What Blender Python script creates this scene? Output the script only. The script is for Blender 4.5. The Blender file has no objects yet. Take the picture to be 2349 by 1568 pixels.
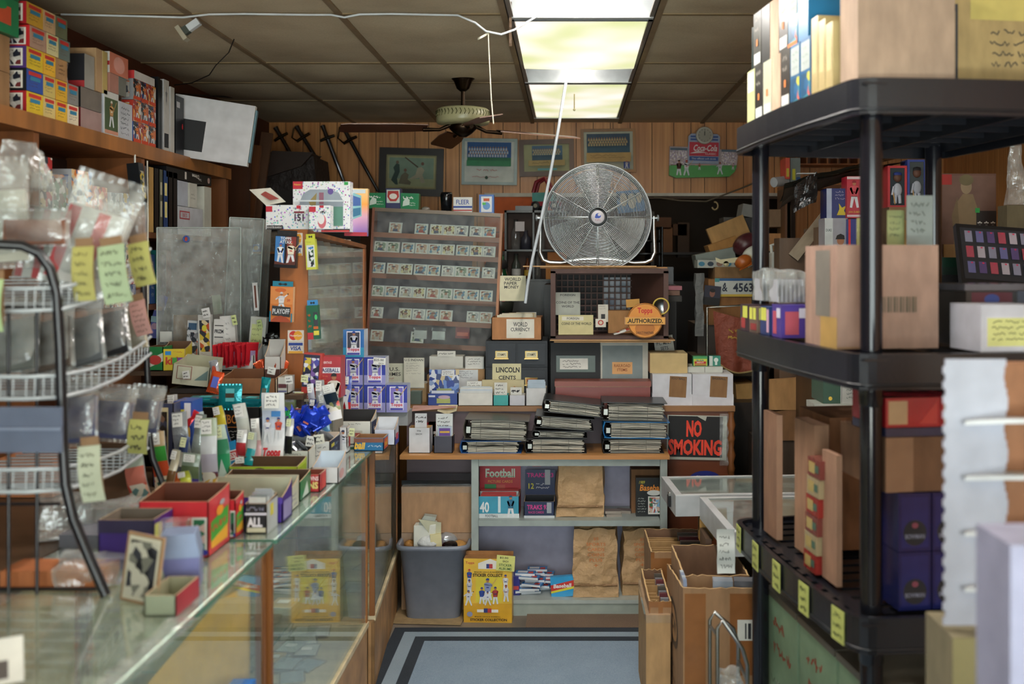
import bpy,math,random
from mathutils import Vector,Matrix,Euler,noise
R = math.radians
PI = math.pi
random.seed(11)
sc = bpy.context.scene
COL = sc.collection
# ---------------------------------------------------------------- camera, world, light, exposure
F,VX,HY,EYE = 2284.0,1306.0,605.0,1.75          # 35 mm lens in px, principal point, eye height
cam_data = bpy.data.cameras.new('camera')
cam = bpy.data.objects.new('camera',cam_data)
COL.objects.link(cam)
cam.location = (0,0,EYE)
cam.rotation_euler = (PI / 2,0,0)
cam_data.sensor_width = 36
cam_data.lens = F * 36 / 2349
cam_data.shift_x = (1174.5 - VX) / 2349
cam_data.shift_y = (HY - 784) / 2349
cam_data.clip_start = .05
cam_data.dof.use_dof = True
cam_data.dof.focus_distance = 5.0
cam_data.dof.aperture_fstop = 2.2
sc.camera = cam
world = bpy.data.worlds.new('world')
sc.world = world
world.use_nodes = True
world.node_tree.nodes['Background'].inputs[0].default_value = (.7,.78,.85,1)
world.node_tree.nodes['Background'].inputs[1].default_value = .4
sc.view_settings.view_transform = 'Standard'
sc.view_settings.look = 'None'
sc.view_settings.gamma = 1
sc.view_settings.use_curve_mapping = False
sc.view_settings.exposure = 0.82
sc.cycles.max_bounces = 7
sc.cycles.diffuse_bounces = 4
sc.cycles.glossy_bounces = 4
sc.cycles.transparent_max_bounces = 20
sc.cycles.caustics_reflective = False
sc.cycles.caustics_refractive = False
sc.cycles.sample_clamp_indirect = 6
def area(name,loc,rot,sx,sy,watts,col):
 l = bpy.data.lights.new(name,'AREA')
 l.shape = 'RECTANGLE'
 l.size,l.size_y,l.energy,l.color = sx,sy,watts,col
 o = bpy.data.objects.new(name,l)
 COL.objects.link(o)
 o.location,o.rotation_euler = loc,rot
 return o
# daylight pressing in through the shop window behind the camera
area('daylight',(.35,-3.3,2.0),(R(86),0,0),6.5,3.6,430,(.93,.96,1.0))
# added fill lamp that brightens the ceiling, in place of daylight off the pavement
area('pavement_bounce',(.35,-2.6,.15),(R(140),0,0),4.5,1.2,330,(1.0,.95,.86))
# ---------------------------------------------------------------- materials
def lin(c):
 c = c.lstrip('#')
 out = []
 for i in (0,2,4):
  v = int(c[i:i + 2],16) / 255
  out.append(v / 12.92 if v <= .04045 else ((v + .055) / 1.055) ** 2.4)
 return (*out,1)
_M = {}
def new_mat(key):
 m = bpy.data.materials.new(key.replace('#','c').replace(':','_'))
 m.use_nodes = True
 nt = m.node_tree
 return m,nt,nt.nodes['Principled BSDF']
def mixc(nt,fac,a,b,mode='MIX'):
 n = nt.nodes.new('ShaderNodeMix')
 n.data_type = 'RGBA'
 n.blend_type = mode
 if isinstance(fac,(int,float)):
  n.inputs[0].default_value = fac
 else:
  nt.links.new(fac,n.inputs[0])
 for i,v in ((6,a),(7,b)):
  if isinstance(v,tuple):
   n.inputs[i].default_value = v
  else:
   nt.links.new(v,n.inputs[i])
 return n.outputs[2]
def tnoise(nt,scale,detail=3,stretch=(1,1,1),kind='ShaderNodeTexNoise'):
 tc = nt.nodes.new('ShaderNodeTexCoord')
 mp = nt.nodes.new('ShaderNodeMapping')
 mp.inputs['Scale'].default_value = stretch
 nt.links.new(tc.outputs['Object'],mp.inputs[0])
 n = nt.nodes.new(kind)
 n.inputs['Scale'].default_value = scale
 if kind == 'ShaderNodeTexNoise':
  n.inputs['Detail'].default_value = detail
 nt.links.new(mp.outputs[0],n.inputs[0])
 return n
def ramp(nt,src,stops,const=False):
 r = nt.nodes.new('ShaderNodeValToRGB')
 if const:
  r.color_ramp.interpolation = 'CONSTANT'
 e = r.color_ramp.elements
 while len(e) < len(stops):
  e.new(.5)
 for el,(p,c) in zip(e,stops):
  el.position = p
  el.color = lin(c) if isinstance(c,str) else c
 nt.links.new(src,r.inputs[0])
 return r.outputs[0]
def thin(nt,m,tint,gloss,dust=0,dustcol=(.7,.75,.72,1),rough=.03,base=.04,dscale=18):
 """Clear sheet: transparent with a fresnel mirror and a little dust."""
 nt.nodes.remove(nt.nodes['Principled BSDF'])
 out = nt.nodes['Material Output']
 tr = nt.nodes.new('ShaderNodeBsdfTransparent')
 tr.inputs[0].default_value = tint
 gl = nt.nodes.new('ShaderNodeBsdfGlossy')
 gl.inputs['Roughness'].default_value = rough
 gl.inputs['Color'].default_value = (1,1,1,1)
 lw = nt.nodes.new('ShaderNodeLayerWeight')
 lw.inputs[0].default_value = .5
 pw = nt.nodes.new('ShaderNodeMath')
 pw.operation = 'POWER'
 nt.links.new(lw.outputs['Facing'],pw.inputs[0])
 pw.inputs[1].default_value = 5 - gloss * 4
 ma = nt.nodes.new('ShaderNodeMath')
 ma.operation = 'ADD'
 ma.use_clamp = True
 nt.links.new(pw.outputs[0],ma.inputs[0])
 ma.inputs[1].default_value = base
 mx = nt.nodes.new('ShaderNodeMixShader')
 nt.links.new(ma.outputs[0],mx.inputs[0])
 nt.links.new(tr.outputs[0],mx.inputs[1])
 nt.links.new(gl.outputs[0],mx.inputs[2])
 last = mx.outputs[0]
 if dust:
  df = nt.nodes.new('ShaderNodeBsdfDiffuse')
  df.inputs[0].default_value = dustcol
  n = tnoise(nt,dscale,8)
  r = ramp(nt,n.outputs['Fac'],[(.2,(0,0,0,1)),(.75,(dust,dust,dust,1))])
  m2 = nt.nodes.new('ShaderNodeMixShader')
  nt.links.new(r,m2.inputs[0])
  nt.links.new(last,m2.inputs[1])
  nt.links.new(df.outputs[0],m2.inputs[2])
  last = m2.outputs[0]
 nt.links.new(last,out.inputs[0])
def mat(key):
 """'#rrggbb' paper; suffixes :g gloss, :f foil, :m metal, :c cardboard, :w wood, :k crumpled, :eN emission; or a name."""
 if not isinstance(key,str):
  return key
 if key in _M:
  return _M[key]
 if key.startswith('art'):
  # busy printed picture: cells of a palette, art:scale:c1,c2,c3...
  _,s,cs = key.split(':')
  m,nt,b = new_mat('print')
  v = tnoise(nt,float(s),kind='ShaderNodeTexVoronoi')
  sep = nt.nodes.new('ShaderNodeSeparateColor')
  nt.links.new(v.outputs['Color'],sep.inputs[0])
  cs = cs.split(',')
  col = ramp(nt,sep.outputs[0],[(i / len(cs),'#' + c) for i,c in enumerate(cs)],True)
  nt.links.new(col,b.inputs['Base Color'])
  b.inputs['Roughness'].default_value = .3
  _M[key] = m
  return m
 if key.startswith('#'):
  p = key.split(':')
  m,nt,b = new_mat(key)
  c = lin(p[0])
  fl = p[1] if len(p) > 1 else ''
  b.inputs['Roughness'].default_value = .62
  if fl[:1] == 'e':
   b.inputs['Base Color'].default_value = c
   b.inputs['Emission Color'].default_value = c
   b.inputs['Emission Strength'].default_value = float(fl[1:])
   _M[key] = m
   return m
  if fl == 'w':
   n = tnoise(nt,9,4,(1,1,.12))
   dk = tuple(x * .55 for x in c[:3]) + (1,)
   lt = tuple(min(1,x * 1.25) for x in c[:3]) + (1,)
   nt.links.new(ramp(nt,n.outputs['Fac'],[(.3,dk),(.7,lt)]),b.inputs['Base Color'])
   b.inputs['Roughness'].default_value = .42
  elif fl == 'wx':
   n = tnoise(nt,9,4,(.12,1,1))
   dk = tuple(x * .6 for x in c[:3]) + (1,)
   lt = tuple(min(1,x * 1.2) for x in c[:3]) + (1,)
   nt.links.new(ramp(nt,n.outputs['Fac'],[(.3,dk),(.7,lt)]),b.inputs['Base Color'])
   b.inputs['Roughness'].default_value = .42
  elif fl == 'c':
   n = tnoise(nt,26,4,(1,1,.35))
   dk = tuple(x * .8 for x in c[:3]) + (1,)
   lt = tuple(min(1,x * 1.12) for x in c[:3]) + (1,)
   nt.links.new(ramp(nt,n.outputs['Fac'],[(.3,dk),(.7,lt)]),b.inputs['Base Color'])
   b.inputs['Roughness'].default_value = .8
  else:
   n = tnoise(nt,14,2)
   dk = tuple(x * .88 for x in c[:3]) + (1,)
   lt = tuple(min(1,x * 1.07) for x in c[:3]) + (1,)
   nt.links.new(ramp(nt,n.outputs['Fac'],[(.3,dk),(.7,lt)]),b.inputs['Base Color'])
   if fl == 'g':
    b.inputs['Roughness'].default_value = .16
   if fl == 'h':
    b.inputs['Roughness'].default_value = .33
   if fl == 'm':
    b.inputs['Metallic'].default_value = 1
    b.inputs['Roughness'].default_value = .3
   if fl == 'f':
    b.inputs['Metallic'].default_value = .35
    b.inputs['Roughness'].default_value = .18
    n2 = tnoise(nt,70,2)
    bp = nt.nodes.new('ShaderNodeBump')
    bp.inputs['Strength'].default_value = .5
    bp.inputs['Distance'].default_value = .004
    nt.links.new(n2.outputs['Fac'],bp.inputs['Height'])
    nt.links.new(bp.outputs[0],b.inputs['Normal'])
   if fl == 'k':
    n2 = tnoise(nt,16,4)
    bp = nt.nodes.new('ShaderNodeBump')
    bp.inputs['Strength'].default_value = 1
    bp.inputs['Distance'].default_value = .02
    nt.links.new(n2.outputs['Fac'],bp.inputs['Height'])
    nt.links.new(bp.outputs[0],b.inputs['Normal'])
  _M[key] = m
  return m
 m,nt,b = new_mat(key)
 if key == 'glass':
  thin(nt,m,(.95,.99,.965,1),.2,.07)
 elif key == 'glasstop':
  thin(nt,m,(.9,.96,.93,1),.4,.22,(.6,.68,.64,1),.05,.04)
 elif key == 'glassdusty':
  thin(nt,m,(.86,.89,.86,1),.15,.3,(.62,.61,.58,1),.06,0.01,3)
 elif key == 'caseglass':
  thin(nt,m,(.94,.97,.96,1),.12,.16,(.6,.6,.58,1),.04,0)
 elif key == 'clear':
  thin(nt,m,(.93,.95,.94,1),.35,.28,(.75,.78,.77,1),.1,.06)
  bump_all(nt,30)
 elif key == 'bag':
  thin(nt,m,(.9,.92,.91,1),.45,.28,(.8,.83,.82,1),.12,.1)
  bump_all(nt,22)
 elif key == 'sleeve':
  thin(nt,m,(.96,.97,.97,1),.3,.12,(.8,.82,.82,1),.08,.06)
 elif key == 'greenedge':
  b.inputs['Base Color'].default_value = lin('#4d7a68')
  b.inputs['Roughness'].default_value = .1
 elif key == 'tile':
  n = tnoise(nt,3.2,6)
  n2 = tnoise(nt,120,2)
  c1 = ramp(nt,n.outputs['Fac'],[(.3,'#b8a68a'),(.55,'#ccbb9d'),(.8,'#d4c5a8')])
  nt.links.new(mixc(nt,.16,c1,ramp(nt,n2.outputs['Fac'],[(.3,'#4a3d2c'),(.7,'#c0b090')])),b.inputs['Base Color'])
  b.inputs['Roughness'].default_value = .9
 elif key == 'panel':
  n = tnoise(nt,5,5,(1,1,.15))
  n2 = tnoise(nt,55,3,(1,1,.03))
  c1 = ramp(nt,n.outputs['Fac'],[(.3,'#b0703a'),(.55,'#cf8f50'),(.75,'#dba062')])
  nt.links.new(mixc(nt,.35,c1,ramp(nt,n2.outputs['Fac'],[(.35,'#955c30'),(.65,'#dca266')])),b.inputs['Base Color'])
  b.inputs['Roughness'].default_value = .38
 elif key == 'floor':
  n = tnoise(nt,4,6)
  n2 = tnoise(nt,3.28,0,kind='ShaderNodeTexBrick')
  c1 = ramp(nt,n.outputs['Fac'],[(.3,'#665c52'),(.7,'#8a7f72')])
  nt.links.new(c1,b.inputs['Base Color'])
  b.inputs['Roughness'].default_value = .55
 elif key in ('matgrey','matdark','matbrown','matlight'):
  a,c = {'matgrey': ('#70859a','#93a6b8'),'matdark': ('#1d252e','#333d48'),'matbrown': ('#5c4c40','#8a7360'),'matlight': ('#7c8e9d','#9cadb9')}[key]
  n = tnoise(nt,320,3)
  n2 = tnoise(nt,5,4)
  c1 = ramp(nt,n.outputs['Fac'],[(.3,a),(.7,c)])
  nt.links.new(mixc(nt,.25,c1,ramp(nt,n2.outputs['Fac'],[(.3,a),(.7,c)])),b.inputs['Base Color'])
  b.inputs['Roughness'].default_value = .95
  bp = nt.nodes.new('ShaderNodeBump')
  bp.inputs['Strength'].default_value = .6
  bp.inputs['Distance'].default_value = .004
  nt.links.new(n.outputs['Fac'],bp.inputs['Height'])
  nt.links.new(bp.outputs[0],b.inputs['Normal'])
 elif key == 'lens':
  n = tnoise(nt,2.2,1)
  c = ramp(nt,n.outputs['Fac'],[(.36,'#d6dba4'),(.58,'#fff4ea')])
  nt.links.new(c,b.inputs['Emission Color'])
  nt.links.new(c,b.inputs['Base Color'])
  b.inputs['Emission Strength'].default_value = LENS
 elif key == 'blacksh':
  b.inputs['Base Color'].default_value = lin('#1a1c22')
  b.inputs['Roughness'].default_value = .27
  n = tnoise(nt,160,2)
  bp = nt.nodes.new('ShaderNodeBump')
  bp.inputs['Strength'].default_value = .25
  bp.inputs['Distance'].default_value = .001
  nt.links.new(n.outputs['Fac'],bp.inputs['Height'])
  nt.links.new(bp.outputs[0],b.inputs['Normal'])
 elif key == 'dots':
  v = tnoise(nt,95,kind='ShaderNodeTexVoronoi')
  cc = mixc(nt,.55,v.outputs['Color'],lin('#5a6fa8'))
  f = ramp(nt,v.outputs['Distance'],[(.3,(0,0,0,1)),(.38,(1,1,1,1))])
  nt.links.new(mixc(nt,f,cc,lin('#dde0e2')),b.inputs['Base Color'])
  b.inputs['Roughness'].default_value = .3
 elif key == 'rainbow':
  tc = nt.nodes.new('ShaderNodeTexCoord')
  sp = nt.nodes.new('ShaderNodeSeparateXYZ')
  nt.links.new(tc.outputs['Object'],sp.inputs[0])
  ma = nt.nodes.new('ShaderNodeMath')
  ma.operation = 'MULTIPLY'
  ma.inputs[1].default_value = 3.6
  nt.links.new(sp.outputs[2],ma.inputs[0])
  nt.links.new(ramp(nt,ma.outputs[0],[(0,'#6a55a8'),(.3,'#d0a0b8'),(.5,'#e8a050'),(.75,'#e8c890'),(1,'#9ab8c8')]),b.inputs['Base Color'])
  b.inputs['Roughness'].default_value = .15
 else:
  raise KeyError(key)
 _M[key] = m
 return m
def bump_all(nt,scale):
 n = tnoise(nt,scale,4)
 bp = nt.nodes.new('ShaderNodeBump')
 bp.inputs['Strength'].default_value = .9
 bp.inputs['Distance'].default_value = .01
 nt.links.new(n.outputs['Fac'],bp.inputs['Height'])
 for nd in nt.nodes:
  if nd.type == 'BSDF_GLOSSY':
   nt.links.new(bp.outputs[0],nd.inputs['Normal'])
LENS = .6
# ---------------------------------------------------------------- geometry helpers
def P(px,py,d):
 """A point at real distance d into the shop that lies on the line of sight measured in the photograph."""
 return Vector(((px - VX) * d / F,d,EYE - (py - HY) * d / F))
def X(px,d):
 return (px - VX) * d / F
def Z(py,d):
 return EYE - (py - HY) * d / F
_T = {}
def text_geo(s,bold=0.0):
 k = (s,bold)
 if k in _T:
  return _T[k]
 cu = bpy.data.curves.new('t','FONT')
 cu.body = s
 cu.size = 1
 cu.resolution_u = 2
 cu.offset = bold
 o = bpy.data.objects.new('t',cu)
 COL.objects.link(o)
 bpy.context.view_layer.update()
 me = o.to_mesh()
 vs = [(v.co.x,v.co.y) for v in me.vertices]
 fs = [tuple(p.vertices) for p in me.polygons]
 o.to_mesh_clear()
 bpy.data.objects.remove(o)
 bpy.data.curves.remove(cu)
 if vs:
  x0 = min(v[0] for v in vs); x1 = max(v[0] for v in vs)
  y0 = min(v[1] for v in vs); y1 = max(v[1] for v in vs)
  vs = [(v[0] - (x0 + x1) / 2,v[1] - (y0 + y1) / 2) for v in vs]
  _T[k] = (vs,fs,max(1e-6,x1 - x0),max(1e-6,y1 - y0))
 else:
  _T[k] = ([],[],1,1)
 return _T[k]
class MB:
 def __init__(s):
  s.v,s.f,s.m,s.s,s.mats = [],[],[],[],[]
 def mi(s,m):
  if m not in s.mats:
   s.mats.append(m)
  return s.mats.index(m)
 def add(s,vs,fs,m,smooth=False):
  o = len(s.v)
  s.v += [tuple(v) for v in vs]
  i = s.mi(m)
  for f in fs:
   s.f.append(tuple(o + k for k in f))
   s.m.append(i)
   s.s.append(smooth)
 def box(s,x0,x1,y0,y1,z0,z1,m,**k):
  """k: F front(-y) B back L R T D face materials"""
  vs = [(x0,y0,z0),(x1,y0,z0),(x1,y1,z0),(x0,y1,z0),(x0,y0,z1),(x1,y0,z1),(x1,y1,z1),(x0,y1,z1)]
  for n,f in (('F',(0,1,5,4)),('R',(1,2,6,5)),('B',(2,3,7,6)),('L',(3,0,4,7)),('T',(4,5,6,7)),('D',(3,2,1,0))):
   s.add([vs[i] for i in f],[(0,1,2,3)],k.get(n,m))
 def obox(s,c,ax,ay,az,m):
  """box from centre and three half axes"""
  c,ax,ay,az = map(Vector,(c,ax,ay,az))
  vs = [c + ax * a + ay * b + az * d for d in (-1,1) for b in (-1,1) for a in (-1,1)]
  s.add(vs,[(0,1,5,4),(1,3,7,5),(3,2,6,7),(2,0,4,6),(4,5,7,6),(2,3,1,0)],m)
 def prism(s,poly,m,y0,y1,side=None):
  """poly in x,z extruded along y"""
  n = len(poly)
  a = [(x,y0,z) for x,z in poly]
  b = [(x,y1,z) for x,z in poly]
  s.add(a + b,[tuple(range(n))],m)
  s.add(b,[tuple(reversed(range(n)))],side or m)
  s.add(a + b,[(i,i + n,(i + 1) % n + n,(i + 1) % n) for i in range(n)],side or m)
 def prismz(s,poly,m,z0,z1,top=None):
  n = len(poly)
  a = [(x,y,z0) for x,y in poly]
  b = [(x,y,z1) for x,y in poly]
  s.add(b,[tuple(range(n))],top or m)
  s.add(a,[tuple(reversed(range(n)))],m)
  s.add(a + b,[(i,(i + 1) % n,(i + 1) % n + n,i + n) for i in range(n)],m)
 def tube(s,pts,r,m,n=8,closed=False,cap=True):
  pts = [Vector(p) for p in pts]
  rings = []
  N = len(pts)
  up = Vector((0,0,1))
  prev = None
  for i,p in enumerate(pts):
   if closed:
    t = pts[(i + 1) % N] - pts[i - 1]
   else:
    t = pts[min(i + 1,N - 1)] - pts[max(i - 1,0)]
   t.normalize()
   if prev is None:
    a = up if abs(t.z) < .9 else Vector((1,0,0))
    u = t.cross(a).normalized()
   else:
    u = (prev - t * prev.dot(t))
    u = u.normalized() if u.length > 1e-6 else t.cross(up).normalized()
   prev = u
   w = t.cross(u)
   rr = r[i] if isinstance(r,(list,tuple)) else r
   rings.append([p + (u * math.cos(2 * PI * k / n) + w * math.sin(2 * PI * k / n)) * rr for k in range(n)])
  vs = [q for g in rings for q in g]
  fs = []
  for i in range(N if closed else N - 1):
   j = (i + 1) % N
   fs += [(i * n + k,i * n + (k + 1) % n,j * n + (k + 1) % n,j * n + k) for k in range(n)]
  s.add(vs,fs,m,True)
  if cap and not closed:
   s.add(rings[0],[tuple(reversed(range(n)))],m)
   s.add(rings[-1],[tuple(range(n))],m)
 def lathe(s,prof,m,c=(0,0,0),n=24,ax='z',sx=1,sy=1):
  """prof list of (r, h)"""
  vs = []
  for r,h in prof:
   for k in range(n):
    a = 2 * PI * k / n
    q = (r * math.cos(a) * sx,r * math.sin(a) * sy,h)
    if ax == 'y':
     q = (q[0],q[2],q[1])
    vs.append((q[0] + c[0],q[1] + c[1],q[2] + c[2]))
  fs = []
  for i in range(len(prof) - 1):
   for k in range(n):
    f = (i * n + k,i * n + (k + 1) % n,(i + 1) * n + (k + 1) % n,(i + 1) * n + k)
    fs.append(f if ax == 'z' else tuple(reversed(f)))
  s.add(vs,fs,m,True)
 def torus(s,R0,r,m,c=(0,0,0),n=48,k=5,ax='y'):
  pts = []
  for i in range(n):
   a = 2 * PI * i / n
   pts.append((c[0] + R0 * math.cos(a),c[1],c[2] + R0 * math.sin(a)) if ax == 'y' else (c[0] + R0 * math.cos(a),c[1] + R0 * math.sin(a),c[2]))
  s.tube(pts,r,m,k,closed=True)
 def ball(s,c,r,m,sx=1,sy=1,sz=1,n=14,k=9):
  vs,fs = [],[]
  for i in range(k + 1):
   t = PI * i / k
   for j in range(n):
    a = 2 * PI * j / n
    vs.append((c[0] + r * sx * math.sin(t) * math.cos(a),c[1] + r * sy * math.sin(t) * math.sin(a),c[2] - r * sz * math.cos(t)))
  for i in range(k):
   for j in range(n):
    fs.append((i * n + j,i * n + (j + 1) % n,(i + 1) * n + (j + 1) % n,(i + 1) * n + j))
  s.add(vs,fs,m,True)
 def sheet(s,fn,nu,nv,m,smooth=True):
  vs = [fn(i / nu,j / nv) for j in range(nv + 1) for i in range(nu + 1)]
  fs = [(j * (nu + 1) + i,j * (nu + 1) + i + 1,(j + 1) * (nu + 1) + i + 1,(j + 1) * (nu + 1) + i) for j in range(nv) for i in range(nu)]
  s.add(vs,fs,m,smooth)
 # ---- printed matter on a plane: frame = (origin, U, V) in metres, N = U x V
 def art(s,fr,items,eps=.0007):
  O,U,V = map(Vector,fr)
  w,h = U.length,V.length
  u,v = U.normalized(),V.normalized()
  nn = u.cross(v)
  e = eps
  def at(a,b):
   return O + u * (a * w) + v * (b * h) + nn * e
  for it in items:
   k = it[0]
   if k == 'r':
    _,a,b,c,d,m = it
    s.add([at(a,b),at(c,b),at(c,d),at(a,d)],[(0,1,2,3)],m)
   elif k == 'g':
    _,pts,m = it
    s.add([at(*q) for q in pts],[tuple(range(len(pts)))],m)
   elif k == 'e':
    _,a,b,ra,rb,m = it
    s.add([at(a + ra * math.cos(2 * PI * i / 20),b + rb * math.sin(2 * PI * i / 20)) for i in range(20)],[tuple(range(20))],m)
   elif k == 't':
    # text, centre u, v, width fraction, max height fraction, material, [bold, slant]
    t,a,b,wf,hf,m = it[1:7]
    bold = it[7] if len(it) > 7 else .012
    sl = it[8] if len(it) > 8 else 0
    vs,fs,tw,th = text_geo(t,bold)
    kx,ky = wf * w / tw,hf * h / th
    if len(it) <= 9:
     kx = min(kx,ky * 1.5)
     ky = min(ky,kx * 1.6)
    O2 = at(a,b)
    s.add([O2 + u * (p[0] * kx + p[1] * ky * sl) + v * (p[1] * ky) for p in vs],fs,m)
   elif k == 's':
    # scrawled lines of handwriting
    _,a,b,c,d,n,m = it
    for r in range(n):
     vb = d - (r + .5) / n * (d - b)
     amp = (d - b) / n * .28
     x = a + random.uniform(0,.08) * (c - a)
     end = c - random.uniform(0,.3) * (c - a)
     pts = []
     while x < end:
      pts.append((x,vb + random.uniform(-amp,amp)))
      x += (c - a) * .035
      if random.random() < .14 and len(pts) > 2:
       s.stroke([at(*q) for q in pts],nn,min(w,h) * (d - b) / n * .07,m)
       pts = []
       x += (c - a) * .04
     if len(pts) > 2:
      s.stroke([at(*q) for q in pts],nn,min(w,h) * (d - b) / n * .07,m)
   elif k == 'p':
    # ball player: u, v of the feet centre, height fraction, jersey, cap, pose
    _,a,b,hh,jer,cap,pose = it
    H = hh * h
    O2 = at(a,b)
    def q(x,y):
     return O2 + u * (x * H) + v * (y * H) + nn * (.0002)
    def pg(l,m):
     s.add([q(*z) for z in l],[tuple(range(len(l)))],m)
    def limb(p,r,wd,m):
     p,r = Vector(p),Vector(r)
     t = (r - p).normalized()
     nrm = Vector((-t.y,t.x)) * wd
     pg([tuple(p + nrm),tuple(p - nrm),tuple(r - nrm * .7),tuple(r + nrm * .7)],m)
    sk = '#a8714f'
    pn = '#d8dbe0'
    limb((-.05,.42),(-.12 - .03 * pose,0),.06,pn)
    limb((.05,.42),(.13 + .04 * pose,0),.06,pn)
    pg([(-.12,.4),(.12,.4),(.17,.75),(.08,.8),(-.08,.8),(-.17,.75)],jer)
    if pose == 0:
     limb((-.14,.73),(-.05,.5),.045,jer)
     limb((.14,.73),(.05,.5),.045,jer)
    elif pose == 1:
     limb((-.14,.73),(.08,.66),.045,jer)
     limb((.14,.73),(.2,.62),.045,jer)
     limb((.14,.6),(.42,1.0),.018,'#c9a267')
    else:
     limb((-.14,.73),(-.3,.6),.04,jer)
     limb((.14,.73),(.3,.86),.04,jer)
     s.add([q(.33 + .04 * math.cos(i),.9 + .04 * math.sin(i)) for i in range(6)],[tuple(range(6))],'#5b3a20')
    s.add([q(.065 * math.cos(2 * PI * i / 12),.89 + .085 * math.sin(2 * PI * i / 12)) for i in range(12)],[tuple(range(12))],sk)
    nn2 = nn * .0002
    s.add([q(*z) + nn2 for z in [(-.09,.91),(.075,.91),(.065,.98),(0,1.01),(-.065,.98)]],[(0,1,2,3,4)],cap)
    s.add([q(*z) + nn2 for z in [(-.06,.55),(.06,.55),(.06,.6),(-.06,.6)]],[(0,1,2,3)],cap)
   e += .0004
 def stroke(s,pts,nn,wd,m):
  L,Rr = [],[]
  for i,p in enumerate(pts):
   t = (pts[min(i + 1,len(pts) - 1)] - pts[max(i - 1,0)]).normalized()
   n = nn.cross(t) * wd
   L.append(p + n)
   Rr.append(p - n)
  k = len(pts)
  s.add(L + Rr,[(i,i + k,i + k + 1,i + 1) for i in range(k - 1)],m)
 def build(s,name,parent=None,loc=None,rot=None,bevel=0,jit=0):
  me = bpy.data.meshes.new(name)
  vs = s.v
  if jit:
   sd = random.uniform(0,50)
   out = []
   for v in vs:
    nz = noise.noise_vector(Vector(v) * 9 + Vector((sd,0,0)))
    n2 = noise.noise_vector(Vector(v) * 27 + Vector((sd,5,0)))
    out.append((v[0] + (nz.x + n2.x * .4) * jit,v[1] + (nz.y + n2.y * .4) * jit,v[2] + (nz.z + n2.z * .4) * jit * .6))
   vs = out
  me.from_pydata([tuple(v) for v in vs],[],s.f)
  for m in s.mats:
   me.materials.append(mat(m))
  me.polygons.foreach_set('material_index',s.m)
  me.polygons.foreach_set('use_smooth',s.s)
  me.update()
  o = bpy.data.objects.new(name,me)
  COL.objects.link(o)
  if parent is not None:
   o.parent = parent
  if loc is not None:
   o.location = loc
  if rot is not None:
   o.rotation_euler = rot
  if bevel:
   b = o.modifiers.new('bevel','BEVEL')
   b.width = bevel
   b.segments = 2
   b.limit_method = 'ANGLE'
   b.angle_limit = R(50)
  return o
def tag(o,label,cat=None,group=None,kind=None):
 if label:
  o['label'] = label
 if cat:
  o['category'] = cat
 if group:
  o['group'] = group
 if kind:
  o['kind'] = kind
 return o
def thing(name,label,cat,loc=(0,0,0),rot=(0,0,0),group=None):
 o = bpy.data.objects.new(name,None)
 COL.objects.link(o)
 o.location,o.rotation_euler = loc,rot
 o.empty_display_size = .05
 return tag(o,label,cat,group)
def struct(name,mb,**k):
 o = mb.build(name,**k)
 o['kind'] = 'structure'
 return o
def front(w,h,y=0):
 return ((-w / 2,y,0),(w,0,0),(0,0,h))
def rside(w,h,dep,y=0):
 return ((w / 2,y,0),(0,dep,0),(0,0,h))
def lside(w,h,dep,y=0):
 return ((-w / 2,y + dep,0),(0,-dep,0),(0,0,h))
def topf(w,h,dep,y=0):
 return ((-w / 2,y,h),(w,0,0),(0,dep,0))
def pbox(name,label,cat,px0,px1,yt,d,z=None,yb=None,dep=.08,c='#cccccc',f=(),r=(),l=(),t=(),rz=0,rx=0,ry=0,group=None,side=None,top=None,bevel=.0012,h=None):
 """Closed printed box: front face at distance d between the sight lines px0, px1; stands at height z (or yb)."""
 w = (px1 - px0) * d / F
 z0 = z if z is not None else Z(yb,d)
 h = h if h is not None else Z(yt,d) - z0
 b = MB()
 b.box(-w / 2,w / 2,0,dep,0,h,c,L=side or c,R=side or c,T=top or side or c)
 if f: b.art(front(w,h),f)
 if r: b.art(rside(w,h,dep),r)
 if l: b.art(lside(w,h,dep),l)
 if t: b.art(topf(w,h,dep),t)
 o = b.build(name,None,(X((px0 + px1) / 2,d),d,z0),(R(rx),R(ry),R(rz)))
 return tag(o,label,cat,group)
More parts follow.
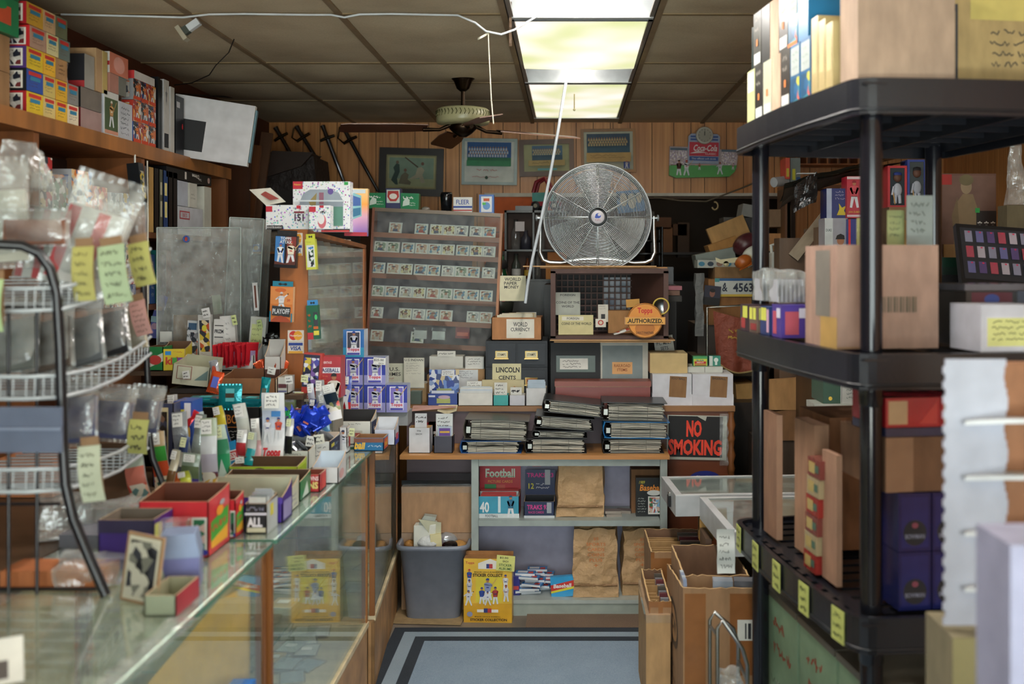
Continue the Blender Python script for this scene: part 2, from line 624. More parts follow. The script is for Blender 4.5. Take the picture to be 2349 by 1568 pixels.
def tray(name,label,cat,px0,px1,yt,d,z=None,yb=None,dep=.1,c='#cccccc',inner='#8a6e52',f=(),r=(),l=(),fh=.75,bh=1.0,rz=0,rx=0,ry=0,group=None,h=None,th=.003,flap=None,kids=None):
 """Open-topped carton: back wall bh, front wall fh (fractions of h)."""
 w = (px1 - px0) * d / F
 z0 = z if z is not None else Z(yb,d)
 h = h if h is not None else (Z(yt,d) - z0) / max(fh,.01)
 root = thing(name,label,cat,(X((px0 + px1) / 2,d),d,z0),(R(rx),R(ry),R(rz)),group)
 b = MB()
 x = w / 2
 b.box(-x,x,0,dep,0,th,c)
 b.box(-x,x,0,th,0,h * fh,c,B=inner,T='#b99f80')
 b.box(-x,x,dep - th,dep,0,h * bh,c,F=inner,T='#b99f80')
 for sgn in (-1,1):
  a0,a1 = (-x,-x + th) if sgn < 0 else (x - th,x)
  hf,hb = h * fh,h * bh
  # sloping side
  n = 6
  pl = [(0,0),(dep,0),(dep,hb)] + [(dep * (1 - i / n),hb + (hf - hb) * (i / n) ** .6) for i in range(1,n + 1)]
  k = len(pl)
  A = [(a0,p[0],p[1]) for p in pl]
  B = [(a1,p[0],p[1]) for p in pl]
  b.add(A,[tuple(reversed(range(k)))],c if sgn < 0 else inner)
  b.add(B,[tuple(range(k))],c if sgn > 0 else inner)
  b.add(A + B,[(i,(i + 1) % k,(i + 1) % k + k,i + k) for i in range(k)],'#b99f80')
 if f: b.art(front(w,h * fh),f)
 if r: b.art(rside(w,h * fh,dep),r)
 if l: b.art(lside(w,h * fh,dep),l)
 b.build('carton',root)
 if flap:
  fc,fhh,fart = flap
  g = MB()
  g.box(-x,x,dep,dep + .002,h * bh,h * bh + fhh,fc)
  if fart: g.art(((-x,dep,h * bh),(w,0,0),(0,0,fhh)),fart)
  g.build('display_flap',root)
 if kids:
  kids(root,w,h,dep)
 return root
def slip(name,label,cat,px0,px1,yt,yb,d,c,f=(),rx=0,ry=0,rz=0,th=.004,group=None,curl=0,back=None):
 """A tall thin pack or card, bottom at yb, optionally curling over; a real, thick sheet."""
 w = (px1 - px0) * d / F
 h = (yb - yt) * d / F
 b = MB()
 if curl:
  n = 10
  def q(u,v,off):
   a = curl * v * v
   return ((u - .5) * w,off - math.sin(a) * h * v * .5,h * (v - .5 * v * (1 - math.cos(a))))
  b.sheet(lambda u,v: q(u,v,0),2,n,c)
  b.sheet(lambda u,v: q(1 - u,v,th),2,n,back or c)
  for u0 in (0,1):
   b.sheet(lambda u,v: q(u0,v,th * (u if u0 else 1 - u)),1,n,back or c)
  b.art(front(w,h * .6,-.001),f)
 else:
  b.box(-w / 2,w / 2,0,th,0,h,c,B=back or c)
  if f: b.art(front(w,h),f)
 o = b.build(name,None,(X((px0 + px1) / 2,d),d,Z(yb,d)),(R(rx),R(ry),R(rz)))
 return tag(o,label,cat,group)
def pouch_mesh(w,h,t,m,crimp=None,art=None,seed=0,n=8):
 """puffed foil or plastic pack standing upright, base at z 0"""
 b = MB()
 def q(u,v,sg):
  e = (1 - abs(2 * v - 1) ** 4) * (1 - abs(2 * u - 1) ** 4)
  nz = noise.noise(Vector((u * 3 + seed,v * 4,sg))) * .35
  return ((u - .5) * w * (1 - .05 * math.sin(v * PI)),sg * t / 2 * e * (1 + nz),v * h)
 b.sheet(lambda u,v: q(u,v,-1),n,n,m)
 b.sheet(lambda u,v: q(1 - u,v,1),n,n,m)
 cm = crimp or m
 b.sheet(lambda u,v: ((u - .5) * w,.0012 * (1 if int(u * 14) % 2 else -1),h + v * h * .07),14,1,cm,False)
 b.sheet(lambda u,v: ((u - .5) * w,.0012 * (1 if int(u * 14) % 2 else -1),-v * h * .07),14,1,cm,False)
 if art:
  b.art(((-w / 2 * .8,-t / 2 * 1.15,h * .1),(w * .8,0,0),(0,0,h * .8)),art)
 return b
def copies(mb,name,label,cat,group,places):
 """first object carries the mesh, the rest are obj.copy()"""
 o = mb.build(name)
 tag(o,label,cat,group)
 out = []
 for i,(loc,rot) in enumerate(places):
  k = o if i == 0 else o.copy()
  if i:
   COL.objects.link(k)
  k.location = loc
  k.rotation_euler = tuple(R(a) for a in rot)
  out.append(k)
 return out
def bagmesh(w,h,dp,m,seed=0,jit=.012,open_top=False,taper=.0):
 """crumpled sack: lattice box skin with noise"""
 b = MB()
 n,k = 10,12
 def wall(p0,p1,q0,q1):
  def fn(u,v):
   a = Vector(p0).lerp(Vector(p1),u)
   c = Vector(q0).lerp(Vector(q1),u)
   r = a.lerp(c,v)
   nz = noise.noise_vector(Vector((r.x * 12 + seed,r.y * 12,r.z * 9)))
   n2 = noise.noise_vector(Vector((r.x * 30 + seed,r.y * 30,r.z * 24)))
   amt = jit * (.25 + .75 * min(1,v * 3))
   return tuple(r + (nz + n2 * .45) * amt)
  b.sheet(fn,n,k,m,False)
 x,y = w / 2,dp
 t = taper
 A = [(-x,0,0),(x,0,0),(x,y,0),(-x,y,0)]
 T = [(-x + t,t,h),(x - t,t,h),(x - t,y - t,h),(-x + t,y - t,h)]
 for i in range(4):
  j = (i + 1) % 4
  wall(A[i],A[j],T[i],T[j])
 b.add(A,[(3,2,1,0)],m)
 if not open_top:
  def fn(u,v):
   r = Vector(T[0]).lerp(Vector(T[1]),u).lerp(Vector(T[3]).lerp(Vector(T[2]),u),v)
   nz = noise.noise_vector(Vector((r.x * 12 + seed,r.y * 12,r.z * 9)))
   n2 = noise.noise_vector(Vector((r.x * 30 + seed,r.y * 30,r.z * 24)))
   return tuple(r + (nz + n2 * .45) * jit)
  b.sheet(fn,n,6,m,False)
 return b
def MBpapers(root,w,h,dp,cols=('#dedfda','#d3d6d4','#e8e6da','#c6d2dc'),up=.03,n=8,name='divider_cards'):
 b = MB()
 for i in range(n):
  y = dp * (.12 + .76 * i / n)
  z1 = h + up * random.uniform(.2,1)
  x = w / 2 * random.uniform(.75,.93)
  b.box(-x,x,y,y + .0022,.004,z1,random.choice(cols))
 b.build(name,root)
# ================================================================ room shell
XL,XR,YB,YF,ZC = -2.2,2.75,7.3,-1.75,2.785
b = MB(); b.box(XL - .1,XR + .1,YF - .1,10.0,-.06,0,'floor'); struct('floor',b)
# ceiling: sagging tiles
b = MB()
gx = [XL,-1.57,-.95,-.27,.37,.97,1.6,2.2,XR]
gy = [YF,-1.0,.2,1.45,2.87,4.12,5.12,5.68,6.3,YB]
rnd = random.Random(4)
for i in range(len(gx) - 1):
 for j in range(len(gy) - 1):
  if i == 3 and 2 < j or (i == 3 and j == 2):
   continue
  sag = rnd.uniform(.006,.022) * (1.0 if j > 2 else .5)
  x0,x1,y0,y1 = gx[i],gx[i + 1],gy[j],gy[j + 1]
  b.sheet(lambda u,v: (x1 + (x0 - x1) * u,y0 + (y1 - y0) * v,ZC - sag * math.sin(PI * u) * math.sin(PI * v) * 1.2 + .0),6,6,'tile')
b.sheet(lambda u,v: (.37 - .64 * u,7.02 + .28 * v,ZC),2,2,'tile')
b.sheet(lambda u,v: (.37 - .64 * u,.2 + 1.4 * v,ZC),2,2,'tile')
b.box(XL - .1,XR + .1,YF,10,ZC + .14,ZC + .2,'#3a332b')
struct('ceiling',b)
b = MB()
for x in gx[1:-1]:
 b.box(x - .013,x + .013,YF,YB,ZC - .009,ZC + .01,'#8a7458')
for y in gy[1:-1]:
 for a,c in ((XL,-.28),(.38,XR)):
  b.box(a,c,y - .011,y + .011,ZC - .006,ZC + .01,'#85704f')
struct('ceiling_trim',b)
def boards(b,x0,x1,z0,z1,y,m,seed=1,thick=.012):
 r = random.Random(seed)
 x = x0
 while x < x1 - .02:
  w = min(r.choice([.10,.125,.16,.16,.125]),x1 - x)
  b.box(x + .0025,x + w - .0025,y - thick,y,z0,z1,m)
  x += w
b = MB()
DOOR0,DOOR1,DH = .32,1.62,2.245
boards(b,XL,DOOR0,DH + .02,ZC + .1,YB,'panel',3)
boards(b,DOOR0,XR,DH + .02,ZC + .1,YB,'panel',5)
boards(b,DOOR1,XR,0,DH + .02,YB,'panel',6)
boards(b,XL,-.62,0,DH + .02,YB,'panel',9)
b.box(-.62,-.13,YB - .012,YB,0,1.98,'#cf5a20')
b.box(-.62,-.13,YB - .016,YB,1.985,DH + .02,'#d66424')
b.box(-.128,DOOR0,YB - .016,YB,0,DH + .02,'#6a5f54')
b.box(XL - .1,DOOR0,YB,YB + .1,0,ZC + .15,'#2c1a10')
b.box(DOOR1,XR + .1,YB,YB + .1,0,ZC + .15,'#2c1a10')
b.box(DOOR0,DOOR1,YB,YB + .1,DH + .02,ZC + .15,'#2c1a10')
struct('wall_back',b)
b = MB(); b.box(-.62,DOOR1 + .1,YB - .03,YB - .012,DH - .005,DH + .022,'#c9c3b6'); struct('trim_1',b)
b = MB()
b.box(DOOR0,DOOR1,YB - .03,YB + .1,DH - .02,DH + .0,'#4b3522')
b.box(DOOR0 - .03,DOOR0,YB - .03,YB + .1,0,DH,'#33241a')
b.box(DOOR1,DOOR1 + .03,YB - .03,YB + .1,0,DH,'#33241a')
struct('trim_2',b)
# the dim stock room behind the doorway
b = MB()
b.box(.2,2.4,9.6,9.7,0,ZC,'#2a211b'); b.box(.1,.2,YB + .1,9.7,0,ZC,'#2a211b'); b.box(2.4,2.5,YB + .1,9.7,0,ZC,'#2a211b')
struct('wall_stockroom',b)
b = MB()
b.box(XL - .1,XL,YF,YB + .1,0,ZC + .15,'#5a2f1a')
struct('wall_left',b)
b = MB()
b.box(XR,XR + .1,YF,YB + .1,0,ZC + .15,'#2c1a10')
y = YF
rr = random.Random(8)
while y < YB - .02:
 w = min(rr.choice([.10,.125,.16]),YB - y)
 b.box(XR - .012,XR,y + .0025,y + w - .0025,0,ZC + .1,'panel')
 y += w
struct('wall_right',b)
# street wall behind the camera with its shop window
b = MB()
b.box(XL - .1,XR + .1,YF - .1,YF,0,.55,'#6b5a48'); b.box(XL - .1,XR + .1,YF - .1,YF,2.45,ZC + .15,'#6b5a48')
b.box(XL - .1,-1.5,YF - .1,YF,.55,2.45,'#6b5a48'); b.box(2.2,XR + .1,YF - .1,YF,.55,2.45,'#6b5a48')
struct('wall_front',b)
b = MB()
for x in (-1.5,-.27,.97,2.16):
 b.box(x,x + .04,YF - .08,YF - .03,.55,2.45,'#b8b8b4')
b.box(-1.5,2.2,YF - .08,YF - .03,.55,.6,'#b8b8b4'); b.box(-1.5,2.2,YF - .08,YF - .03,2.4,2.45,'#b8b8b4')
b.box(-1.46,2.16,YF - .058,YF - .052,.6,2.4,'glass')
struct('window_1',b)
# ================================================================ ceiling lights
def troffer(label,y0,y1,lens,bulbs,glow=30):
 t = thing('ceiling_light',label,'ceiling light',(.05,y0,ZC),group=None)
 L = y1 - y0
 b = MB()
 x = .30
 m = '#3c434c:h'
 b.box(-x,x,0,L,.11,.12,m)
 b.box(-x - .004,-x,0,L,-.005,.12,m); b.box(x,x + .004,0,L,-.005,.12,m)
 b.box(-x,x,0,.025,-.012,.12,'#8d949a:h'); b.box(-x,x,L - .03,L,-.014,.12,'#c8cccc:h')
 b.box(-x,-x + .018,0,L,-.012,0,'#77716a:h'); b.box(x - .018,x,0,L,-.012,0,'#77716a:h')
 b.build('housing',t)
 if lens:
  a,c,tilt = lens
  b = MB()
  b.sheet(lambda u,v: (-x + .02 + (2 * x - .04) * u,c + (a - c) * v,-.004 - tilt * (1 - v) - .006 * math.sin(PI * u)),6,6,'lens')
  b.sheet(lambda u,v: (-x + .02 + (2 * x - .04) * u,a + (c - a) * v,.0 - tilt * v - .006 * math.sin(PI * u)),6,6,'lens')
  b.build('diffuser',t)
 for i,(bx,b0,b1) in enumerate(bulbs):
  b = MB()
  b.tube([(bx,b0,.035),(bx,b1,.035)],.017,'#fff8f0:e%d' % glow,10)
  b.build('tube_bulb',t)
 if bulbs:
  b = MB()
  for sx in (-.2,.2):
   b.lathe([(.0,.06),(.022,.06),(.026,.075),(.022,.11)],'#8b8f90:m',(sx,L * .8,0),12)
  b.build('socket',t)
 return t
BB = lambda a,c: [(x,a,c) for x in (-.055,-.02,.015,.05)]
troffer('open fluorescent ceiling light at the top edge, bare tubes and rusty housing',2.9,4.16,None,BB(.1,1.2))
troffer('fluorescent ceiling light whose loose diffuser leaves the bare tubes showing',4.18,5.64,(.03,.93,.03),BB(.95,1.38),9)
troffer('open fluorescent ceiling light nearest the street, just above the camera',1.6,2.86,None,BB(.1,1.2))
t = troffer('fluorescent ceiling light with closed glowing diffuser next to the back wall',5.66,7.02,(.03,1.33,.0),[])
b = MB(); b.tube([(-.02,.35,0),(-.02,.35,-.1)],.0035,'#d9c98c',5); b.ball((-.02,.35,-.105),.008,'#e6dcae'); b.build('pull_chain',t)
# ================================================================ floor mats
b = MB()
mx0,mx1,my1 = -.835,.66,4.77
def ring(i0,i1,m,z):
 for (a,c,e,f) in ((mx0 + i0,mx0 + i1,.5,my1 - i1),(mx0 + i0,mx1 - i0,my1 - i1,my1 - i0),(mx1 - i1,mx1 - i0,.5,my1 - i1)):
  b.box(a,c,e,f,0,z,m)
b.box(mx0 + .01,mx1 - .01,.5,my1 - .01,0,.008,'matgrey')
ring(0,.055,'matdark',.0095); ring(.055,.115,'matlight',.009); ring(.115,.165,'matdark',.0095)
tag(b.build('floor_mat'),'large blue-grey carpet runner with two dark border stripes in the aisle','mat')
b = MB(); b.box(-.21,.62,4.775,4.965,0,.009,'matbrown')
tag(b.build('doormat',None,None,None,.003),'brown speckled doormat strip along the grey shelf unit kickboard','mat')
# ================================================================ glass showcases on the left
def showcase(label,x1,y0,y1,x2=None,top='glasstop',over=.02,panel='#b58a5c:wx',zt=1.0,posts=True,inner='#d9b463'):
 """front face on x1 (at y0) .. x2 (at y1); runs back .5 m"""
 ang = math.atan2((x2 if x2 is not None else x1) - x1,y1 - y0)
 t = thing('glass_showcase',label,'display case',(x1,y0,0),(0,0,-ang))
 L = (y1 - y0) / math.cos(ang)
 D = .52
 b = MB()
 b.box(-.015,0,0,L,0,.29,panel); b.box(-D,-D + .015,0,L,0,.95,'#d0b888:wx')
 b.box(-D,0,.0,.015,0,.29,panel); b.box(-D,0,L - .015,L,0,.29,panel)
 b.box(-D,.004,0,L,.285,.305,'#d8c8a4:wx')
 b.build('base',t)
 for y in (0,L - .022):
  for x in (-.022,-D): b = MB(); b.box(x,x + .022,y,y + .022,.305,zt - .012,'#8a5526:w'); b.build('corner_post',t)
 b = MB(); b.box(-.009,-.003,.024,L - .024,.305,zt - .012,'glass'); b.build('front_pane',t)
 b = MB(); b.box(-.03,-.012,.04,L - .04,zt - .022,zt - .013,'#b8bcb8:h'); ls = b.build('light_rail',t)  # added rail that only carries the glowing strip below
 b = MB(); b.box(-.028,-.014,.06,L - .06,zt - .026,zt - .0221,'#f4f6e8:e7'); b.build('light_strip',ls)  # added glow to brighten the case inside; no such lamp is known
 for y in (.006,L - .012):
  b = MB(); b.box(-D + .024,-.024,y,y + .006,.305,zt - .012,'glass'); b.build('end_pane',t)
 b = MB(); b.box(-D + .05,-.06,.03,L - .03,.62,.626,'glass',F='greenedge',R='greenedge'); b.build('inner_shelf',t)
 b = MB(); b.box(-D,over,-.01 if over else 0,L - .004,zt - .012,zt,top,R='greenedge',F='greenedge'); b.build('top_pane',t)
 return t,L,D
sc1,L1,D1 = showcase('nearest glass showcase at the lower left with a tape-mended top edge',-.82,1.15,2.69)
sc2,L2,D2 = showcase('middle glass showcase on the left, its near corner by the carpet edge',-.815,2.72,4.03)
sc3,L3,D3 = showcase('far glass showcase on the left, next to the grey wastebasket',-.80,4.09,5.06,-.872,over=.0)
# crinkled tape along the mended edge
b = MB()
b.sheet(lambda u,v: (-.02 + .06 * v + .01 * noise.noise(Vector((u * 26,v * 3,1))),.0 + u * .95,1.004 + .012 * abs(noise.noise(Vector((u * 22,v * 4,0))))),60,4,'clear',False)
b.build('edge_tape',sc1)
# stock lying inside the showcases
rnd = random.Random(21)
pal = ['#f0f2ee','#dfe6e8','#f2ecd8','#c9d6d9','#e8e2ee']
def flatcards(t,L,D,n,z,lab,zone=None):
 for i in range(n):
  x = rnd.uniform(-D + .1,-.1); y = rnd.uniform(.1,L - .12)
  b = MB()
  b.box(-.045,.045,-.055,.055,0,.006,'sleeve',T='sleeve')
  b.box(-.038,.038,-.048,.048,.001,.003,rnd.choice(pal),T=rnd.choice(['#f2f2ea','#dfe8e6','#e9c890','#c7d4dc','#f4f4f2']))
  if rnd.random() < .35:
   b.box(-.02,.018,-.012,.016,.0065,.0072,'#f4f4f0')
  o = b.build('sleeved_card')
  wl = t.matrix_basis @ Vector((x,y,z + i * .0003))
  o.location = wl
  o.rotation_euler = (0,0,R(rnd.uniform(-25,25)))
  tag(o,lab,'card',lab.replace('one of the many ','').strip())
bpy.context.view_layer.update()
flatcards(sc2,L2,D2,44,.307,'pale sleeved card lying flat on the floor of the middle showcase')
flatcards(sc3,L3,D3,10,.307,'pale sleeved card lying flat on the floor of the far showcase')
flatcards(sc2,L2,D2,8,.628,'pale sleeved card on the inner glass shelf of the middle showcase')
# stacked magazines / cards leaning inside
for i,(x,y,z,c,w) in enumerate([(-1.16,3.02,.307,'#e3e4e8',.2),(-1.17,3.05,.327,'#ccd2da',.19),(-1.15,3.03,.347,'#eceadf',.2),(-1.18,3.02,.367,'#d6dde6',.18)]):
 b = MB(); b.box(-w / 2,w / 2,-.13,.13,0,.018,c,R='#f5f5f2',F='#f5f5f2')
 o = b.build('magazine',None,(x,y,z),(0,0,R((-8,6,-3,9)[i])))
 tag(o,['bottom white magazine','grey magazine above the bottom one','cream magazine second from the top','blue-grey magazine on top'][i] + ' of the pile inside the middle showcase','magazine','magazines inside the middle showcase')
tag(pbox('sports_pack','blue and red baseball pack lying inside the nearest showcase','pack',498,552,1330,2.45,z=.63,h=.05,dep=.12,c='#2c6fc0:g',f=[('r',.0,.3,1,.6,'#c8372c'),('r',0,.0,1,.12,'#d9d048')]),None)
b = MB()
b.prism([(-.2,0),(.2,0),(.2,.6),(.12,.56),(-.05,.36),(-.2,.12)],'#d8a94e',0,.02)
o = b.build('yellow_board',None,(-1.04,2.58,.307),(R(-2),0,R(4)))
tag(o,'yellow cardboard backing sheet leaning inside the nearest showcase','board')
# ================================================================ rear counter: desk, plank, grey shelf unit
t = thing('wooden_desk','long dark wooden desk across the back, carrying boxes and the fan crate','desk',(0,5.27,0))
b = MB()
b.box(-.875,.875,-.015,.52,.972,1.0,'#8f6338:wx')
b.build('desktop',t,None,None,.004)
b = MB()
b.box(-.86,-.36,.0,.02,.0,.972,'#6b5a60:wx'); b.box(-.36,.62,0,.02,0,.972,'#66595f')
b.box(.62,.86,0,.02,0,.972,'#6f3a1f:wx')
b.box(.45,.62,-.001,0,0,.972,'#6f3a1f:wx')
b.box(-.86,-.84,0.02,.5,0,.972,'#6b4226:w'); b.box(.84,.862,.02,.5,0,.972,'#7d4d29:w')
b.build('front_panel',t)
b = MB()
for k in range(5):
 z0 = .9 - k * .16
 b.lathe([(.016,0),(.022,.02),(.014,.05),(.024,.09),(.014,.13),(.018,.16)],'#8a552c:w',(.855,-.008,z0 - .09),12)
b.build('turned_post',t)
b = MB()
b.box(-.84,.497,4.93,5.262,.782,.802,'#b98650:wx',F='#a9733a:wx')
tag(b.build('wooden_plank',None,None,None,.002),'worn wooden plank shelf over the grey unit, holding the binders','plank')
t = thing('shelf_unit','pale grey metal shelf unit under the plank holding paper bags','shelf unit',(0,4.95,0))
G = '#9aa4a0:h'
for s in (-1,1):
 b = MB(); b.box(*sorted((s * .487,s * .452)),0,.03,0,.782,G); b.box(*sorted((s * .487,s * .48)),.03,.31,0,.782,G); b.build('upright',t)
b = MB(); b.box(-.479,.479,.295,.31,.06,.782,'#a6a3b8'); b.build('back_panel',t)
b = MB(); b.box(-.451,.451,.004,.03,.745,.782,G); b.build('top_rail',t)
b = MB(); b.box(-.451,.451,0,.294,.447,.475,G); b.build('middle_shelf',t,None,None,.002)
b = MB(); b.box(-.451,.451,0,.294,.062,.08,'#aab2ad:h'); b.build('bottom_shelf',t,None,None,.002)
b = MB(); b.box(-.451,.451,.006,.02,.0,.062,'#9aa49c:h'); b.build('kickboard',t)
# ================================================================ left wall bookcase and its stock
WD = '#7c4a26:w'
t = thing('bookcase','tall brown wooden bookcase on the left wall under boxed cards','bookcase',(-1.85,1.6,0))
b = MB(); b.box(-.34,0,0,3.85,2.21,2.27,'#8f5a2e:w',R='#9a6432:w'); b.build('top_shelf',t,None,None,.004)
for y in (.0,.94,1.86,2.73,3.8):
 b = MB(); b.box(-.34,-.012,y,y + .035,0,2.21,WD); b.build('upright',t)
for z in (1.02,1.545,1.865):
 b = MB(); b.box(-.34,-.015,0,3.83,z,z + .025,WD); b.build('shelf',t)
b = MB(); b.box(-.345,-.335,0,3.85,0,2.2,'#3f2415:w'); b.build('back_board',t)
SX = -1.87
def sbox(name,label,cat,y0,y1,z,h,dep,c,cs=None,f=(),r=(),group=None,rz=0,x=SX,ry=0,rx=0):
 b = MB()
 w = dep
 b.box(-w,0,0,y1 - y0,0,h,c,R=cs or c)
 if f: b.art(((-w,0,0),(w,0,0),(0,0,h)),f)
 if r: b.art(((0,0,0),(0,y1 - y0,0),(0,0,h)),r)
 o = b.build(name,None,(x,y0,z),(R(rx),R(ry),R(rz)),.0015)
 return tag(o,label,cat,group)
def card_face(c='#e8e4da',p='art:60:20242e,b8b4ac,6a2a2a,d8d4cc,3a4a6a',m=.08):
 return [('r',m,m,1 - m,1 - m,c),('r',m * 1.8,m * 1.8,1 - m * 1.8,1 - m * 1.8,p),('p',.5,.15,.75,'#d9d6d0','#203050',random.choice((0,1,2)))]
GR = '#0f6b45:h'; RD = '#a8242c:h'; YL = '#d8b92e:h'; BR = '#b08a62:c'; PU = '#4b3270:h'
rows = [
 [(RD,YL,'red and yellow'),('#c9ab5c:h','#d6c07c:h','gold wrapped'),('#d2412c:h','#e3b63a:h','orange and yellow'),('#c9b99a:h','#e0d3b5','cream')],
 [('#181c20:h','#2c4fa0:h','black and blue'),('#c4a850:h','#cdb76c:g','pale gold'),('#cf4a2a:h','#e0ae34:h','orange sunburst'),('#7a7c80:g','#8b8a86:g','silver wrapped')],
 [(PU,YL,'purple and yellow'),('#e0742c:h','#e8b437:h','orange'),(BR,'#a67f55:c','plain brown')],
 [('#c0282c:h','#b3917e:g','red film-wrapped'),('#b02b2b:h','#d8cf9c:h','dark red'),('#a9a24a:h','#6d7a76:g','olive and grey')],
 [('#a11d28:h','#c99a2e:h','dark red and gold'),('#c4a27c:c','#c9a67c:c','tan'),('#5c6a50:g','#6c7358:g','dull green')]]
names5 = ['bottom','second','third','fourth','top']
for k,row in enumerate(rows):
 y = 3.43 + (.0,.0,.0,.02,.0)[k]
 z = 2.272 + .077 * k
 for j,(c1,c2,nm) in enumerate(row):
  ww = .11 if j == 0 else .085
  art = [('r',.1,.1,.9,.9,'#ddd8cc'),('r',.15,.15,.85,.85,'art:55:20242e,b8b4ac,6a2a2a,d8d4cc,33415f'),('p',.5,.15,.7,'#d8d4ce','#7a1f24',(k + j) % 3)]
  sbox('card_box',f'{nm} card box, {("first", "second", "third", "fourth")[j]} in the {names5[k]} layer of the tall stack','box',
    y,y + ww - .002,z,.075,.11 + .02 * (j == 0),c1,c2,f=art if j == 0 or nm in ('dark red','orange sunburst') else [],
    r=[('r',.12,.75,.88,.92,'#c03028'),('s',.12,.2,.88,.6,3,'#5b3a20'),('r',.2,.52,.8,.7,'#2f7a9a')] if nm != 'plain brown' else [('s',.2,.2,.8,.8,3,'#5f3d1f')],
    group='boxes in the tall stack on the bookcase')
  y += ww
# green gift boxes and brown cartons at the far left edge
for i in range(2):
 sbox('card_box',f'{("lower", "upper")[i]} of two green card boxes above the brown cartons, top left','box',3.16,3.4,2.52 + i * .125,.122,.2,GR,'#0e7a4b:h',f=[('r',.45,.08,.93,.92,'#dcdad2'),('r',.5,.14,.89,.86,'art:50:30343e,b0aca4,8a8a90')],r=[('r',.2,.25,.8,.75,'#c8502e'),('e',.5,.75,.2,.14,'#1f8a50')],x=-1.88)
for i in range(2):
 sbox('carton',f'{("lower", "upper")[i]} plain brown carton standing under the green card boxes','box',3.14,3.38,2.272 + i * .124,.122,.2,'#a07b52:c','#8d6a45:c',r=[('s',.35,.2,.6,.85,4,'#3d2a18')],x=-1.9)
# middle of the shelf
sbox('card_box','black card box showing a batter with a red cap, lying on the bookcase','box',3.81,3.98,2.352,.078,.2,'#17191c:h','#7a736c:g',f=[('p',.55,-.55,1.4,'#c9ccd2','#9c1f24',1),('s',.62,.6,.95,.9,2,'#c8a63a')])
sbox('card_box','dark red card box with three small card pictures under the batter box','box',3.81,3.98,2.272,.078,.2,'#6b1f26:h','#a58a86:g',f=[('r',.2,.1,.45,.85,'#d6d2c6'),('r',.24,.16,.41,.79,'art:70:3a5a30,7a2a2a,c8c4b8'),('r',.52,.1,.8,.85,'#d6d2c6'),('r',.56,.16,.76,.79,'art:70:2a2a5a,d0ccc4,5a4a3a')])
sbox('card_box','red-trimmed black box above the batter box on the bookcase','box',3.84,3.92,2.432,.13,.16,'#26262a:h','#9c9a92',f=[('r',0,0,1,.2,'#a8282c'),('p',.5,.1,.8,'#c4c4c8','#22262c',0)])
sbox('card_box','upright kraft box wrapped in clear film, above the shelf middle','box',3.935,3.985,2.434,.17,.14,'#b69269:c','#c2a07a:g')
sbox('card_box','pale upright box wrapped in clear film beside the kraft one','box',3.99,4.03,2.434,.17,.13,'#cdb98a:g','#c8b070:g')
sbox('card_box','white box with a red stripe and stars resting high on the bookcase','box',4.05,4.22,2.53,.085,.17,'#d5d2cc:h','#d8826a:h',f=[('r',0,.35,1,.55,'#a8262c'),('e',.3,.75,.08,.14,'#7c2a2a'),('e',.7,.2,.08,.14,'#7c2a2a')],r=[('e',.5,.5,.3,.4,'#e7a89a')])
sbox('card_box','pink wrapped box under the red-striped white box','box',4.05,4.13,2.452,.077,.16,'#b98678:g','#b98678:g')
sbox('card_box','grey wrapped box beside the pink wrapped box, high on the bookcase','box',4.135,4.2,2.452,.075,.16,'#7d7f78:g','#7d7f78:g')
sbox('card_box','large white box printed with a batter in green, facing the shop','box',4.0,4.13,2.272,.178,.15,'#cfd3dc:h','#d6d8d4:h',f=[('s',.35,.6,.9,.95,1,'#1c1f28'),('t','12',.25,.3,.2,.1,'#3156a8'),('s',.4,.1,.8,.5,3,'#a5353c')],r=[('r',.05,.12,.95,.85,'#47583a'),('p',.5,.2,.6,'#c89a64','#d8d4c8',1),('r',.05,.04,.95,.12,'#c89078')])
sbox('card_box','narrow white box with blue lettering next to the batter box in green','box',4.135,4.26,2.272,.155,.14,'#d5d8dc:h','#b9bdc4:h',f=[('s',.2,.1,.8,.9,5,'#2a3c80')],r=[('s',.1,.1,.9,.9,6,'#3a3e4c')])
cols = [('#2456a0:h','art:50:1f3f80,c86428,d0ccc4,9a3030,202430','blue'),('#b4392c:h','art:50:c86428,d8a040,d0ccc4,9a3030','orange'),('#8b8d90:h','art:50:50545c,b0aca4,c86428,22262e','grey')]
n = 0
for ly in range(3):
 for j in range(3):
  c1,c2,nm = cols[(ly + j) % 3]
  y = 4.27 + j * .078
  sbox('card_box',f'{nm} basketball card box, {("front", "middle", "rear")[j]} of the {("bottom", "middle", "top")[ly]} layer','box',y,y + .076,2.272 + ly * .092,.09,.17,c1,c2,
    f=[('r',.1,.12,.9,.88,c2)],r=[('p',.5,.1,.8,'#d8804a','#2a2a30',2),('r',.05,.04,.95,.2,'#d04a28')],group='basketball card boxes')
  n += 1
sbox('card_box','wide red-striped white box on top of the basketball card boxes','box',4.28,4.49,2.548,.035,.18,'#c93c3c:h','#d8d4d0:h',f=[('r',0,0,.4,1,'#3054a8')])
# open brown flaps behind
for i,(y,h) in enumerate([(3.95,.36),(4.2,.3)]):
 b = MB(); b.box(0,.26,0,.012,0,h,'#5d3a20:c'); o = b.build('cardboard_sheet',None,(-2.18,y + .3,2.272),(R(-4),0,0)); tag(o,('tall','shorter')[i] + ' dark cardboard sheet standing behind the boxes on the bookcase','cardboard')
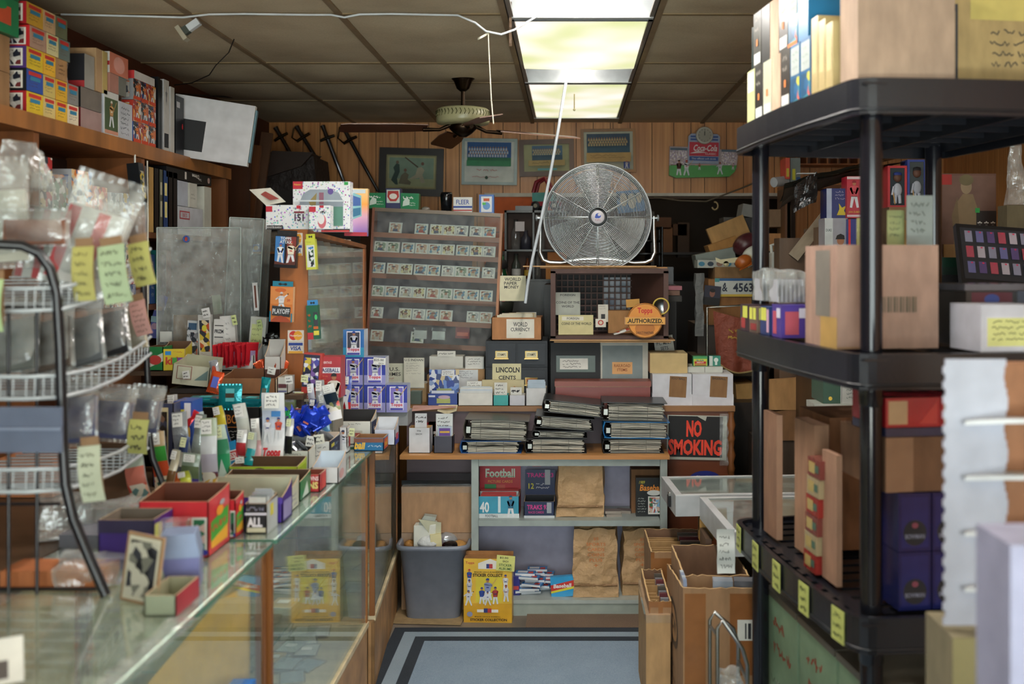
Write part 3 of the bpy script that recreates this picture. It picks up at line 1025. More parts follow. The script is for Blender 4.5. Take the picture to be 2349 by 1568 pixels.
# albums and boxes, right part of top shelf
for i,(y,w,h,c,cs,lb,art) in enumerate([
 (4.53,.02,.33,'#14161a:h','#0f1013:h','thin black album right of the basketball boxes',[]),
 (4.555,.018,.32,'#1d1f24:h','#14161a:h','second thin black album right of the basketball boxes',[]),
 (4.59,.06,.33,'#b9b9bb','#c6c4be','white long box with an outlined star standing on end',[('g',[(.3,.82),(.45,.84),(.5,.93),(.55,.84),(.7,.82),(.58,.75),(.63,.64),(.5,.71),(.37,.64),(.42,.75)],'#7a7a7c'),('r',.1,.05,.9,.25,'#16181c')]),
 (4.67,.045,.31,'#c6c4c0','#bdbab2','plain off-white long box standing on end',[]),
 (4.73,.10,.28,'#131316:h','#18181c:h','black rounded case with a small red badge',[('r',.1,.8,.5,.9,'#c8c8cc'),('e',.8,.5,.08,.05,'#b8242c')])]):
 sbox('album' if i < 2 else 'long_box' if i < 4 else 'case',lb,'album' if i < 2 else 'box' if i < 4 else 'case',y,y + w,2.272,h,.2,c,cs,f=art,r=art)
t = thing('box_lid','big white box lid leaning at the end of the bookcase shelf','box',(-1.84,4.86,2.265),(R(0),R(8),R(8)))
b = MB(); b.box(-.12,.26,0,.04,.0,.30,'#c9c9cb',R='#d9d7d0'); b.art(((-.12,0,0),(.38,0,0),(0,0,.3)),[('r',.12,.12,.42,.62,'#141417'),('r',.0,.0,.05,.9,'#b9b7b0')]); b.build('panel',t,None,None,.003)
b = MB(); b.box(.262,.27,.005,.035,.02,.28,'#5f7f8a'); b.box(.258,.264,.01,.03,.1,.2,'#5b4632'); b.build('edge_strip',t)
# lower shelf stock (z 1.89): small boxes, binders
z = 1.892
for i,(y0,y1,zz,h,c,cs,nm) in enumerate([
 (3.52,3.6,z,.24,'#c9c4bb','art:50:a83030,d0ccc4,30343e,c8b890','tall slim card box at the left end of the lower shelf'),
 (3.61,3.7,z,.17,'#d2cdbf','art:50:6a4a3a,d0ccc4,5a7a5a','short cream card box on the lower shelf'),
 (3.74,3.9,z,.215,'#a9abb0','art:50:d8803a,d0ccc4,4a5a8a,e0c090','grey and orange card box in the middle of the lower shelf'),
 (3.92,4.03,z,.165,'#d0622c','art:50:d0522c,e0b070,8a3a2a','orange card box on the lower shelf'),
 (4.06,4.14,z,.15,'#c8cdd0','art:50:b0b8bc,d8dcdc,70808a','pale silver card box on the lower shelf'),
 (4.17,4.3,z,.155,'#cfd0d2','art:50:30343e,d0ccc4,5a7aa0,c8a840','white card box with a round crest on the lower shelf')]):
 sbox('card_box',nm,'box',y0,y1,zz,h,.15,c,cs,f=[('r',.08,.1,.92,.9,cs)])
# small stock on the next shelf down (z 1.57)
k = 0
for ly in range(3):
 for j in range(3):
  y = 4.0 + j * .1
  c = [('#b8bcc4','art:60:30343e,d0ccc4,9a3a2a,c8a890','white'),('#a33a30','art:60:a83030,d0ccc4,e0c090','red'),('#3a4a7a','art:60:3a4a7a,d0ccc4,8a8aa0','blue')][(ly * 2 + j) % 3]
  sbox('card_box',f'small {c[2]} card box, {("first", "second", "third")[j]} in the {("bottom", "middle", "top")[ly]} row, bookcase third shelf','box',y,y + .095,1.572 + ly * .092,.09,.12,c[0],c[1],group='small card boxes below the lower shelf')
# binders in the right bay
bz = 1.892
for i,(y,w,c,nm,lab) in enumerate([
 (4.37,.05,'#4d5866:h','slate',None),(4.425,.055,'#b08a4e:c','tan',None),(4.485,.05,'#101114:h','black',None),(4.54,.04,'#55584a:h','dark olive','#b8b49a'),
 (4.585,.055,'#1d3d70:h','navy blue','#e4d48a'),(4.645,.05,'#0e0f12:h','plain black',None),(4.70,.05,'#121317:h','glossy black',None)]):
 t = thing('ring_binder',f'{nm} ring binder standing in the right bay of the bookcase','binder',(SX,y,bz),(0,0,0),'binders standing in the bookcase')
 b = MB(); b.box(-.25,0,0,.003,0,.29,c); b.box(-.25,0,w - .003,w,0,.29,c); b.box(-.003,.0,0,w,0,.29,c)
 b.build('cover',t)
 b = MB(); b.box(-.24,-.006,.005,w - .005,.005,.28,'#b5b0a2'); b.build('pages',t)
 if lab:
  b = MB(); b.art(((0,0,0),(0,w,0),(0,0,.29)),[('r',.25,.6,.75,.8,lab),('r',.25,.25,.75,.5,lab)],.001); b.build('spine_label',t)
for k,(c,cs,nm) in enumerate([('#b8303a','#c8c4c0','red and white'),('#1f4a8a','#2a5a9a','deep blue'),('#1a6a6a','#2a7a7a','teal'),('#22304a','#3a4a6a','navy'),('#c8c4bc','#a8503a','cream and rust')]):
 sbox('card_box',f'{nm} slim box on the bookcase shelf behind the clear bins','box',4.38 + k * .06,4.434 + k * .06,1.572,.24 - .02 * (k % 2),.16,c + ':h',cs + ':h',r=[('s',.2,.1,.8,.9,5,'#d8d8d4')])
o = sbox('tube_box','long black box with upside-down white lettering lying on white boxes','box',4.62,5.2,2.155,.05,.14,'#111114:h','#15161a:h',r=[('r',.38,.15,.42,.85,'#d6d0c8'),('e',.93,.5,.03,.3,'#c8a8a0')],rz=0)
b = MB()
vs,fs,tw,th = text_geo('Dime',.03)
b.add([(0.001,.36 - v[0] * .032 / th,.032 - v[1] * .02 / th) for v in vs],fs,'#d8d4cc')
vs,fs,tw,th = text_geo('Tubes',.01)
b.add([(0.001,.42 - v[0] * .012 / th,.014 - v[1] * .012 / th + .005) for v in vs],fs,'#d8d4cc')
b.build('lettering',o)
for (y0,y1,zz,h,c,nm,r) in [
 (4.76,5.08,1.892,.135,'#c4c6cc','large white postal box with a red stamp outline in the bookcase',[('r',.05,.55,.45,.85,'#b04a50'),('r',.08,.6,.42,.8,'#c4c6cc'),('t','BES',.25,.7,.25,.14,'#b04a50'),('s',.05,.1,.6,.3,2,'#4a5a98')]),
 (4.76,4.88,2.03,.12,'#b4b9c4','small grey-white box standing on the postal box',[]),
 (4.9,5.0,2.03,.12,'#d0cfc4','small cream box beside the grey-white one',[('s',.2,.3,.8,.6,2,'#6a665c')]),
 (5.1,5.2,1.892,.255,'#cbcabd','tall off-white folder leaning in the bookcase corner',[])]:
 sbox('postal_box',nm,'box',y0,y1,zz,h,.22,c,r=r)
t = thing('hanging_pack','black long card pack hanging from the bookcase shelf edge','pack',(-1.83,4.22,2.2),(0,0,0))
b = MB(); b.box(-.05,.0,0,.05,-.19,-.02,'#14161a:h',R='#24282c:h'); b.art(((.0,0,-.19),(0,.05,0),(0,0,.17)),[('r',.1,.1,.9,.8,'art:60:50584a,b0a890,c8b040,22262e')]); b.build('box',t,None,(0,R(-6),0))
b = MB(); b.tube([(-.02,.02,-.02),(-.02,.02,.015)],.004,'#d8d8d0'); b.build('hook',t)
b = MB(); b.tube([(-1.844,4.35,2.2),(-1.842,4.352,1.95),(-1.844,4.355,1.8),(-1.842,4.35,1.5)],.004,'#c9c4b4',5)
tag(b.build('cord'),'thin white cord running down the bookcase upright','cord')
# carved boards and poles in the dark corner behind the bookcase
for i,(px,y0,y1,d,w,tilt,c) in enumerate([(545,330,678,6.25,.05,6,'#6b4020:w'),(560,300,675,6.3,.035,8,'#5a3a22:w'),(530,320,681,6.0,.09,2,'#4a2a14:w')]):
 b = MB(); b.box(-w,w,0,.02,0,(y1 - y0) * d / F,c)
 o = b.build('wooden_board',None,(X(px,d),d,Z(y1,d)),(0,R(tilt),0)); tag(o,('brown board leaning in the dark back corner','thin brown stick leaning furthest into the back corner','wide dark board behind the bookcase end')[i],'board')
b = MB(); b.box(-2.19,-1.6,5.9,6.5,0,1.55,'#1c130d:w'); tag(b.build('corner_cabinet',None,None,None,.01),'low dark cabinet in the shadowy back corner','cabinet')
# ---------------- narrow showcase on the counter (wood side panel faces the shop) and hanging packs
t = thing('wall_showcase','narrow orange-brown wooden showcase on the counter with slanted glass shelves of cards','display case',(-1.105,4.2,1.0),(0,0,R(1.5)))
OW = '#a8622a:w'
b = MB(); b.box(-.115,0,0,.016,0,.875,OW); b.build('side_panel',t,None,None,.002)
b = MB(); b.box(-.115,0,1.36,1.38,0,.834,OW); b.build('end_panel',t)
b = MB()
b.add([(-.115,0,.875),(.0,0,.875),(.0,1.38,.835),(-.115,1.38,.835),(-.115,0,.895),(.004,-.004,.895),(.004,1.38,.855),(-.115,1.38,.855)],[(0,1,5,4),(1,2,6,5),(2,3,7,6),(3,0,4,7),(4,5,6,7),(3,2,1,0)],OW)
b.build('top_board',t)
b = MB(); b.box(-.02,.003,1.32,1.38,0,.834,OW); b.build('frame_post',t)
b = MB(); b.box(-.115,-.109,.016,1.36,0,.83,'#7b7468'); b.build('back_board',t)
b = MB(); b.box(-.006,-.002,.016,1.33,.0,.832,'glassdusty'); b.build('glass_pane',t)
for k in range(6):
 b = MB(); z = .08 + .14 * k; b.box(-.109,-.012,.016,1.36,z,z + .006,'#a39a88'); b.build('shelf',t)
for k in range(6):
 for j in range(9):
  b = MB(); b.box(-.038,.038,-.002,.002,0,.1,'#d8dad6',F=random.choice(['#c8cfcc','#e4dfd0','#b9c0c0','#d8c9b8']))
  o = b.build('framed_card')
  yy = 4.2 + .08 + j * .142
  o.location = (-1.16 - (yy - 4.2) * .026,yy,1.087 + .14 * k)
  o.rotation_euler = (R(-18),0,R(62))
  tag(o,f'pale card {("first", "second", "third", "fourth", "fifth", "sixth", "seventh", "eighth", "ninth")[j]} in depth on the {("lowest", "second", "third", "fourth", "fifth", "highest")[k]} shelf of the narrow showcase','card','cards in the narrow showcase')
# ---------------- main wall showcase, leaning slightly
ROLL = R(2.7)
t = thing('wall_showcase','large shallow wood and glass showcase of cards standing on the rear desk','display case',(X(984,5.66),5.66,1.0),(0,ROLL,0))
MW = '#8a5140:wx'
b = MB()
W2,HH = .372,1.055
b.box(-W2,-W2 + .015,0,.1,0,HH,'#8f5740:w'); b.box(W2 - .015,W2,0,.1,0,HH,'#a0683f:w'); b.box(-W2 + .015,W2 - .015,0,.1,HH - .02,HH,'#8a7a68:wx'); b.box(-W2,W2,0,.1,0,.015,MW)
b.build('case',t)
b = MB(); b.box(-W2 + .015,.2,.09,.1,.015,HH - .02,'#46404c'); b.box(.2,W2 - .015,.09,.1,.015,.72,'#4a3d42'); b.build('back_board',t)
b = MB(); b.box(-W2 + .015,W2 - .015,-.004,.0,.015,HH - .02,'caseglass'); b.build('glass_pane',t)
sy = [533,578,627,680,730,783,838]
CARDS = {'art:90:5a8aa8,d8d4c8,b0a898,8a4a3a': 'blue','art:90:8aa08a,d8d4c8,5a6a5a': 'green','art:90:c8a890,d8d4c8,a87060': 'pinkish','art:90:b8b8b8,e4e0d8,787878': 'grey','art:90:d8cfa0,6a4a30,e4e0d0': 'cream'}
CK = list(CARDS)
FI = 0
ordn = ['first','second','third','fourth','fifth','sixth','seventh','eighth','ninth']
shn = ['top','second','third','fourth','fifth','lowest']
skip = {0: [0,2],4: [1,6],5: [1,2,4,5,6,7,8],2: []}
rnd = random.Random(77)
for k,py in enumerate(sy):
 z = (Z(py + 7,5.66) - 1.0) - .015
 b = MB(); b.box(-W2 + .015,W2 - .015,.0,.088,z - .008,z + .006,MW,F='#94604a:wx')
 b.box(-W2 + .015,W2 - .015,.0,.004,z + .006,z + .02,'#94604a:wx'); b.build('shelf',t)
 if k == 6:
  continue
 for j in range(9):
  if j in skip.get(k,[]):
   continue
  x = -W2 + .05 + j * .0775 + rnd.uniform(-.006,.006)
  key = rnd.choice(CK)
  c = MB()
  c.box(-.0375,.0375,0,.004,0,.078,'#d3dad9:g')
  c.art(front(.075,.078),[('r',.05,.06,.95,.94,'#e4e2da'),('r',.12,.26,.88,.9,key),('g',[(.3,.28),(.7,.28),(.66,.5),(.34,.5)],rnd.choice(['#c8c4bc','#3a4a6a','#a8504a','#b9b09a'])),('e',.5,.6,.1,.13,'#a87a60'),('r',.4,.68,.62,.76,rnd.choice(['#203050','#7a2020','#2a4a30']))])
  zb = z + .008
  cr,sr = math.cos(ROLL),math.sin(ROLL)
  wx = t.location.x + x * cr + zb * sr
  wz = 1.0 - x * sr + zb * cr
  o = c.build('holder_card',None,(wx,5.66 + .02,wz),(R(-20),ROLL,0))
  tag(o,f'{CARDS[key]} card in holder, {ordn[j]} place on the {shn[k]} shelf of the large showcase','card','cards on the shelves of the large showcase')
# few odd things on the lowest shelves
for i,(px,pt,pb,c,lb) in enumerate([(963,752,778,'#d8dcd8','clear acrylic box of cards'),(1005,752,780,'#cfd4d0','second clear acrylic box of cards'),(1060,748,776,'#8a3a40','dark red small box')]):
 w = .08
 b = MB(); b.box(-w / 2,w / 2,0,.03,0,.07,'sleeve' if i < 2 else c);
 if i < 2: b.box(-w / 2 + .004,w / 2 - .004,.004,.026,.003,.05,c)
 else: b.art(front(w,.07),[('r',.1,.2,.9,.5,'#c86a5a')])
 o = b.build('acrylic_box' if i < 2 else 'small_box',None,(X(px,5.68),5.685,Z(pb,5.68)),(0,ROLL,0)); tag(o,lb + ' on the lowest shelf of the large showcase','box')
# ================================================================ rear desk stock (surface z = 1.0)
INK = '#26262a'
def stand_card(r,x,y,wd,hh,c,n):
 b = MB(); b.box(x - wd / 2,x + wd / 2,y,y + .003,.004,.05 + hh,c); b.art(((x - wd / 2,y,.05),(wd,0,0),(0,0,hh)),[('s',.08,.1,.95,.92,n,INK)]); b.build('note_card',r)
def stand_card2(r,x,y,wd,z0,z1,c,n):
 b = MB(); b.box(x - wd / 2,x + wd / 2,y,y + .003,z0,z1,c)
 b.art(((x - wd / 2,y,z0 + (z1 - z0) * .45),(wd,0,0),(0,0,(z1 - z0) * .5)),[('s',.08,.2,.95,.95,n,INK)] if n else [('r',.1,.1,.9,.9,'#6a4a9a'),('r',.15,.4,.85,.6,'#d8b04a')]); b.build('note_card' if n else 'sleeved_card',r)
# on top of the large showcase
def topitem(px,d=5.68):
 return 2.052 - (X(px,d) - X(984,5.66)) * math.tan(ROLL)
g2 = [('r',.06,.1,.94,.9,'#17804e'),('s',.1,.55,.9,.9,1,'#e4ece4'),('g',[(.12,.2),(.5,.3),(.5,.62),(.3,.72),(.15,.5)],'#cfe0d4'),('s',.5,.2,.92,.5,2,'#dfe8df')]
pbox('card_box','green and white card box at the left on top of the large showcase','box',843,884,442,5.67,z=topitem(863),dep=.06,c='#17804e:h',f=g2)
pbox('card_box','green and white card box right of the dark blue one on the showcase','box',918,960,443,5.67,z=topitem(939),dep=.06,c='#17804e:h',f=g2,ry=2)
pbox('card_box','dark blue box with a red and white shield, between the green boxes','box',885,919,432,5.67,z=topitem(902),dep=.06,c='#2c3260:h',f=[('r',.06,.3,.94,.94,'#c8d4cc'),('g',[(.15,.88),(.85,.88),(.9,.6),(.7,.38),(.3,.38),(.1,.6)],'#b83a34'),('e',.5,.62,.26,.14,'#e8e4da')])
t = thing('black_cup','glossy black cup on top of the large showcase','cup',(X(1023,5.7),5.72,topitem(1023) - .002))
b = MB(); b.lathe([(0,0),(.03,0),(.035,.1),(.031,.115),(.029,.115),(.028,.01),(0,.01)],'#0e1014:g',(0,0,0),20); b.build('cup',t)
pbox('card_box','white card box with red lettering and blue stripe on the showcase','box',1040,1083,452,5.67,z=topitem(1061),dep=.05,c='#dcdcd8',f=[('t','FLEER',.5,.68,.7,.3,'#2c4a9a'),('r',0,.3,1,.42,'#2c4a9a'),('r',0,.1,1,.18,'#b83a34')])
pbox('card_box','small bright blue and white box at the right end of the showcase top','box',1099,1133,446,5.67,z=topitem(1115),dep=.05,c='#2a62b0:h',f=[('r',.14,.08,.86,.9,'#e2e4e6'),('e',.5,.4,.25,.2,'#6a9ad0'),('r',.3,.65,.7,.8,'#d0603a'),('r',.22,.45,.45,.58,'#58b85a')],side='#1f55a0:h')
t = thing('crumpled_bag','crumpled clear wrapper on the showcase top edge','bag',(X(974,5.65),5.7,topitem(974)))
b = MB(); b.ball((0,0,.012),.022,'bag',1.2,1,.6); b.build('wrapper',t,None,None,0,.012)
# filing drawers
def drawers(label,z,labs):
 t = thing('drawer_cabinet',label,'drawer unit',(X(1185,5.42),5.42,z))
 b = MB(); w = .168
 b.box(-w,w,0,.34,0,.142,'#2c3137'); b.build('body',t,None,None,.004)
 for i,(s,lc) in enumerate(zip((-1,1),labs)):
  x0,x1 = (-w + .012,-.006) if s < 0 else (.006,w - .012)
  b = MB(); b.box(x0,x1,-.008,0,.014,.128,'#30363d')
  dr = b.build('drawer',t,None,None,.003)
  cx = (x0 + x1) / 2
  b = MB()
  b.box(cx - .034,cx + .034,-.012,-.008,.05,.088,'#8a7448:m'); b.box(cx - .038,cx + .038,-.022,-.008,.044,.05,'#a58a5a:m')
  b.build('label_holder',dr)
  b = MB(); b.box(cx - .028,cx + .028,-.0135,-.012,.055,.083,lc[1]); b.art(((cx - .028,-.0135,.055),(.056,0,0),(0,0,.028)),[('t',lc[0],.5,.5,.8,.5,'#3c3428')]); b.build('label_card',dr)
 return t
drawers('dark grey two-drawer card file, lower one, behind the small coin boxes',1.045,[('CENTS','#cfc08a'),('MISC','#c07a4a')])
drawers('dark grey two-drawer card file, upper one, under the world currency carton',1.189,[('STAMPS','#e4dcb8'),('STAMPS','#e4dcb8')])
b = MB(); b.box(X(1117,5.42),X(1255,5.42),5.43,5.7,1.0,1.045,'#16181c'); tag(b.build('wooden_block'),'black block under the dark grey card files','block')
def world_box():
 t = thing('carton','brown carton labelled for world currency on the grey card files','box',(X(1185,5.43),5.43,1.333))
 w,h = .275,.125
 b = MB(); b.box(-w / 2,w / 2,0,.22,0,.004,'#a0704a:c'); b.box(-w / 2,w / 2,0,.004,0,h,'#b07c52:c'); b.box(-w / 2,w / 2,.216,.22,0,h,'#9a6c46:c'); b.box(-w / 2,-w / 2 + .004,0,.22,0,h,'#8a5e3c:c'); b.box(w / 2 - .004,w / 2,0,.22,0,h,'#8a5e3c:c')
 b.build('carton',t,None,None,.001)
 b = MB(); b.art(front(w,h),[('r',.3,.1,.85,.93,'#e2dfd2'),('t','WORLD',.575,.7,.28,.2,INK),('t','CURRENCY',.575,.48,.38,.16,INK),('s',.55,.25,.6,.33,1,INK)],.0012); b.build('paper_label',t)
 b = MB()
 for i in range(9):
  b.box(-w / 2 + .03 + i * .012,w / 2 - .06 + i * .003,.02 + i * .02,.024 + i * .02,.01,h + .012 + .004 * (i % 3),random.choice(['#d8d2bc','#c9b58a','#dfe0d8']))
 b.build('divider_cards',t)
world_box()
slip('handwritten_sign','cream card sign reading world paper money behind the currency carton','sign',1146,1206,632,690,5.66,'#ddd8b8',[('t','WORLD',.5,.86,.62,.13,INK),('t','PAPER',.42,.7,.5,.12,INK),('t','MONEY',.46,.55,.56,.12,INK)],rx=-3,th=.003)
# brown milk crate on its side with papers, cardboard and fan on top
t = thing('plastic_crate','brown plastic milk crate lying on its side, holding coin envelopes','crate',(X(1398,5.34),5.34,1.352))
CR = '#4e342c'
w,h,dp = .303,.36,.3
b = MB()
b.box(-w,w,0,dp,0,.014,CR); b.box(-w,w,0,dp,h - .014,h,CR); b.box(-w,-w + .012,0,dp,0,h,CR)
b.add([(w,0,0),(w - .16,dp,0),(w - .16,dp,h),(w,0,h)],[(0,1,2,3)],CR); b.add([(w - .012,0,0),(w - .172,dp,0),(w - .172,dp,h),(w - .012,0,h)],[(3,2,1,0)],CR)
b.build('shell',t,None,None,.003)
b = MB()
for x0,x1,z0,z1 in ((-w - .012,w + .012,-.012,.012),(-w - .012,w + .012,h - .012,h + .012),(-w - .012,-w + .014,0,h),(w - .014,w + .012,0,h)):
 b.box(x0,x1,-.016,.004,z0,z1,CR)
b.build('rim',t,None,None,.004)
b = MB()
gx0,gx1 = -w + .012,w - .16
for i in range(14):
 x = gx0 + (gx1 - gx0) * i / 13
 b.box(x - .0035,x + .0035,dp - .01,dp,.01,h - .01,CR)
for i in range(10):
 z = .02 + (h - .04) * i / 9
 b.box(gx0,gx1,dp - .012,dp - .002,z - .0035,z + .0035,CR)
b.build('back_lattice',t)
b = MB(); b.box(-w * 1.15,w * 1.1,-.01,dp + .02,h + .014,h + .021,'#a6794c:c'); b.box(-w * 1.45,w * .9,-.03,dp,h + .022,h + .028,'#b08556:c',F='#c49a68')
tag(b.build('cardboard_sheet',None,(X(1388,5.34),5.34,1.352)),'two corrugated cardboard sheets lying between crate and silver fan','cardboard')
b = MB(); b.box(-w * 1.05,w * 1.15,-.03,dp,-.012,-.006,'#9a7048:c',F='#c49a68'); b.box(-w * .98,w * 1.08,-.02,dp,-.022,-.015,'#8a6440:c',F='#b88e5c')
tag(b.build('cardboard_sheet',None,(X(1398,5.34),5.34,1.352),(0,0,0)),'corrugated cardboard sheets lying under the brown crate','cardboard')
# supports under the crate: folder boxes
b = MB(); b.box(X(1270,5.42),X(1480,5.42),5.46,5.68,1.0,1.328,'#2b2a30'); tag(b.build('storage_box',None,None,None,.004),'dark box standing behind the album frames, carrying the crate','box')
yc = 5.33
slip('envelope','grey plastic envelope labelled foreign coins of the world inside the crate','envelope',1274,1331,670,722,5.5,'#a2a69c:g',[('t','FOREIGN',.5,.88,.6,.09,INK),('t','COINS OF THE',.5,.55,.95,.1,INK),('t','WORLD',.5,.38,.5,.1,INK)],rx=-6)
pbox('envelope_box','yellowed box labelled foreign coins of the world, in front in the crate','box',1281,1361,722,5.38,z=1.368,dep=.08,c='#c9c08e',f=[('t','FOREIGN',.48,.82,.35,.13,INK),('r',.1,.72,.72,.92,'#d8d4c4'),('t','FOREIGN',.42,.82,.35,.12,INK),('t','COINS OF THE WORLD',.52,.56,.86,.13,INK)],rx=-8)
slip('stamp_card','small white stamp card with a dark square mark standing in the crate','card',1372,1395,698,738,5.45,'#cfcabd',[('s',.1,.7,.9,.95,2,INK),('r',.3,.15,.7,.45,'#1c1c1e')],rx=-5)
slip('button_card','little white card with a red round portrait button in the crate','card',1366,1390,731,750,5.40,'#dad6c8',[('e',.5,.55,.28,.32,'#b8443a'),('e',.5,.55,.16,.2,'#d8c8b0')],rx=-5)
b = MB()
for i in range(7):
 b.obox((X(1420 + i * 7,5.42),5.42 + .01 * (i % 2),1.376 + .006 * i),(.03,.004,.008),(-.002,.02,0),(0,0,.004),['#dcdcd4','#c8503a','#e4e4e0'][i % 3])
tag(b.build('paper_scraps'),'loose pile of small white and red paper scraps in the crate','paper',kind='stuff')
pbox('carton','low tan carton inside the crate behind the round sign','box',1395,1460,712,5.5,z=1.368,dep=.1,c='#a97c4e:c')
pbox('folder','white papers leaning against the right rim of the crate','paper',1475,1492,628,5.62,yb=690,dep=.02,c='#cfd0cc',ry=5)
slip('brown_envelope','crumpled orange-tan envelope stuck on the crate above the round sign','envelope',1437,1468,686,704,5.33,'#b98a3c',[],rz=0,ry=-4)
b = MB(); b.box(X(1272,5.72),X(1462,5.72),5.70,5.76,1.002,1.70,'#191617'); tag(b.build('storage_box'),'tall black box standing behind the brown crate','box')  # dark backing put in so the crate lattice opens onto darkness
slip('white_papers','white sheets hanging behind the crate lattice','paper',1383,1450,636,712,5.685,'#b8bec6',[('r',.1,.1,.45,.4,'#8a94a4'),('r',.55,.5,.9,.85,'#9aa4b0')])
# round partner sign
t = thing('round_sign','round orange partner sign clipped on the crate','sign',(X(1479,5.3),5.29,Z(735,5.3)))
r = .094
b = MB(); b.lathe([(0,.006),(r,.006),(r,0),(0,0)],'#c98236:h',(0,-.003,0),40,'y')
fr = ((-r,-.003,-r),(2 * r,0,0),(0,0,2 * r))
b.art(fr,[('e',.5,.5,.485,.485,'#6a4420'),('e',.5,.5,.47,.47,'#dc9442'),('t','Topps',.5,.77,.42,.2,'#c8282e',.03),('e',.5,.28,.28,.2,'#b87434'),('t','DIRECT PARTNER',.5,.16,.5,.07,'#4a2c14')])
b.build('disc',t)
b = MB(); b.box(-.108,.108,-.012,-.004,-.02,.02,'#c48438:h'); b.art(((-.108,-.012,-.02),(.216,0,0),(0,0,.04)),[('r',.02,.08,.98,.92,'#e0a850'),('t','.AUTHORIZED.',.5,.5,.88,.6,'#151210',.03)]); b.build('banner',t)
t = thing('round_mirror','small round mirror with yellow rim behind the round orange sign','mirror',(X(1516,5.33),5.325,Z(702,5.33)))
b = MB(); b.torus(.042,.005,'#c9b04a:h',n=28); b.build('rim',t); b = MB(); b.lathe([(0,.002),(.04,.002),(.04,.0)],'#8a8f92:m',(0,-.002,0),28,'y'); b.build('mirror_glass',t)
# frames in front of the crate
t = thing('framed_album','black album page holding notes, leaning left of the aluminium frame','frame',(X(1321,5.33),5.43,1.0),(R(-1),0,0))
w = 117 * 5.33 / F
b = MB(); b.box(-w / 2,w / 2,0,.02,0,.32,'#1b1d21'); b.build('backing',t,None,None,.003)
b = MB(); b.box(-w / 2 + .03,w / 2 - .03,-.003,0,.16,.25,'#2f4236:h'); b.art(((-w / 2 + .05,-.003,.175),(w - .12,0,0),(0,0,.06)),[('r',0,0,1,1,'#dcdcd4'),('s',.05,.1,.95,.9,3,INK)]); b.build('paper_label',t)
t = thing('framed_album','pale aluminium picture frame with an orange railroad note','frame',(X(1434,5.33),5.43,1.0),(R(-1),0,0))
w = 112 * 5.33 / F
b = MB(); b.box(-w / 2,w / 2,0,.02,0,.322,'#c3c3b8'); b.build('backing',t,None,None,.004)
b = MB(); b.box(-w / 2 + .012,w / 2 - .03,-.003,0,.02,.305,'#7f8c8e'); b.art(((-.02 - .045,-.003,.15),(.11,0,0),(0,0,.065)),[('r',0,0,1,1,'#d8a46c'),('t','RAILROAD',.5,.7,.8,.25,'#8a4a20'),('t','ITEMS',.5,.35,.5,.25,'#8a4a20')]); b.build('picture',t)
slip('paper_note','torn grey note with mint lettering behind the kraft box','note',1504,1548,770,810,5.5,'#b4b6b0',[('t','P.C. MINT',.5,.6,.75,.2,INK),('t','SETS',.5,.3,.4,.2,INK)],ry=-8)
# mahogany chest
t = thing('wooden_chest','long reddish mahogany chest in front of the album frames','chest',(X(1383,5.28),5.285,1.0))
w = 218 * 5.28 / F
b = MB(); b.box(-w / 2,w / 2,0,.125,0,.098,'#85403a:wx'); b.build('base',t,None,None,.003)
b = MB(); b.box(-w / 2 - .004,w / 2 + .004,-.004,.129,.1,.127,'#8e4a3c:wx'); b.build('lid',t,None,None,.003)
b = MB(); b.box(-w / 2,w / 2,-.001,.125,.097,.101,'#c8a888'); b.build('edge_inlay',t)
# white sorting boxes
for i,(a,c,word,nm) in enumerate([(1497,1587,'FOOTBALL','white card storage box with brown football note, right of the chest'),(1589,1682,'BASEBALL','white card storage box with brown baseball note, right end of the desk')]):
 w = (c - a) * 5.28 / F
 t = thing('storage_box',nm,'box',(X((a + c) / 2,5.28),5.285,1.0))
 b = MB(); b.box(-w / 2,w / 2,0,.24,0,.165,'#d3d5dc',T='#dfe0e0'); b.build('carton',t,None,None,.002)
 b = MB(); b.box(-w / 2 - .002,w / 2 + .002,-.004,.244,0,.058,'#d9dae2'); b.build('tray_base',t,None,None,.002)
 b = MB(); b.box(-.02,.07,-.006,-.004,.045,.155,'#8f6a45:c'); b.art(((-.02,-.006,.045),(.09,0,0),(0,0,.11)),[('t',word,.5,.9,.8,.11,INK)]); b.build('paper_note',t,None,(0,R(3),0))
pbox('kraft_box','flat kraft box lying on the football storage box','box',1491,1577,810,5.33,z=1.166,dep=.2,c='#c3ab78',top='#cbb888',side='#a8744c')
pbox('storage_box','low white carton pair on top of the baseball storage box','box',1577,1658,842,5.36,z=1.166,h=.03,dep=.17,c='#c9ccc4',f=[('r',.48,0,.5,1,'#8a8a84')])
pbox('gum_box','small green and yellow candy box on the baseball storage box','box',1590,1623,817,5.38,z=1.197,dep=.05,c='#3f9a58:h',f=[('r',.04,.05,.96,.75,'#c8d04a'),('r',.1,.25,.9,.5,'#c83a34'),('t','BLAIR',.5,.6,.7,.14,'#2c5a9a'),('t','MINT',.5,.38,.5,.14,'#e8e4d8'),('r',.1,.08,.9,.18,'#a83a3a')],t=[('e',.5,.5,.4,.4,'#3fae6a')])
pbox('card_box','small teal and white card box beside the candy box','box',1627,1653,816,5.4,z=1.197,dep=.05,c='#16806a:h',f=[('r',.0,0,.3,1,'#ccd6d0'),('e',.6,.6,.2,.22,'#d8e6e0'),('r',.5,.1,.7,.5,'#d8e6e0')])
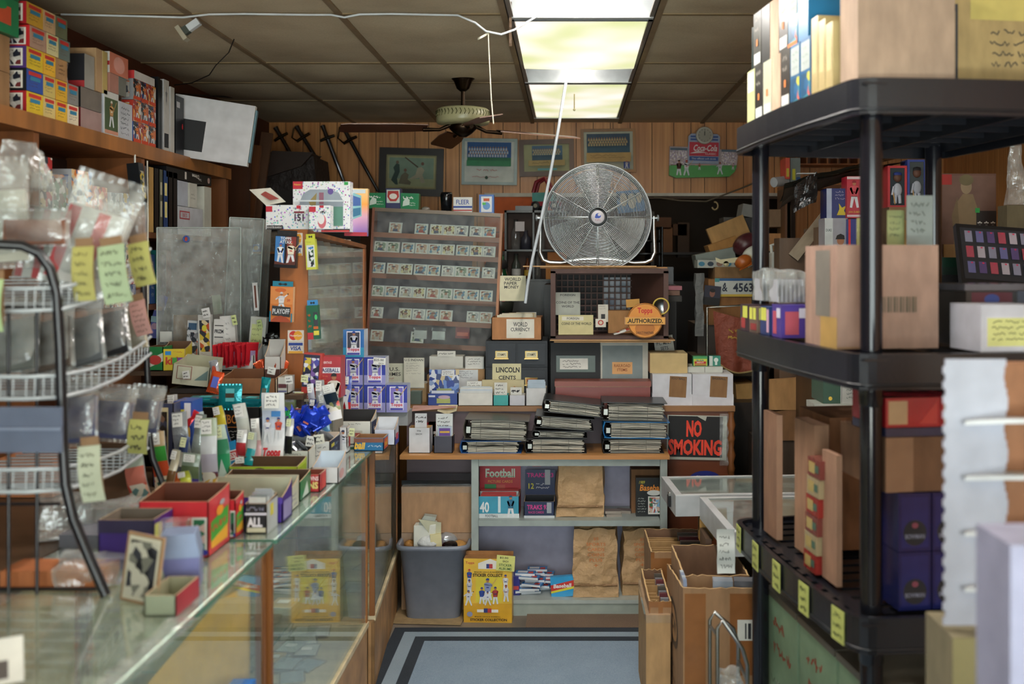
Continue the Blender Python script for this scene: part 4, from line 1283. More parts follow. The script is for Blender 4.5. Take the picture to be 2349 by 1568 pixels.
# small coin boxes and signs, left of the card files
pbox('sign_card','cream card with big lettering for cents in front of the card files','sign',1129,1195,834,5.39,z=1.0,dep=.003,c='#cfc9a0',f=[('t','LINCOLN',.54,.84,.82,.14,INK,.03),('t','CENTS',.52,.64,.6,.1,INK,.02),('r',0,0,1,.45,'#c2c0b0')],rx=-4)
tray('coin_tray','low white long box with folded papers, left of the teal box','box',1051,1131,901,5.265,z=1.0,dep=.1,c='#d9d8d2',inner='#b8b6ae',fh=1,bh=1.1,kids=lambda r,w,h,dp: MBpapers(r,w,h,dp))
tray('coin_tray','small teal box with a handwritten card standing in it','box',1131,1167,906,5.262,z=1.0,dep=.09,c='#1f9a96:h',fh=1,inner='#2a8a88',kids=lambda r,w,h,dp: stand_card(r,-.003,.03,.068,.07,'#dcdcd4',3))
tray('coin_tray','small white box with a blank card, right of the teal box','box',1168,1205,906,5.262,z=1.0,dep=.09,c='#c6c7cf',fh=1,inner='#b6b6b0',kids=lambda r,w,h,dp: stand_card(r,-.008,.03,.06,.045,'#d8d8d2',1))
tray('coin_tray','taller white box packed with sleeved cards at the chest corner','box',1206,1254,890,5.262,z=1.0,dep=.11,c='#d0d1d2',fh=1,inner='#b6b6b0',kids=lambda r,w,h,dp: MBpapers(r,w,h,dp,('#c8d8e4','#dfe6ea','#aebfce'),.05,9,'sleeved_cards'))
slip('cardboard_sheet','cream board with orange marker letters lying behind the small coin boxes','cardboard',1106,1202,871,905,5.37,'#c9bd96',[('t','L',.33,.45,.05,.5,'#c8762a'),('t','D',.78,.45,.05,.5,'#c8762a')],th=.02)
tray('card_display','blue and silver card display with arched header in front of coin cartons','box',981,1050,902,5.27,z=1.0,dep=.06,c='#27418f:h',fh=1,f=[('r',.3,.2,.75,.6,'#a9b26a'),('e',.55,.7,.2,.15,'#b8a0b8'),('r',.03,.7,.25,.85,'#cfd6e4')],flap=('art:45:27418f,6a8ac8,d8dce4,c8b890,3a4a7a,8aa0c8',.12,[('r',.42,.72,.85,.98,'#dfe0e0'),('s',.45,.74,.82,.96,2,INK),('r',.25,.05,.75,.16,'#b0b878')]),kids=lambda r,w,h,dp: MBpapers(r,w,h,dp,('#5a78b8','#c8d0e0'),.02,5,'card_packs'))
def coinbox(label,px0,px1,yt,d,z,c,lines,sign=None,cat='box',dep=.12,paper=None):
 """carton with a big written paper on the front"""
 t = thing('coin_carton',label,cat,(X((px0 + px1) / 2,d),d,z)); w = (px1 - px0) * d / F; h = Z(yt,d) - z
 b = MB(); b.box(-w / 2,w / 2,0,dep,0,h,c,T='#c9c8be'); b.build('carton',t,None,None,.002)
 if paper:
  a,c2,e,g,pc = paper
  b = MB(); b.box(-w / 2 + a * w,-w / 2 + e * w,-.004,-.001,c2 * h,g * h,pc)
  b.art(((-w / 2 + a * w,-.004,c2 * h),((e - a) * w,0,0),(0,0,(g - c2) * h)),lines); b.build('paper_label',t)
 return t
coinbox('tan carton with a dimes sign card standing against the showcase glass',880,935,880,5.45,1.0,'#a98a62:c',[('t','U.S.',.62,.84,.3,.1,INK),('t','DIMES',.6,.7,.42,.1,INK),('r',.32,.3,.95,.5,'#dedfd8'),('t','SNAP-TITE',.62,.42,.55,.07,'#2c5a58'),('s',.35,.08,.9,.26,3,'#5a7a78'),('s',.35,.54,.7,.62,1,'#b05048')],paper=(-.4,.12,.98,2.2,'#d3d5c2'))
coinbox('tan carton with an old cents card and plastic-covered list',932,978,879,5.42,1.0,'#b0926a:c',[('t','U.S INDIAN',.5,.93,.9,.08,INK),('s',.1,.45,.9,.86,5,'#7a7a74'),('r',.0,0,1,.03,'#b8b8b0')],paper=(-.12,.75,.9,2.4,'#dad9ca'))
coinbox('wide white envelope box with a metal cents tab on the coin shelf',985,1062,817,5.56,1.14,'#cdcec6',[('s',.05,.2,.95,.8,1,INK)],paper=(.24,1.0,.78,1.32,'#dcdcd4'))
coinbox('tan carton labelled for nickels behind the blue display',1042,1112,846,5.5,1.0,'#b08a60:c',[('s',.1,.55,.85,.95,4,'#2c3c50')],paper=(.04,.35,.78,.98,'#d6dadc'))
coinbox('clear-wrapped white card listing nickels, leaning by the grey card files',1067,1110,818,5.52,1.155,'#c9cbc8',[('s',.1,.4,.95,.95,3,INK)],paper=(.04,.05,.96,.98,'#d8d8d2'),dep=.05)
coinbox('small white card listing old silver above the long white tray',1071,1105,874,5.34,1.07,'#dadbd6',[('s',.06,.2,.95,.95,3,INK)],paper=(.02,.02,.98,.98,'#e2e2dc'),dep=.01)
b = MB(); b.box(X(983,5.56),X(1112,5.56),5.63,5.655,1.0,1.14,'#7a5a3c:c'); b.box(X(983,5.56),X(1040,5.56),5.50,5.63,1.0,1.138,'#8a6a48:c'); tag(b.build('riser_box'),'brown riser carton behind the coin boxes','box')
pbox('small_box','small grey-green plastic box beside the blue display','box',942,966,897,5.33,z=1.0,dep=.05,c='#55635c:h')
t = thing('paper_folder','pinkish folder and loose cream papers hanging over the desk edge','folder',(X(998,5.25),5.25,1.0),(0,0,0))
b = MB(); b.sheet(lambda u,v: (-.115 + .23 * u,-.045 + .05 * v,.004 - .02 * (1 - v) ** 2 * (1.2 - u)),8,4,'#c49a90'); b.box(-.11,.1,-.03,.006,-.012,-.006,'#b98c4a'); b.build('folder',t)
b = MB(); b.sheet(lambda u,v: (.02 + .1 * u,-.05 + .05 * v,.007 - .035 * (1 - v) * (1.2 - abs(u - .5))),6,4,'#d4cbaa',False); b.build('loose_paper',t,None,None,0,.004)
# on the plank
tray('card_box','white open card box marked fifty cents each on the plank','box',937,987,981,4.99,z=.802,dep=.09,c='#c9cad0',fh=1,inner='#b48a5a',f=[('t','50¢',.48,.88,.22,.07,INK),('t','EACH',.48,.76,.28,.06,INK)],kids=lambda r,w,h,dp: stand_card2(r,0,.05,.06,h * .6,h + .065,'#d6d8de',2))
tray('card_box','dark charcoal card box with sleeved cards and a list, on the plank','box',995,1038,1000,4.99,z=.802,dep=.09,c='#3a3a48:h',fh=1,inner='#2a2a34',kids=lambda r,w,h,dp: (stand_card2(r,.0,.05,.085,h * .4,h + .105,'#d4d8d8',3),stand_card2(r,.004,.03,.07,h * .4,h + .045,'#b6c4d4',0)))
for i,(px,yt,c,nm,w) in enumerate([(975,940,'#8e2a30:g','dark red wallet lying behind the white card box on the plank',.11),(1005,935,'#7a2228:g','second dark red wallet behind the charcoal card box',.1)]):
 b = MB(); b.box(-w / 2,w / 2,0,.03,0,.12,c); b.art(front(w,.12),[('r',.1,.5,.9,.62,'#d8d0d0'),('r',.4,.0,.55,1,'#b8384a')]); tag(b.build('wallet',None,(X(px,5.2),5.2,.802),(0,0,0)),nm,'wallet')
# binders lying on the plank
def binder(label,px0,px1,py,h,d=4.985,c='#3c3b38:h',tilt=0,dep=.24,z=None,pages=5,col='#8c8c82',seed=0):
 w = (px1 - px0) * d / F
 zb = z if z is not None else Z(py,d)
 t = thing('ring_binder',label,'binder',(X((px0 + px1) / 2,d),d,zb),(0,R(tilt),0))
 th = .003
 b = MB(); x = w / 2
 b.box(-x,x,0,dep,0,th,c); b.box(-x,x,0,dep,h - th,h,c)
 n = 6
 prof = [(-x + .004 - .01 * math.sin(PI * i / n),th * 0 + h * i / n) for i in range(n + 1)]
 for i in range(n):
  (a0,z0),(a1,z1) = prof[i],prof[i + 1]
  b.add([(a0,0,z0),(a0,dep,z0),(a1,dep,z1),(a1,0,z1),(a0 + .003,0,z0),(a0 + .003,dep,z0),(a1 + .003,dep,z1),(a1 + .003,0,z1)],[(3,2,1,0),(4,5,6,7),(0,4,7,3),(1,2,6,5)],c,True)
 b.build('cover',t)
 b = MB(); rnd = random.Random(seed)
 N = max(6,int(h / .0048))
 for i in range(N):
  zz = .004 + (h - .01) * i / N
  e = rnd.uniform(-.012,.004)
  cc = rnd.choice([col,'#a8a79c','#77776e','#b9b6a8','#5f5f58'])
  wv = rnd.uniform(-.002,.002)
  k = 8
  pts = [(-x + .035 + (2 * x - .05 + e) * j / k,zz + wv * math.sin(j * .9 + i) + .004 * math.sin(PI * j / k) * (1 if i > N / 2 else -.0)) for j in range(k + 1)]
  A = [(p[0],.006,min(h - .004,p[1])) for p in pts]; B = [(p[0],dep - .006,min(h - .004,p[1])) for p in pts]
  A2 = [(p[0],.006,min(h - .0035,p[1] + (h - .01) / N * .8)) for p in pts]
  m = len(A)
  b.add(A + A2,[(j,j + 1,m + j + 1,m + j) for j in range(m - 1)],cc)
  b.add(A2 + B,[(j,j + 1,m + j + 1,m + j) for j in range(m - 1)],cc)
 for sx in (-.25,.2):
  b.box(sx * w,sx * w + .002,.003,.006,.006,h - .006,'#55544e')
 b.build('pages',t)
 b = MB()
 rr = h * .36
 b.tube([(-x + .028 + rr * .8 * math.sin(a),.012,h * .5 - rr * math.cos(a)) for a in [PI * i / 10 for i in range(11)]],.0022,'#b9b9b2:m',6)
 b.box(-x + .01,-x + .03,.004,dep - .01,h * .3,h * .62,'#a9a9a2:m')
 b.build('ring',t)
 return t
binder('blue binder under the grey one, in the leftmost binder pile',1057,1196,1035,.062,c='#1d4f8e:h',z=.802,seed=1,col='#a8aca0')
binder('fat grey binder on the blue one, leftmost binder pile',1064,1212,1003,.1,c='#4b463e:h',z=.868,tilt=2,seed=2)
binder('black binder at the bottom of the middle binder pile',1206,1346,1036,.072,c='#1e1e1f:h',z=.802,tilt=.5,seed=3)
binder('thin black binder second from the bottom in the middle pile',1222,1347,1000,.036,c='#232325:h',z=.878,tilt=1,seed=4)
binder('black binder second from the top in the middle pile, tilted',1226,1362,985,.06,c='#1b1b1c:h',z=.922,tilt=4,seed=5)
binder('topmost tilted black binder of the middle pile',1244,1384,965,.062,c='#232324:h',z=.995,tilt=6,seed=6)
binder('thick black binder at the bottom of the pile by the sign',1384,1524,1036,.07,c='#1c1c1e:h',z=.802,seed=7)
binder('bright blue binder in the middle of the pile by the sign',1386,1536,1000,.083,c='#1f74b4:h',z=.876,tilt=.6,seed=8)
binder('charcoal binder with handle on top of the pile by the sign',1380,1530,960,.092,c='#2b3034:h',z=.963,tilt=1.2,seed=9)
# no smoking sign and club sticker on the desk front
t = thing('warning_sign','black no smoking sign with red letters taped to the desk','sign',(X(1598,5.25),5.262,Z(1055,5.25)))
w,h = 137 * 5.25 / F,102 * 5.25 / F
b = MB(); b.box(-w / 2,w / 2,-.002,0,0,h,'#b9bcb0:h'); b.art(front(w,h,-.002),[('r',.02,.06,.93,.98,'#141416'),('t','NO',.45,.70,.26,.38,'#e8452c',.05,0,1),('t','SMOKING',.47,.28,.9,.36,'#e8452c',.045,0,1),('g',[(.5,.98),(.64,.88),(.66,.98)],'#b9bcb0')]); b.build('panel',t,None,(0,R(1.2),0))
b = MB(); b.sheet(lambda u,v: (w / 2 - .035 + .05 * u,-.006 - .003 * noise.noise(Vector((u * 9,v * 12,0))),-.03 + (h + .04) * v),6,14,'clear',False); b.build('tape',t)
t = thing('sticker','blue oval club sticker with white letters under the no smoking sign','sticker',(X(1618,5.25),5.264,Z(1100,5.25)))
b = MB(); b.art(((-.085,0,-.045),(.17,0,0),(0,0,.09)),[('e',.5,.5,.5,.5,'#1c2a86'),('t','ClearLine',.5,.58,.6,.3,'#d4d8e4',.02),('t','VIP',.5,.2,.25,.16,'#c8302c')]); b.build('disc',t)
# grey shelf unit contents
z = .475
tray('card_box','red and teal football picture card box with raised header','box',1094,1191,1138,5.0,z=z,dep=.16,c='#3a93ae:h',inner='#9a2a2e',fh=1,f=[('r',0,0,1,.2,'#cfd6d8'),('t','40',.18,.5,.22,.5,'#e0e4e4',.03),('r',.5,.25,.56,1,'#cfe0e6'),('p',.8,.05,1,'#2a6a8a','#1a4a6a',0),('t','FOOTBALL',.35,.1,.3,.12,'#4a4a50')],r=[('r',0,0,1,1,'#a8282e')],
  flap=('#b8323a:h',.135,[('t','Football',.5,.62,.72,.34,'#cfe0cc',.03),('r',.15,.48,.85,.5,'#4a8a5a'),('t','PICTURE CARDS',.5,.3,.6,.1,'#e0a050'),('t','$1.49',.82,.93,.16,.07,'#e0a0a0'),('r',.12,0,.4,.2,'#3f8a56'),('r',.42,.02,.62,.18,'#c05a50')]),kids=lambda r,w,h,dp: MBpapers(r,w,h,dp,('#c8d0d4','#b03a3a','#d0c8c0'),.012,8,'card_packs'))
tray('card_box','dark blue and pink race card box with figure header','box',1202,1272,1150,5.0,z=z,dep=.15,c='#1e2a4e:h',inner='#10141c',fh=1,f=[('t','TRAKS 93',.45,.66,.7,.3,'#c83a86',.03),('t','RACE CARDS',.4,.35,.5,.14,'#c83a86'),('r',.75,.3,.9,.95,'#9aa0a8'),('r',0,.0,1,.15,'#c6ccd0')],
  flap=('#232f54:h',.13,[('t','TRAKS 93',.5,.78,.9,.18,'#c83a86',.03),('t','12',.2,.35,.18,.22,'#d8d040'),('s',.35,.2,.9,.5,2,'#c8c8d0'),('r',.66,.4,.84,1,'#a8adb4')]))
t = thing('header_card','cut-out header of a person with a yellow round price spot above the race cards','card',(X(1236,5.14),5.165,.70),(0,0,0))
b = MB(); b.prism([(-.06,0),(.065,0),(.07,.06),(.03,.1),(-.055,.1)],'#3a3a5a:h',0,.002); b.art(((-.06,0,0),(.13,0,0),(0,0,.1)),[('r',.2,.0,.55,.5,'#b03040'),('e',.42,.68,.14,.24,'#b98a66'),('e',.42,.9,.15,.1,'#2c1c14'),('e',.75,.55,.24,.3,'#dcdce0'),('s',.58,.35,.92,.75,3,INK),('e',.12,.85,.17,.22,'#ddd23a')]); b.build('card',t)
def sack(label,px0,px1,yt,d,z,dep,seed,text=None,lean=0):
 w = (px1 - px0) * d / F; h = Z(yt,d) - z
 t = thing('paper_bag',label,'bag',(X((px0 + px1) / 2,d),d,z),(0,R(lean),0))
 bagmesh(w * .94,h,dep,'#bd9a70:k',seed,.015,taper=.006).build('bag',t)
 b = MB(); b.sheet(lambda u,v: ((u - .5) * w * .9,-.004 - .002 * math.sin(PI * v) + .006 * noise.noise(Vector((u * 5 + seed,v * 3,0))),h * .16 + .014 * v),12,2,'#8e6c48:k',False); b.build('fold',t)
 if text:
  b = MB(); b.art(((-w * .25,-.013,h * .42),(w * .5,0,0),(0,0,h * .48)),[('t',s,.5,.92 - .16 * i,.2 + .1 * min(len(s),6),.09,'#c8763e') for i,s in enumerate(text)]); b.build('marker_writing',t)
 return t
sack('tall brown paper bag on the middle shelf of the grey unit',1272,1389,1056,5.02,z,.18,3)
sack('brown paper bag with orange handwriting on the bottom shelf, left of its twin',1312,1422,1212,4.99,.08,.17,7,['$5','SPORTS','CARDS','COINS','PLUS','+'])
sack('brown paper bag with orange handwriting behind the cartons, bottom shelf',1424,1522,1214,5.02,.08,.17,12,['$5','SPORTS','CARDS','COINS','PLUS','+'])
pbox('card_box','black 1989 baseball rookie box with one card shown, middle shelf','box',1459,1522,1095,5.03,z=z,dep=.05,c='#15191a:h',f=[('t','1989',.22,.88,.2,.08,'#c8c03a',0,.2),('t','Baseball',.55,.74,.8,.16,'#d8862c',.02,.15),('e',.65,.61,.25,.07,'#c9ccc8'),('r',.44,.06,.94,.52,'#d8d6d2'),('r',.48,.1,.9,.49,'art:70:7aa8c8,c8b0a0,3a6a4a,a84a3a'),('p',.68,.1,.35,'#e0e0e0','#2a4a8a',1),('s',.05,.1,.38,.5,6,'#c0c4c0')])
pbox('carton','open brown carton standing behind the 1989 baseball box','box',1448,1524,1076,5.1,z=z,dep=.12,c='#7a5636:c')
for i,(px0,px1,yt,yb,rz) in enumerate([(1390,1428,1164,1170,8),(1388,1425,1172,1182,0),(1412,1450,1168,1174,-14)]):
 b = MB(); b.box(-.04,.04,0,.055,0,.014,'#6e6460',F='#9a9086'); tag(b.build('card_stack',None,(X((px0 + px1) / 2,5.02),5.02 + (0,0,.07)[i],z + (0,.015,0)[i]),(0,0,R(rz))),('lowest','upper','slanted right')[i] + ' little card stack beside the tall paper bag','cards','little card stacks on the middle shelf')
# packs on the bottom shelf
fo = MB()
fo.box(-.05,.05,0,.055,0,.011,'#2f7fc4:g',F='#d8dce0'); fo.art(((-.05,0,.011),(.1,0,0),(0,.055,0)),[('r',.1,.2,.6,.8,'#d8dce0'),('r',.65,.1,.9,.6,'#c8443a')])
pl = []
rnd = random.Random(5)
for k in range(18):
 pl.append(((X(1213,5.03) + rnd.uniform(-.02,.03),5.0 + rnd.uniform(0,.05),.081 + .0115 * (k // 2) + (.0001 * k)),(0,0,rnd.uniform(-18,18) + (0 if k % 2 else 90) * 0)))
 if k % 2: pl[-1] = ((pl[-1][0][0] + .045,pl[-1][0][1] + .06,pl[-1][0][2]),pl[-1][1])
copies(fo,'card_pack','blue and white card pack in the loose heap on the bottom shelf','pack','blue and white card packs on the bottom shelf',pl)
pbox('card_pack','bright blue baseball pack with red and yellow bands, beside the paper bag','pack',1265,1319,1322,5.0,z=.08,dep=.03,c='#3aa0d8:g',f=[('g',[(0,.3),(1,.5),(1,.8),(0,.6)],'#c8342c'),('g',[(0,.2),(1,.38),(1,.5),(0,.3)],'#d8d23a'),('t','Baseball',.5,.55,.75,.2,'#e8e8e8',.03,.1)],ry=-4)
pbox('card_box','purple and red box partly hidden behind the yellow sticker display','box',1172,1192,1322,5.02,z=.08,dep=.1,c='#3a3a8a:h',f=[('r',.2,.3,.9,.5,'#c84a4a')])
# yellow sticker album display on the floor
t = thing('sticker_display','yellow sticker collection display box standing on the floor by the wastebasket','box',(X(1119,4.86),4.86,.0),(0,0,R(-2)))
w,h = 111 * 4.86 / F,.312
b = MB(); b.box(-w / 2,w / 2,0,.08,0,h,'#d9a52e:h',T='#9a6c40:c'); b.box(-w / 2,w / 2,.076,.08,h,h + .016,'#9a6c40:c')
b.art(front(w,h),[('r',.0,.3,1,1,'#e0b53c'),('r',.25,.32,.8,.72,'#d9c53c'),('t','Topps',.13,.93,.18,.05,'#b83a3a',.02),('g',[(.3,.93),(.55,1.0),(.8,.93),(.8,.84),(.3,.84)],'#e2dfd6'),('r',.47,.85,.53,.92,'#2a3a7a'),('r',.53,.85,.6,.92,'#b83a3a'),('t','MAJOR LEAGUE BASEBALL',.52,.79,.6,.025,'#3a3010'),('t','STICKER COLLECT',.5,.745,.62,.05,'#2a2410',.03),
 ('p',.12,.6,.24,'#2a4a9a','#b8302c',0),('p',.12,.42,.26,'#d4d4d8','#2a3a7a',0),('p',.1,.27,.24,'#d4d4d8','#27366a',2),('p',.87,.5,.26,'#e0e0e0','#2a3f8a',0),('p',.88,.34,.26,'#d4d4d8','#7a2a2a',0),('p',.5,.36,.34,'#8a94b8','#26408a',1),('p',.38,.3,.26,'#2c489a','#26408a',0),('p',.66,.3,.27,'#a83838','#22306a',0),('p',.5,.28,.22,'#dcdce0','#26408a',2),
 ('r',.28,.17,.42,.215,'#e6e3da'),('r',.42,.165,.5,.23,'#2a3a7a'),('r',.5,.165,.58,.23,'#b83a3a'),('r',.58,.17,.72,.215,'#e6e3da'),('e',.13,.14,.06,.04,'#8a90b0'),('t','MAJOR LEAGUE BASEBALL',.5,.1,.55,.022,'#3a3010'),('t','STICKER COLLECTION',.52,.055,.76,.04,'#1e1a10',.03)])
b.build('carton',t,None,None,.001)
b = MB(); b.box(-.045,.045,-.006,-.004,0,.075,'#d6d67e'); b.art(((-.045,-.006,0),(.09,0,0),(0,0,.075)),[('t','$2.00',.4,.84,.5,.14,INK),('t','EACH',.5,.62,.3,.12,INK),('t','STICKER',.5,.38,.7,.16,'#2c5a2c'),('t','ALBUMS',.5,.15,.7,.16,'#2c5a2c')]); b.build('price_note',t,(.085,0,.255),(0,R(4),0))
# wastebasket
t = thing('wastebasket','grey plastic wastebasket full of torn packaging, end of the aisle','bin',(X(997,4.98),4.985,.004))
b = MB()
def sq(r,a,sx=.168,sy=.115,e=.42):
 c,s_ = math.cos(a),math.sin(a)
 return (sx * r * abs(c) ** e * (1 if c > 0 else -1),sy * r * abs(s_) ** e * (1 if s_ > 0 else -1))
prof = [(.78,0),(.80,.004),(.98,.34),(1.08,.343),(1.09,.36),(1.04,.366),(.98,.36),(.955,.33),(.77,.01),(0,.008)]
n = 40
vs = [(*sq(r,2 * PI * k / n),z) for r,z in prof for k in range(n)]
b.add(vs,[(i * n + k,i * n + (k + 1) % n,(i + 1) * n + (k + 1) % n,(i + 1) * n + k) for i in range(len(prof) - 1) for k in range(n)],'#7d8391:h',True)
b.build('bin',t)
b = MB(); b.obox((-.045,-.02,.39),(.055,0,.004),(0,.035,0),(0,0,.065),'#d6d7ce'); b.prism([(-.09,.35),(-.02,.38),(.01,.49),(-.05,.5),(-.1,.42)],'#a9aea6',-.04,.0); tag(b.build('torn_box',None,t.location,None,.004,.008),'torn grey-white carton sticking out of the wastebasket','rubbish')
b = MB(); b.box(.0,.055,-.07,-.01,.3,.41,'#d8cfa0',R='#b8322e'); b.prism([(.0,.41),(.055,.4),(.06,.46),(-.05,.49)],'#b9b99f',-.05,-.045); tag(b.build('torn_box',None,t.location,(0,R(-4),R(12)),.001),'cream and red torn carton sticking out of the wastebasket','rubbish')
for i,(x,y,z0,r,m,nm) in enumerate([(-.06,.03,.385,.06,'bag','crumpled clear bag in the wastebasket, back left'),(-.02,-.03,.37,.055,'#d5d7d8:k','crumpled white paper in the middle of the wastebasket'),(.085,-.02,.335,.045,'#1d1a1c:f','dark torn foil at the front of the wastebasket'),(.06,.04,.36,.045,'#a9adb2:f','silver foil ball at the back of the wastebasket'),(.125,.0,.33,.035,'#b8894a:k','orange-brown scrap at the rim of the wastebasket'),(-.12,.0,.335,.035,'#a8773a:k','brown scrap at the left rim of the wastebasket')]):
 b = MB(); b.ball((0,0,0),r,m,1.1,1,.9,16,10); o = b.build('crumpled_wrapper',None,(t.location.x + x,t.location.y + y,z0),None,0,.016); tag(o,nm,'rubbish')
b = MB(); b.box(-.19,.16,-.16,.1,0,.004,'#9c8560:c'); tag(b.build('cardboard_sheet',None,t.location,(0,0,R(-4))),'flattened cardboard piece under the wastebasket','cardboard')
# cartons beside the grey unit, under the plank
def wrapcarton(label,px0,px1,yt,z,d,dep,c='#a88464:c',tape=True):
 w = (px1 - px0) * d / F; h = Z(yt,d) - z
 t = thing('carton',label,'box',(X((px0 + px1) / 2,d),d,z))
 b = MB(); b.box(-w / 2,w / 2,0,dep,0,h,c); b.build('carton',t,None,None,.006)
 if tape:
  b = MB(); b.box(-w / 2 - .001,w / 2 + .001,-.0015,dep,h - .03,h + .001,'sleeve'); b.build('tape',t)
wrapcarton('tan taped carton left of the grey unit, behind the wastebasket',921,1083,1222,0,5.02,.22)
wrapcarton('film-wrapped tan carton stacked on the taped one under the plank',921,1083,1116,Z(1221,5.02),5.02,.22)
b = MB(); b.box(X(921,5.05),X(1083,5.05),5.05,5.22,Z(1115,5.02),Z(1104,5.02),'#131114:g'); tag(b.build('plastic_wrap',None,None,None,.003),'black glossy plastic sheet folded on top of the wrapped carton','plastic')
# ================================================================ drum fan on the crate
t = thing('drum_fan','large round silver floor fan standing on the crate cardboard','fan',(X(1370,5.42),5.42,1.742))
R0 = .283
zc = Z(500,5.42) - 1.742
SIL = '#c2c6c8:m'
b = MB()
b.lathe([(R0 + .001,-.07),(R0 + .008,-.075),(R0 + .01,-.065),(R0 + .004,.06),(R0 + .01,.07),(R0 + .002,.075),(R0 - .004,.06),(R0 - .004,-.06)],'#b6bbbe:h',(0,0,zc),56,'y')
b.build('drum_band',t)
def grille(y,dome,nr,name,m='#cfd3d4:m'):
 b = MB()
 for i in range(nr):
  r = .052 + (R0 - .056) * i / (nr - 1)
  yy = y + dome * (1 - (r / R0) ** 2)
  b.torus(r,.0013,m,(0,yy,zc),56,4)
 for k in range(12):
  for o in (-.006,.006) if k % 3 == 0 else (0,):
   a = 2 * PI * k / 12 + o * 3
   b.tube([((.05 + (R0 - .052) * s / 5) * math.cos(a),y - .002 + dome * (1 - ((.05 + (R0 - .052) * s / 5) / R0) ** 2),zc + (.05 + (R0 - .052) * s / 5) * math.sin(a)) for s in range(6)],.002,m,4)
 b.build(name,t)
grille(-.075,-.045,30,'front_grille')
grille(.07,.03,14,'rear_grille','#8f9496:m')
b = MB(); b.lathe([(0,-.128),(.034,-.128),(.036,-.122),(.036,-.112),(0,-.112)],'#d8d4da',(0,0,zc),28,'y')
b.art(((-.034,-.128,zc - .034),(.068,0,0),(0,0,.068)),[('e',.52,.6,.22,.2,'#3a56b0'),('e',.6,.68,.12,.1,'#d8d4da'),('e',.38,.5,.12,.1,'#3a56b0'),('t','T.P.I.',.5,.26,.45,.12,'#a85a5a')])
b.build('hub_badge',t)
b = MB(); b.lathe([(0,-.03),(.045,-.03),(.05,0),(.07,.02),(.07,.1),(0,.11)],'#6f7578:h',(0,0,zc),24,'y'); b.build('motor',t)
for k in range(3):
 b = MB()
 a0 = 2 * PI * k / 3 + PI / 2
 def q(u,v):
  r = .045 + .215 * v
  a = a0 + (u - .5) * (1.0 - .15 * v) + .1 * v
  return (r * math.cos(a),-.012 + (u - .5) * .07,zc + r * math.sin(a))
 b.sheet(q,6,8,'#b9bdbe:m'); b.sheet(lambda u,v: tuple(Vector(q(1 - u,v)) + Vector((0,.002,0))),6,8,'#b9bdbe:m')
 b.build('blade',t)
b = MB()
xs = .308
pts = [(-.2,-.02,.014),(-.26,-.02,.016),(-xs + .015,-.02,.03),(-xs - .003,-.02,.07),(-xs,0,.2),(-xs,0,zc + .01)]
b.tube([(-.03,-.02,.034),(-.1,-.02,.03),*pts],.0115,SIL,10)
b.tube([(.03,-.02,.034),(.1,-.02,.03),*[(-p[0],p[1],p[2]) for p in pts]],.0115,SIL,10)
b.tube([(-.03,-.02,.034),(0,-.02,.036),(.03,-.02,.034)],.0115,SIL,10)
b.tube([(-.22,-.02,.014),(-.22,.16,.014),(.22,.16,.014),(.22,-.02,.014)],.009,SIL,8)
b.build('tube_stand',t)
for s in (-1,1):
 b = MB(); b.tube([(s * .29,0,zc),(s * .33,0,zc)],.012,'#9aa0a2:m',8); b.tube([(s * .325,0,zc),(s * .335,0,zc)],.018,'#6a6f72:h',10); b.build('pivot_knob',t)
# ================================================================ ceiling fan
hx,hy,hz = X(1062,5.46),5.46,0
t = thing('ceiling_fan','ceiling fan with brass-coloured motor and four brown blades','fan',(hx,hy,ZC - .005))
DB = '#3b2f25:m'
b = MB(); b.lathe([(.066,0),(.068,-.012),(.05,-.03),(.034,-.07),(.016,-.085),(0,-.086)],DB,(0,0,0),28); b.build('canopy',t)
b = MB(); b.tube([(0,0,-.08),(0,0,-.18)],.011,DB,12); b.build('downrod',t)
b = MB(); b.lathe([(0,-.172),(.05,-.176),(.135,-.182),(.145,-.19),(.146,-.25),(.14,-.262),(.1,-.27),(0,-.27)],'#a39f78:h',(0,0,0),40)
for k in range(40):
 a = 2 * PI * k / 40
 b.tube([(.1465 * math.cos(a),.1465 * math.sin(a),-.196),(.1465 * math.cos(a + .05),.1465 * math.sin(a + .05),-.212),(.1465 * math.cos(a),.1465 * math.sin(a),-.228)],.0022,'#5a5a3c:m',4)
b.build('motor_housing',t)
b = MB(); b.lathe([(.07,-.268),(.075,-.29),(.05,-.315),(.02,-.335),(0,-.336)],DB,(0,0,0),24); b.build('switch_cup',t)
for k in range(4):
 a = R(18 + 90 * k)
 b = MB()
 wob = R(-11)
 def q(u,v,top):
  r = .2 + .46 * u
  wd = (.05 + .017 * min(1,u * 3)) * (1 if u < .96 else .86)
  y = (v - .5) * 2 * wd
  z = -.295 - y * math.tan(wob) - .02 * u + (.006 if top else 0)
  return (r * math.cos(a) - y * math.sin(a),r * math.sin(a) + y * math.cos(a),z)
 b.sheet(lambda u,v: q(u,v,1),12,4,'#4b2d22:h'); b.sheet(lambda u,v: q(1 - u,v,0),12,4,'#543226:h')
 for e in (0,1):
  b.sheet(lambda u,v: tuple(Vector(q(u if e else 1 - u,e,0)).lerp(Vector(q(u if e else 1 - u,e,1)),v)),12,1,'#8a6a5a:h')
 b.sheet(lambda u,v: tuple(Vector(q(1,u,0)).lerp(Vector(q(1,u,1)),v)),4,1,'#8a6a5a:h')
 bl = b.build('blade',t)
 b = MB(); b.tube([(.07 * math.cos(a),.07 * math.sin(a),-.272),(.13 * math.cos(a),.13 * math.sin(a),-.3),(.22 * math.cos(a),.22 * math.sin(a),-.303)],[.012,.009,.012],DB,8); b.build('blade_iron',bl)
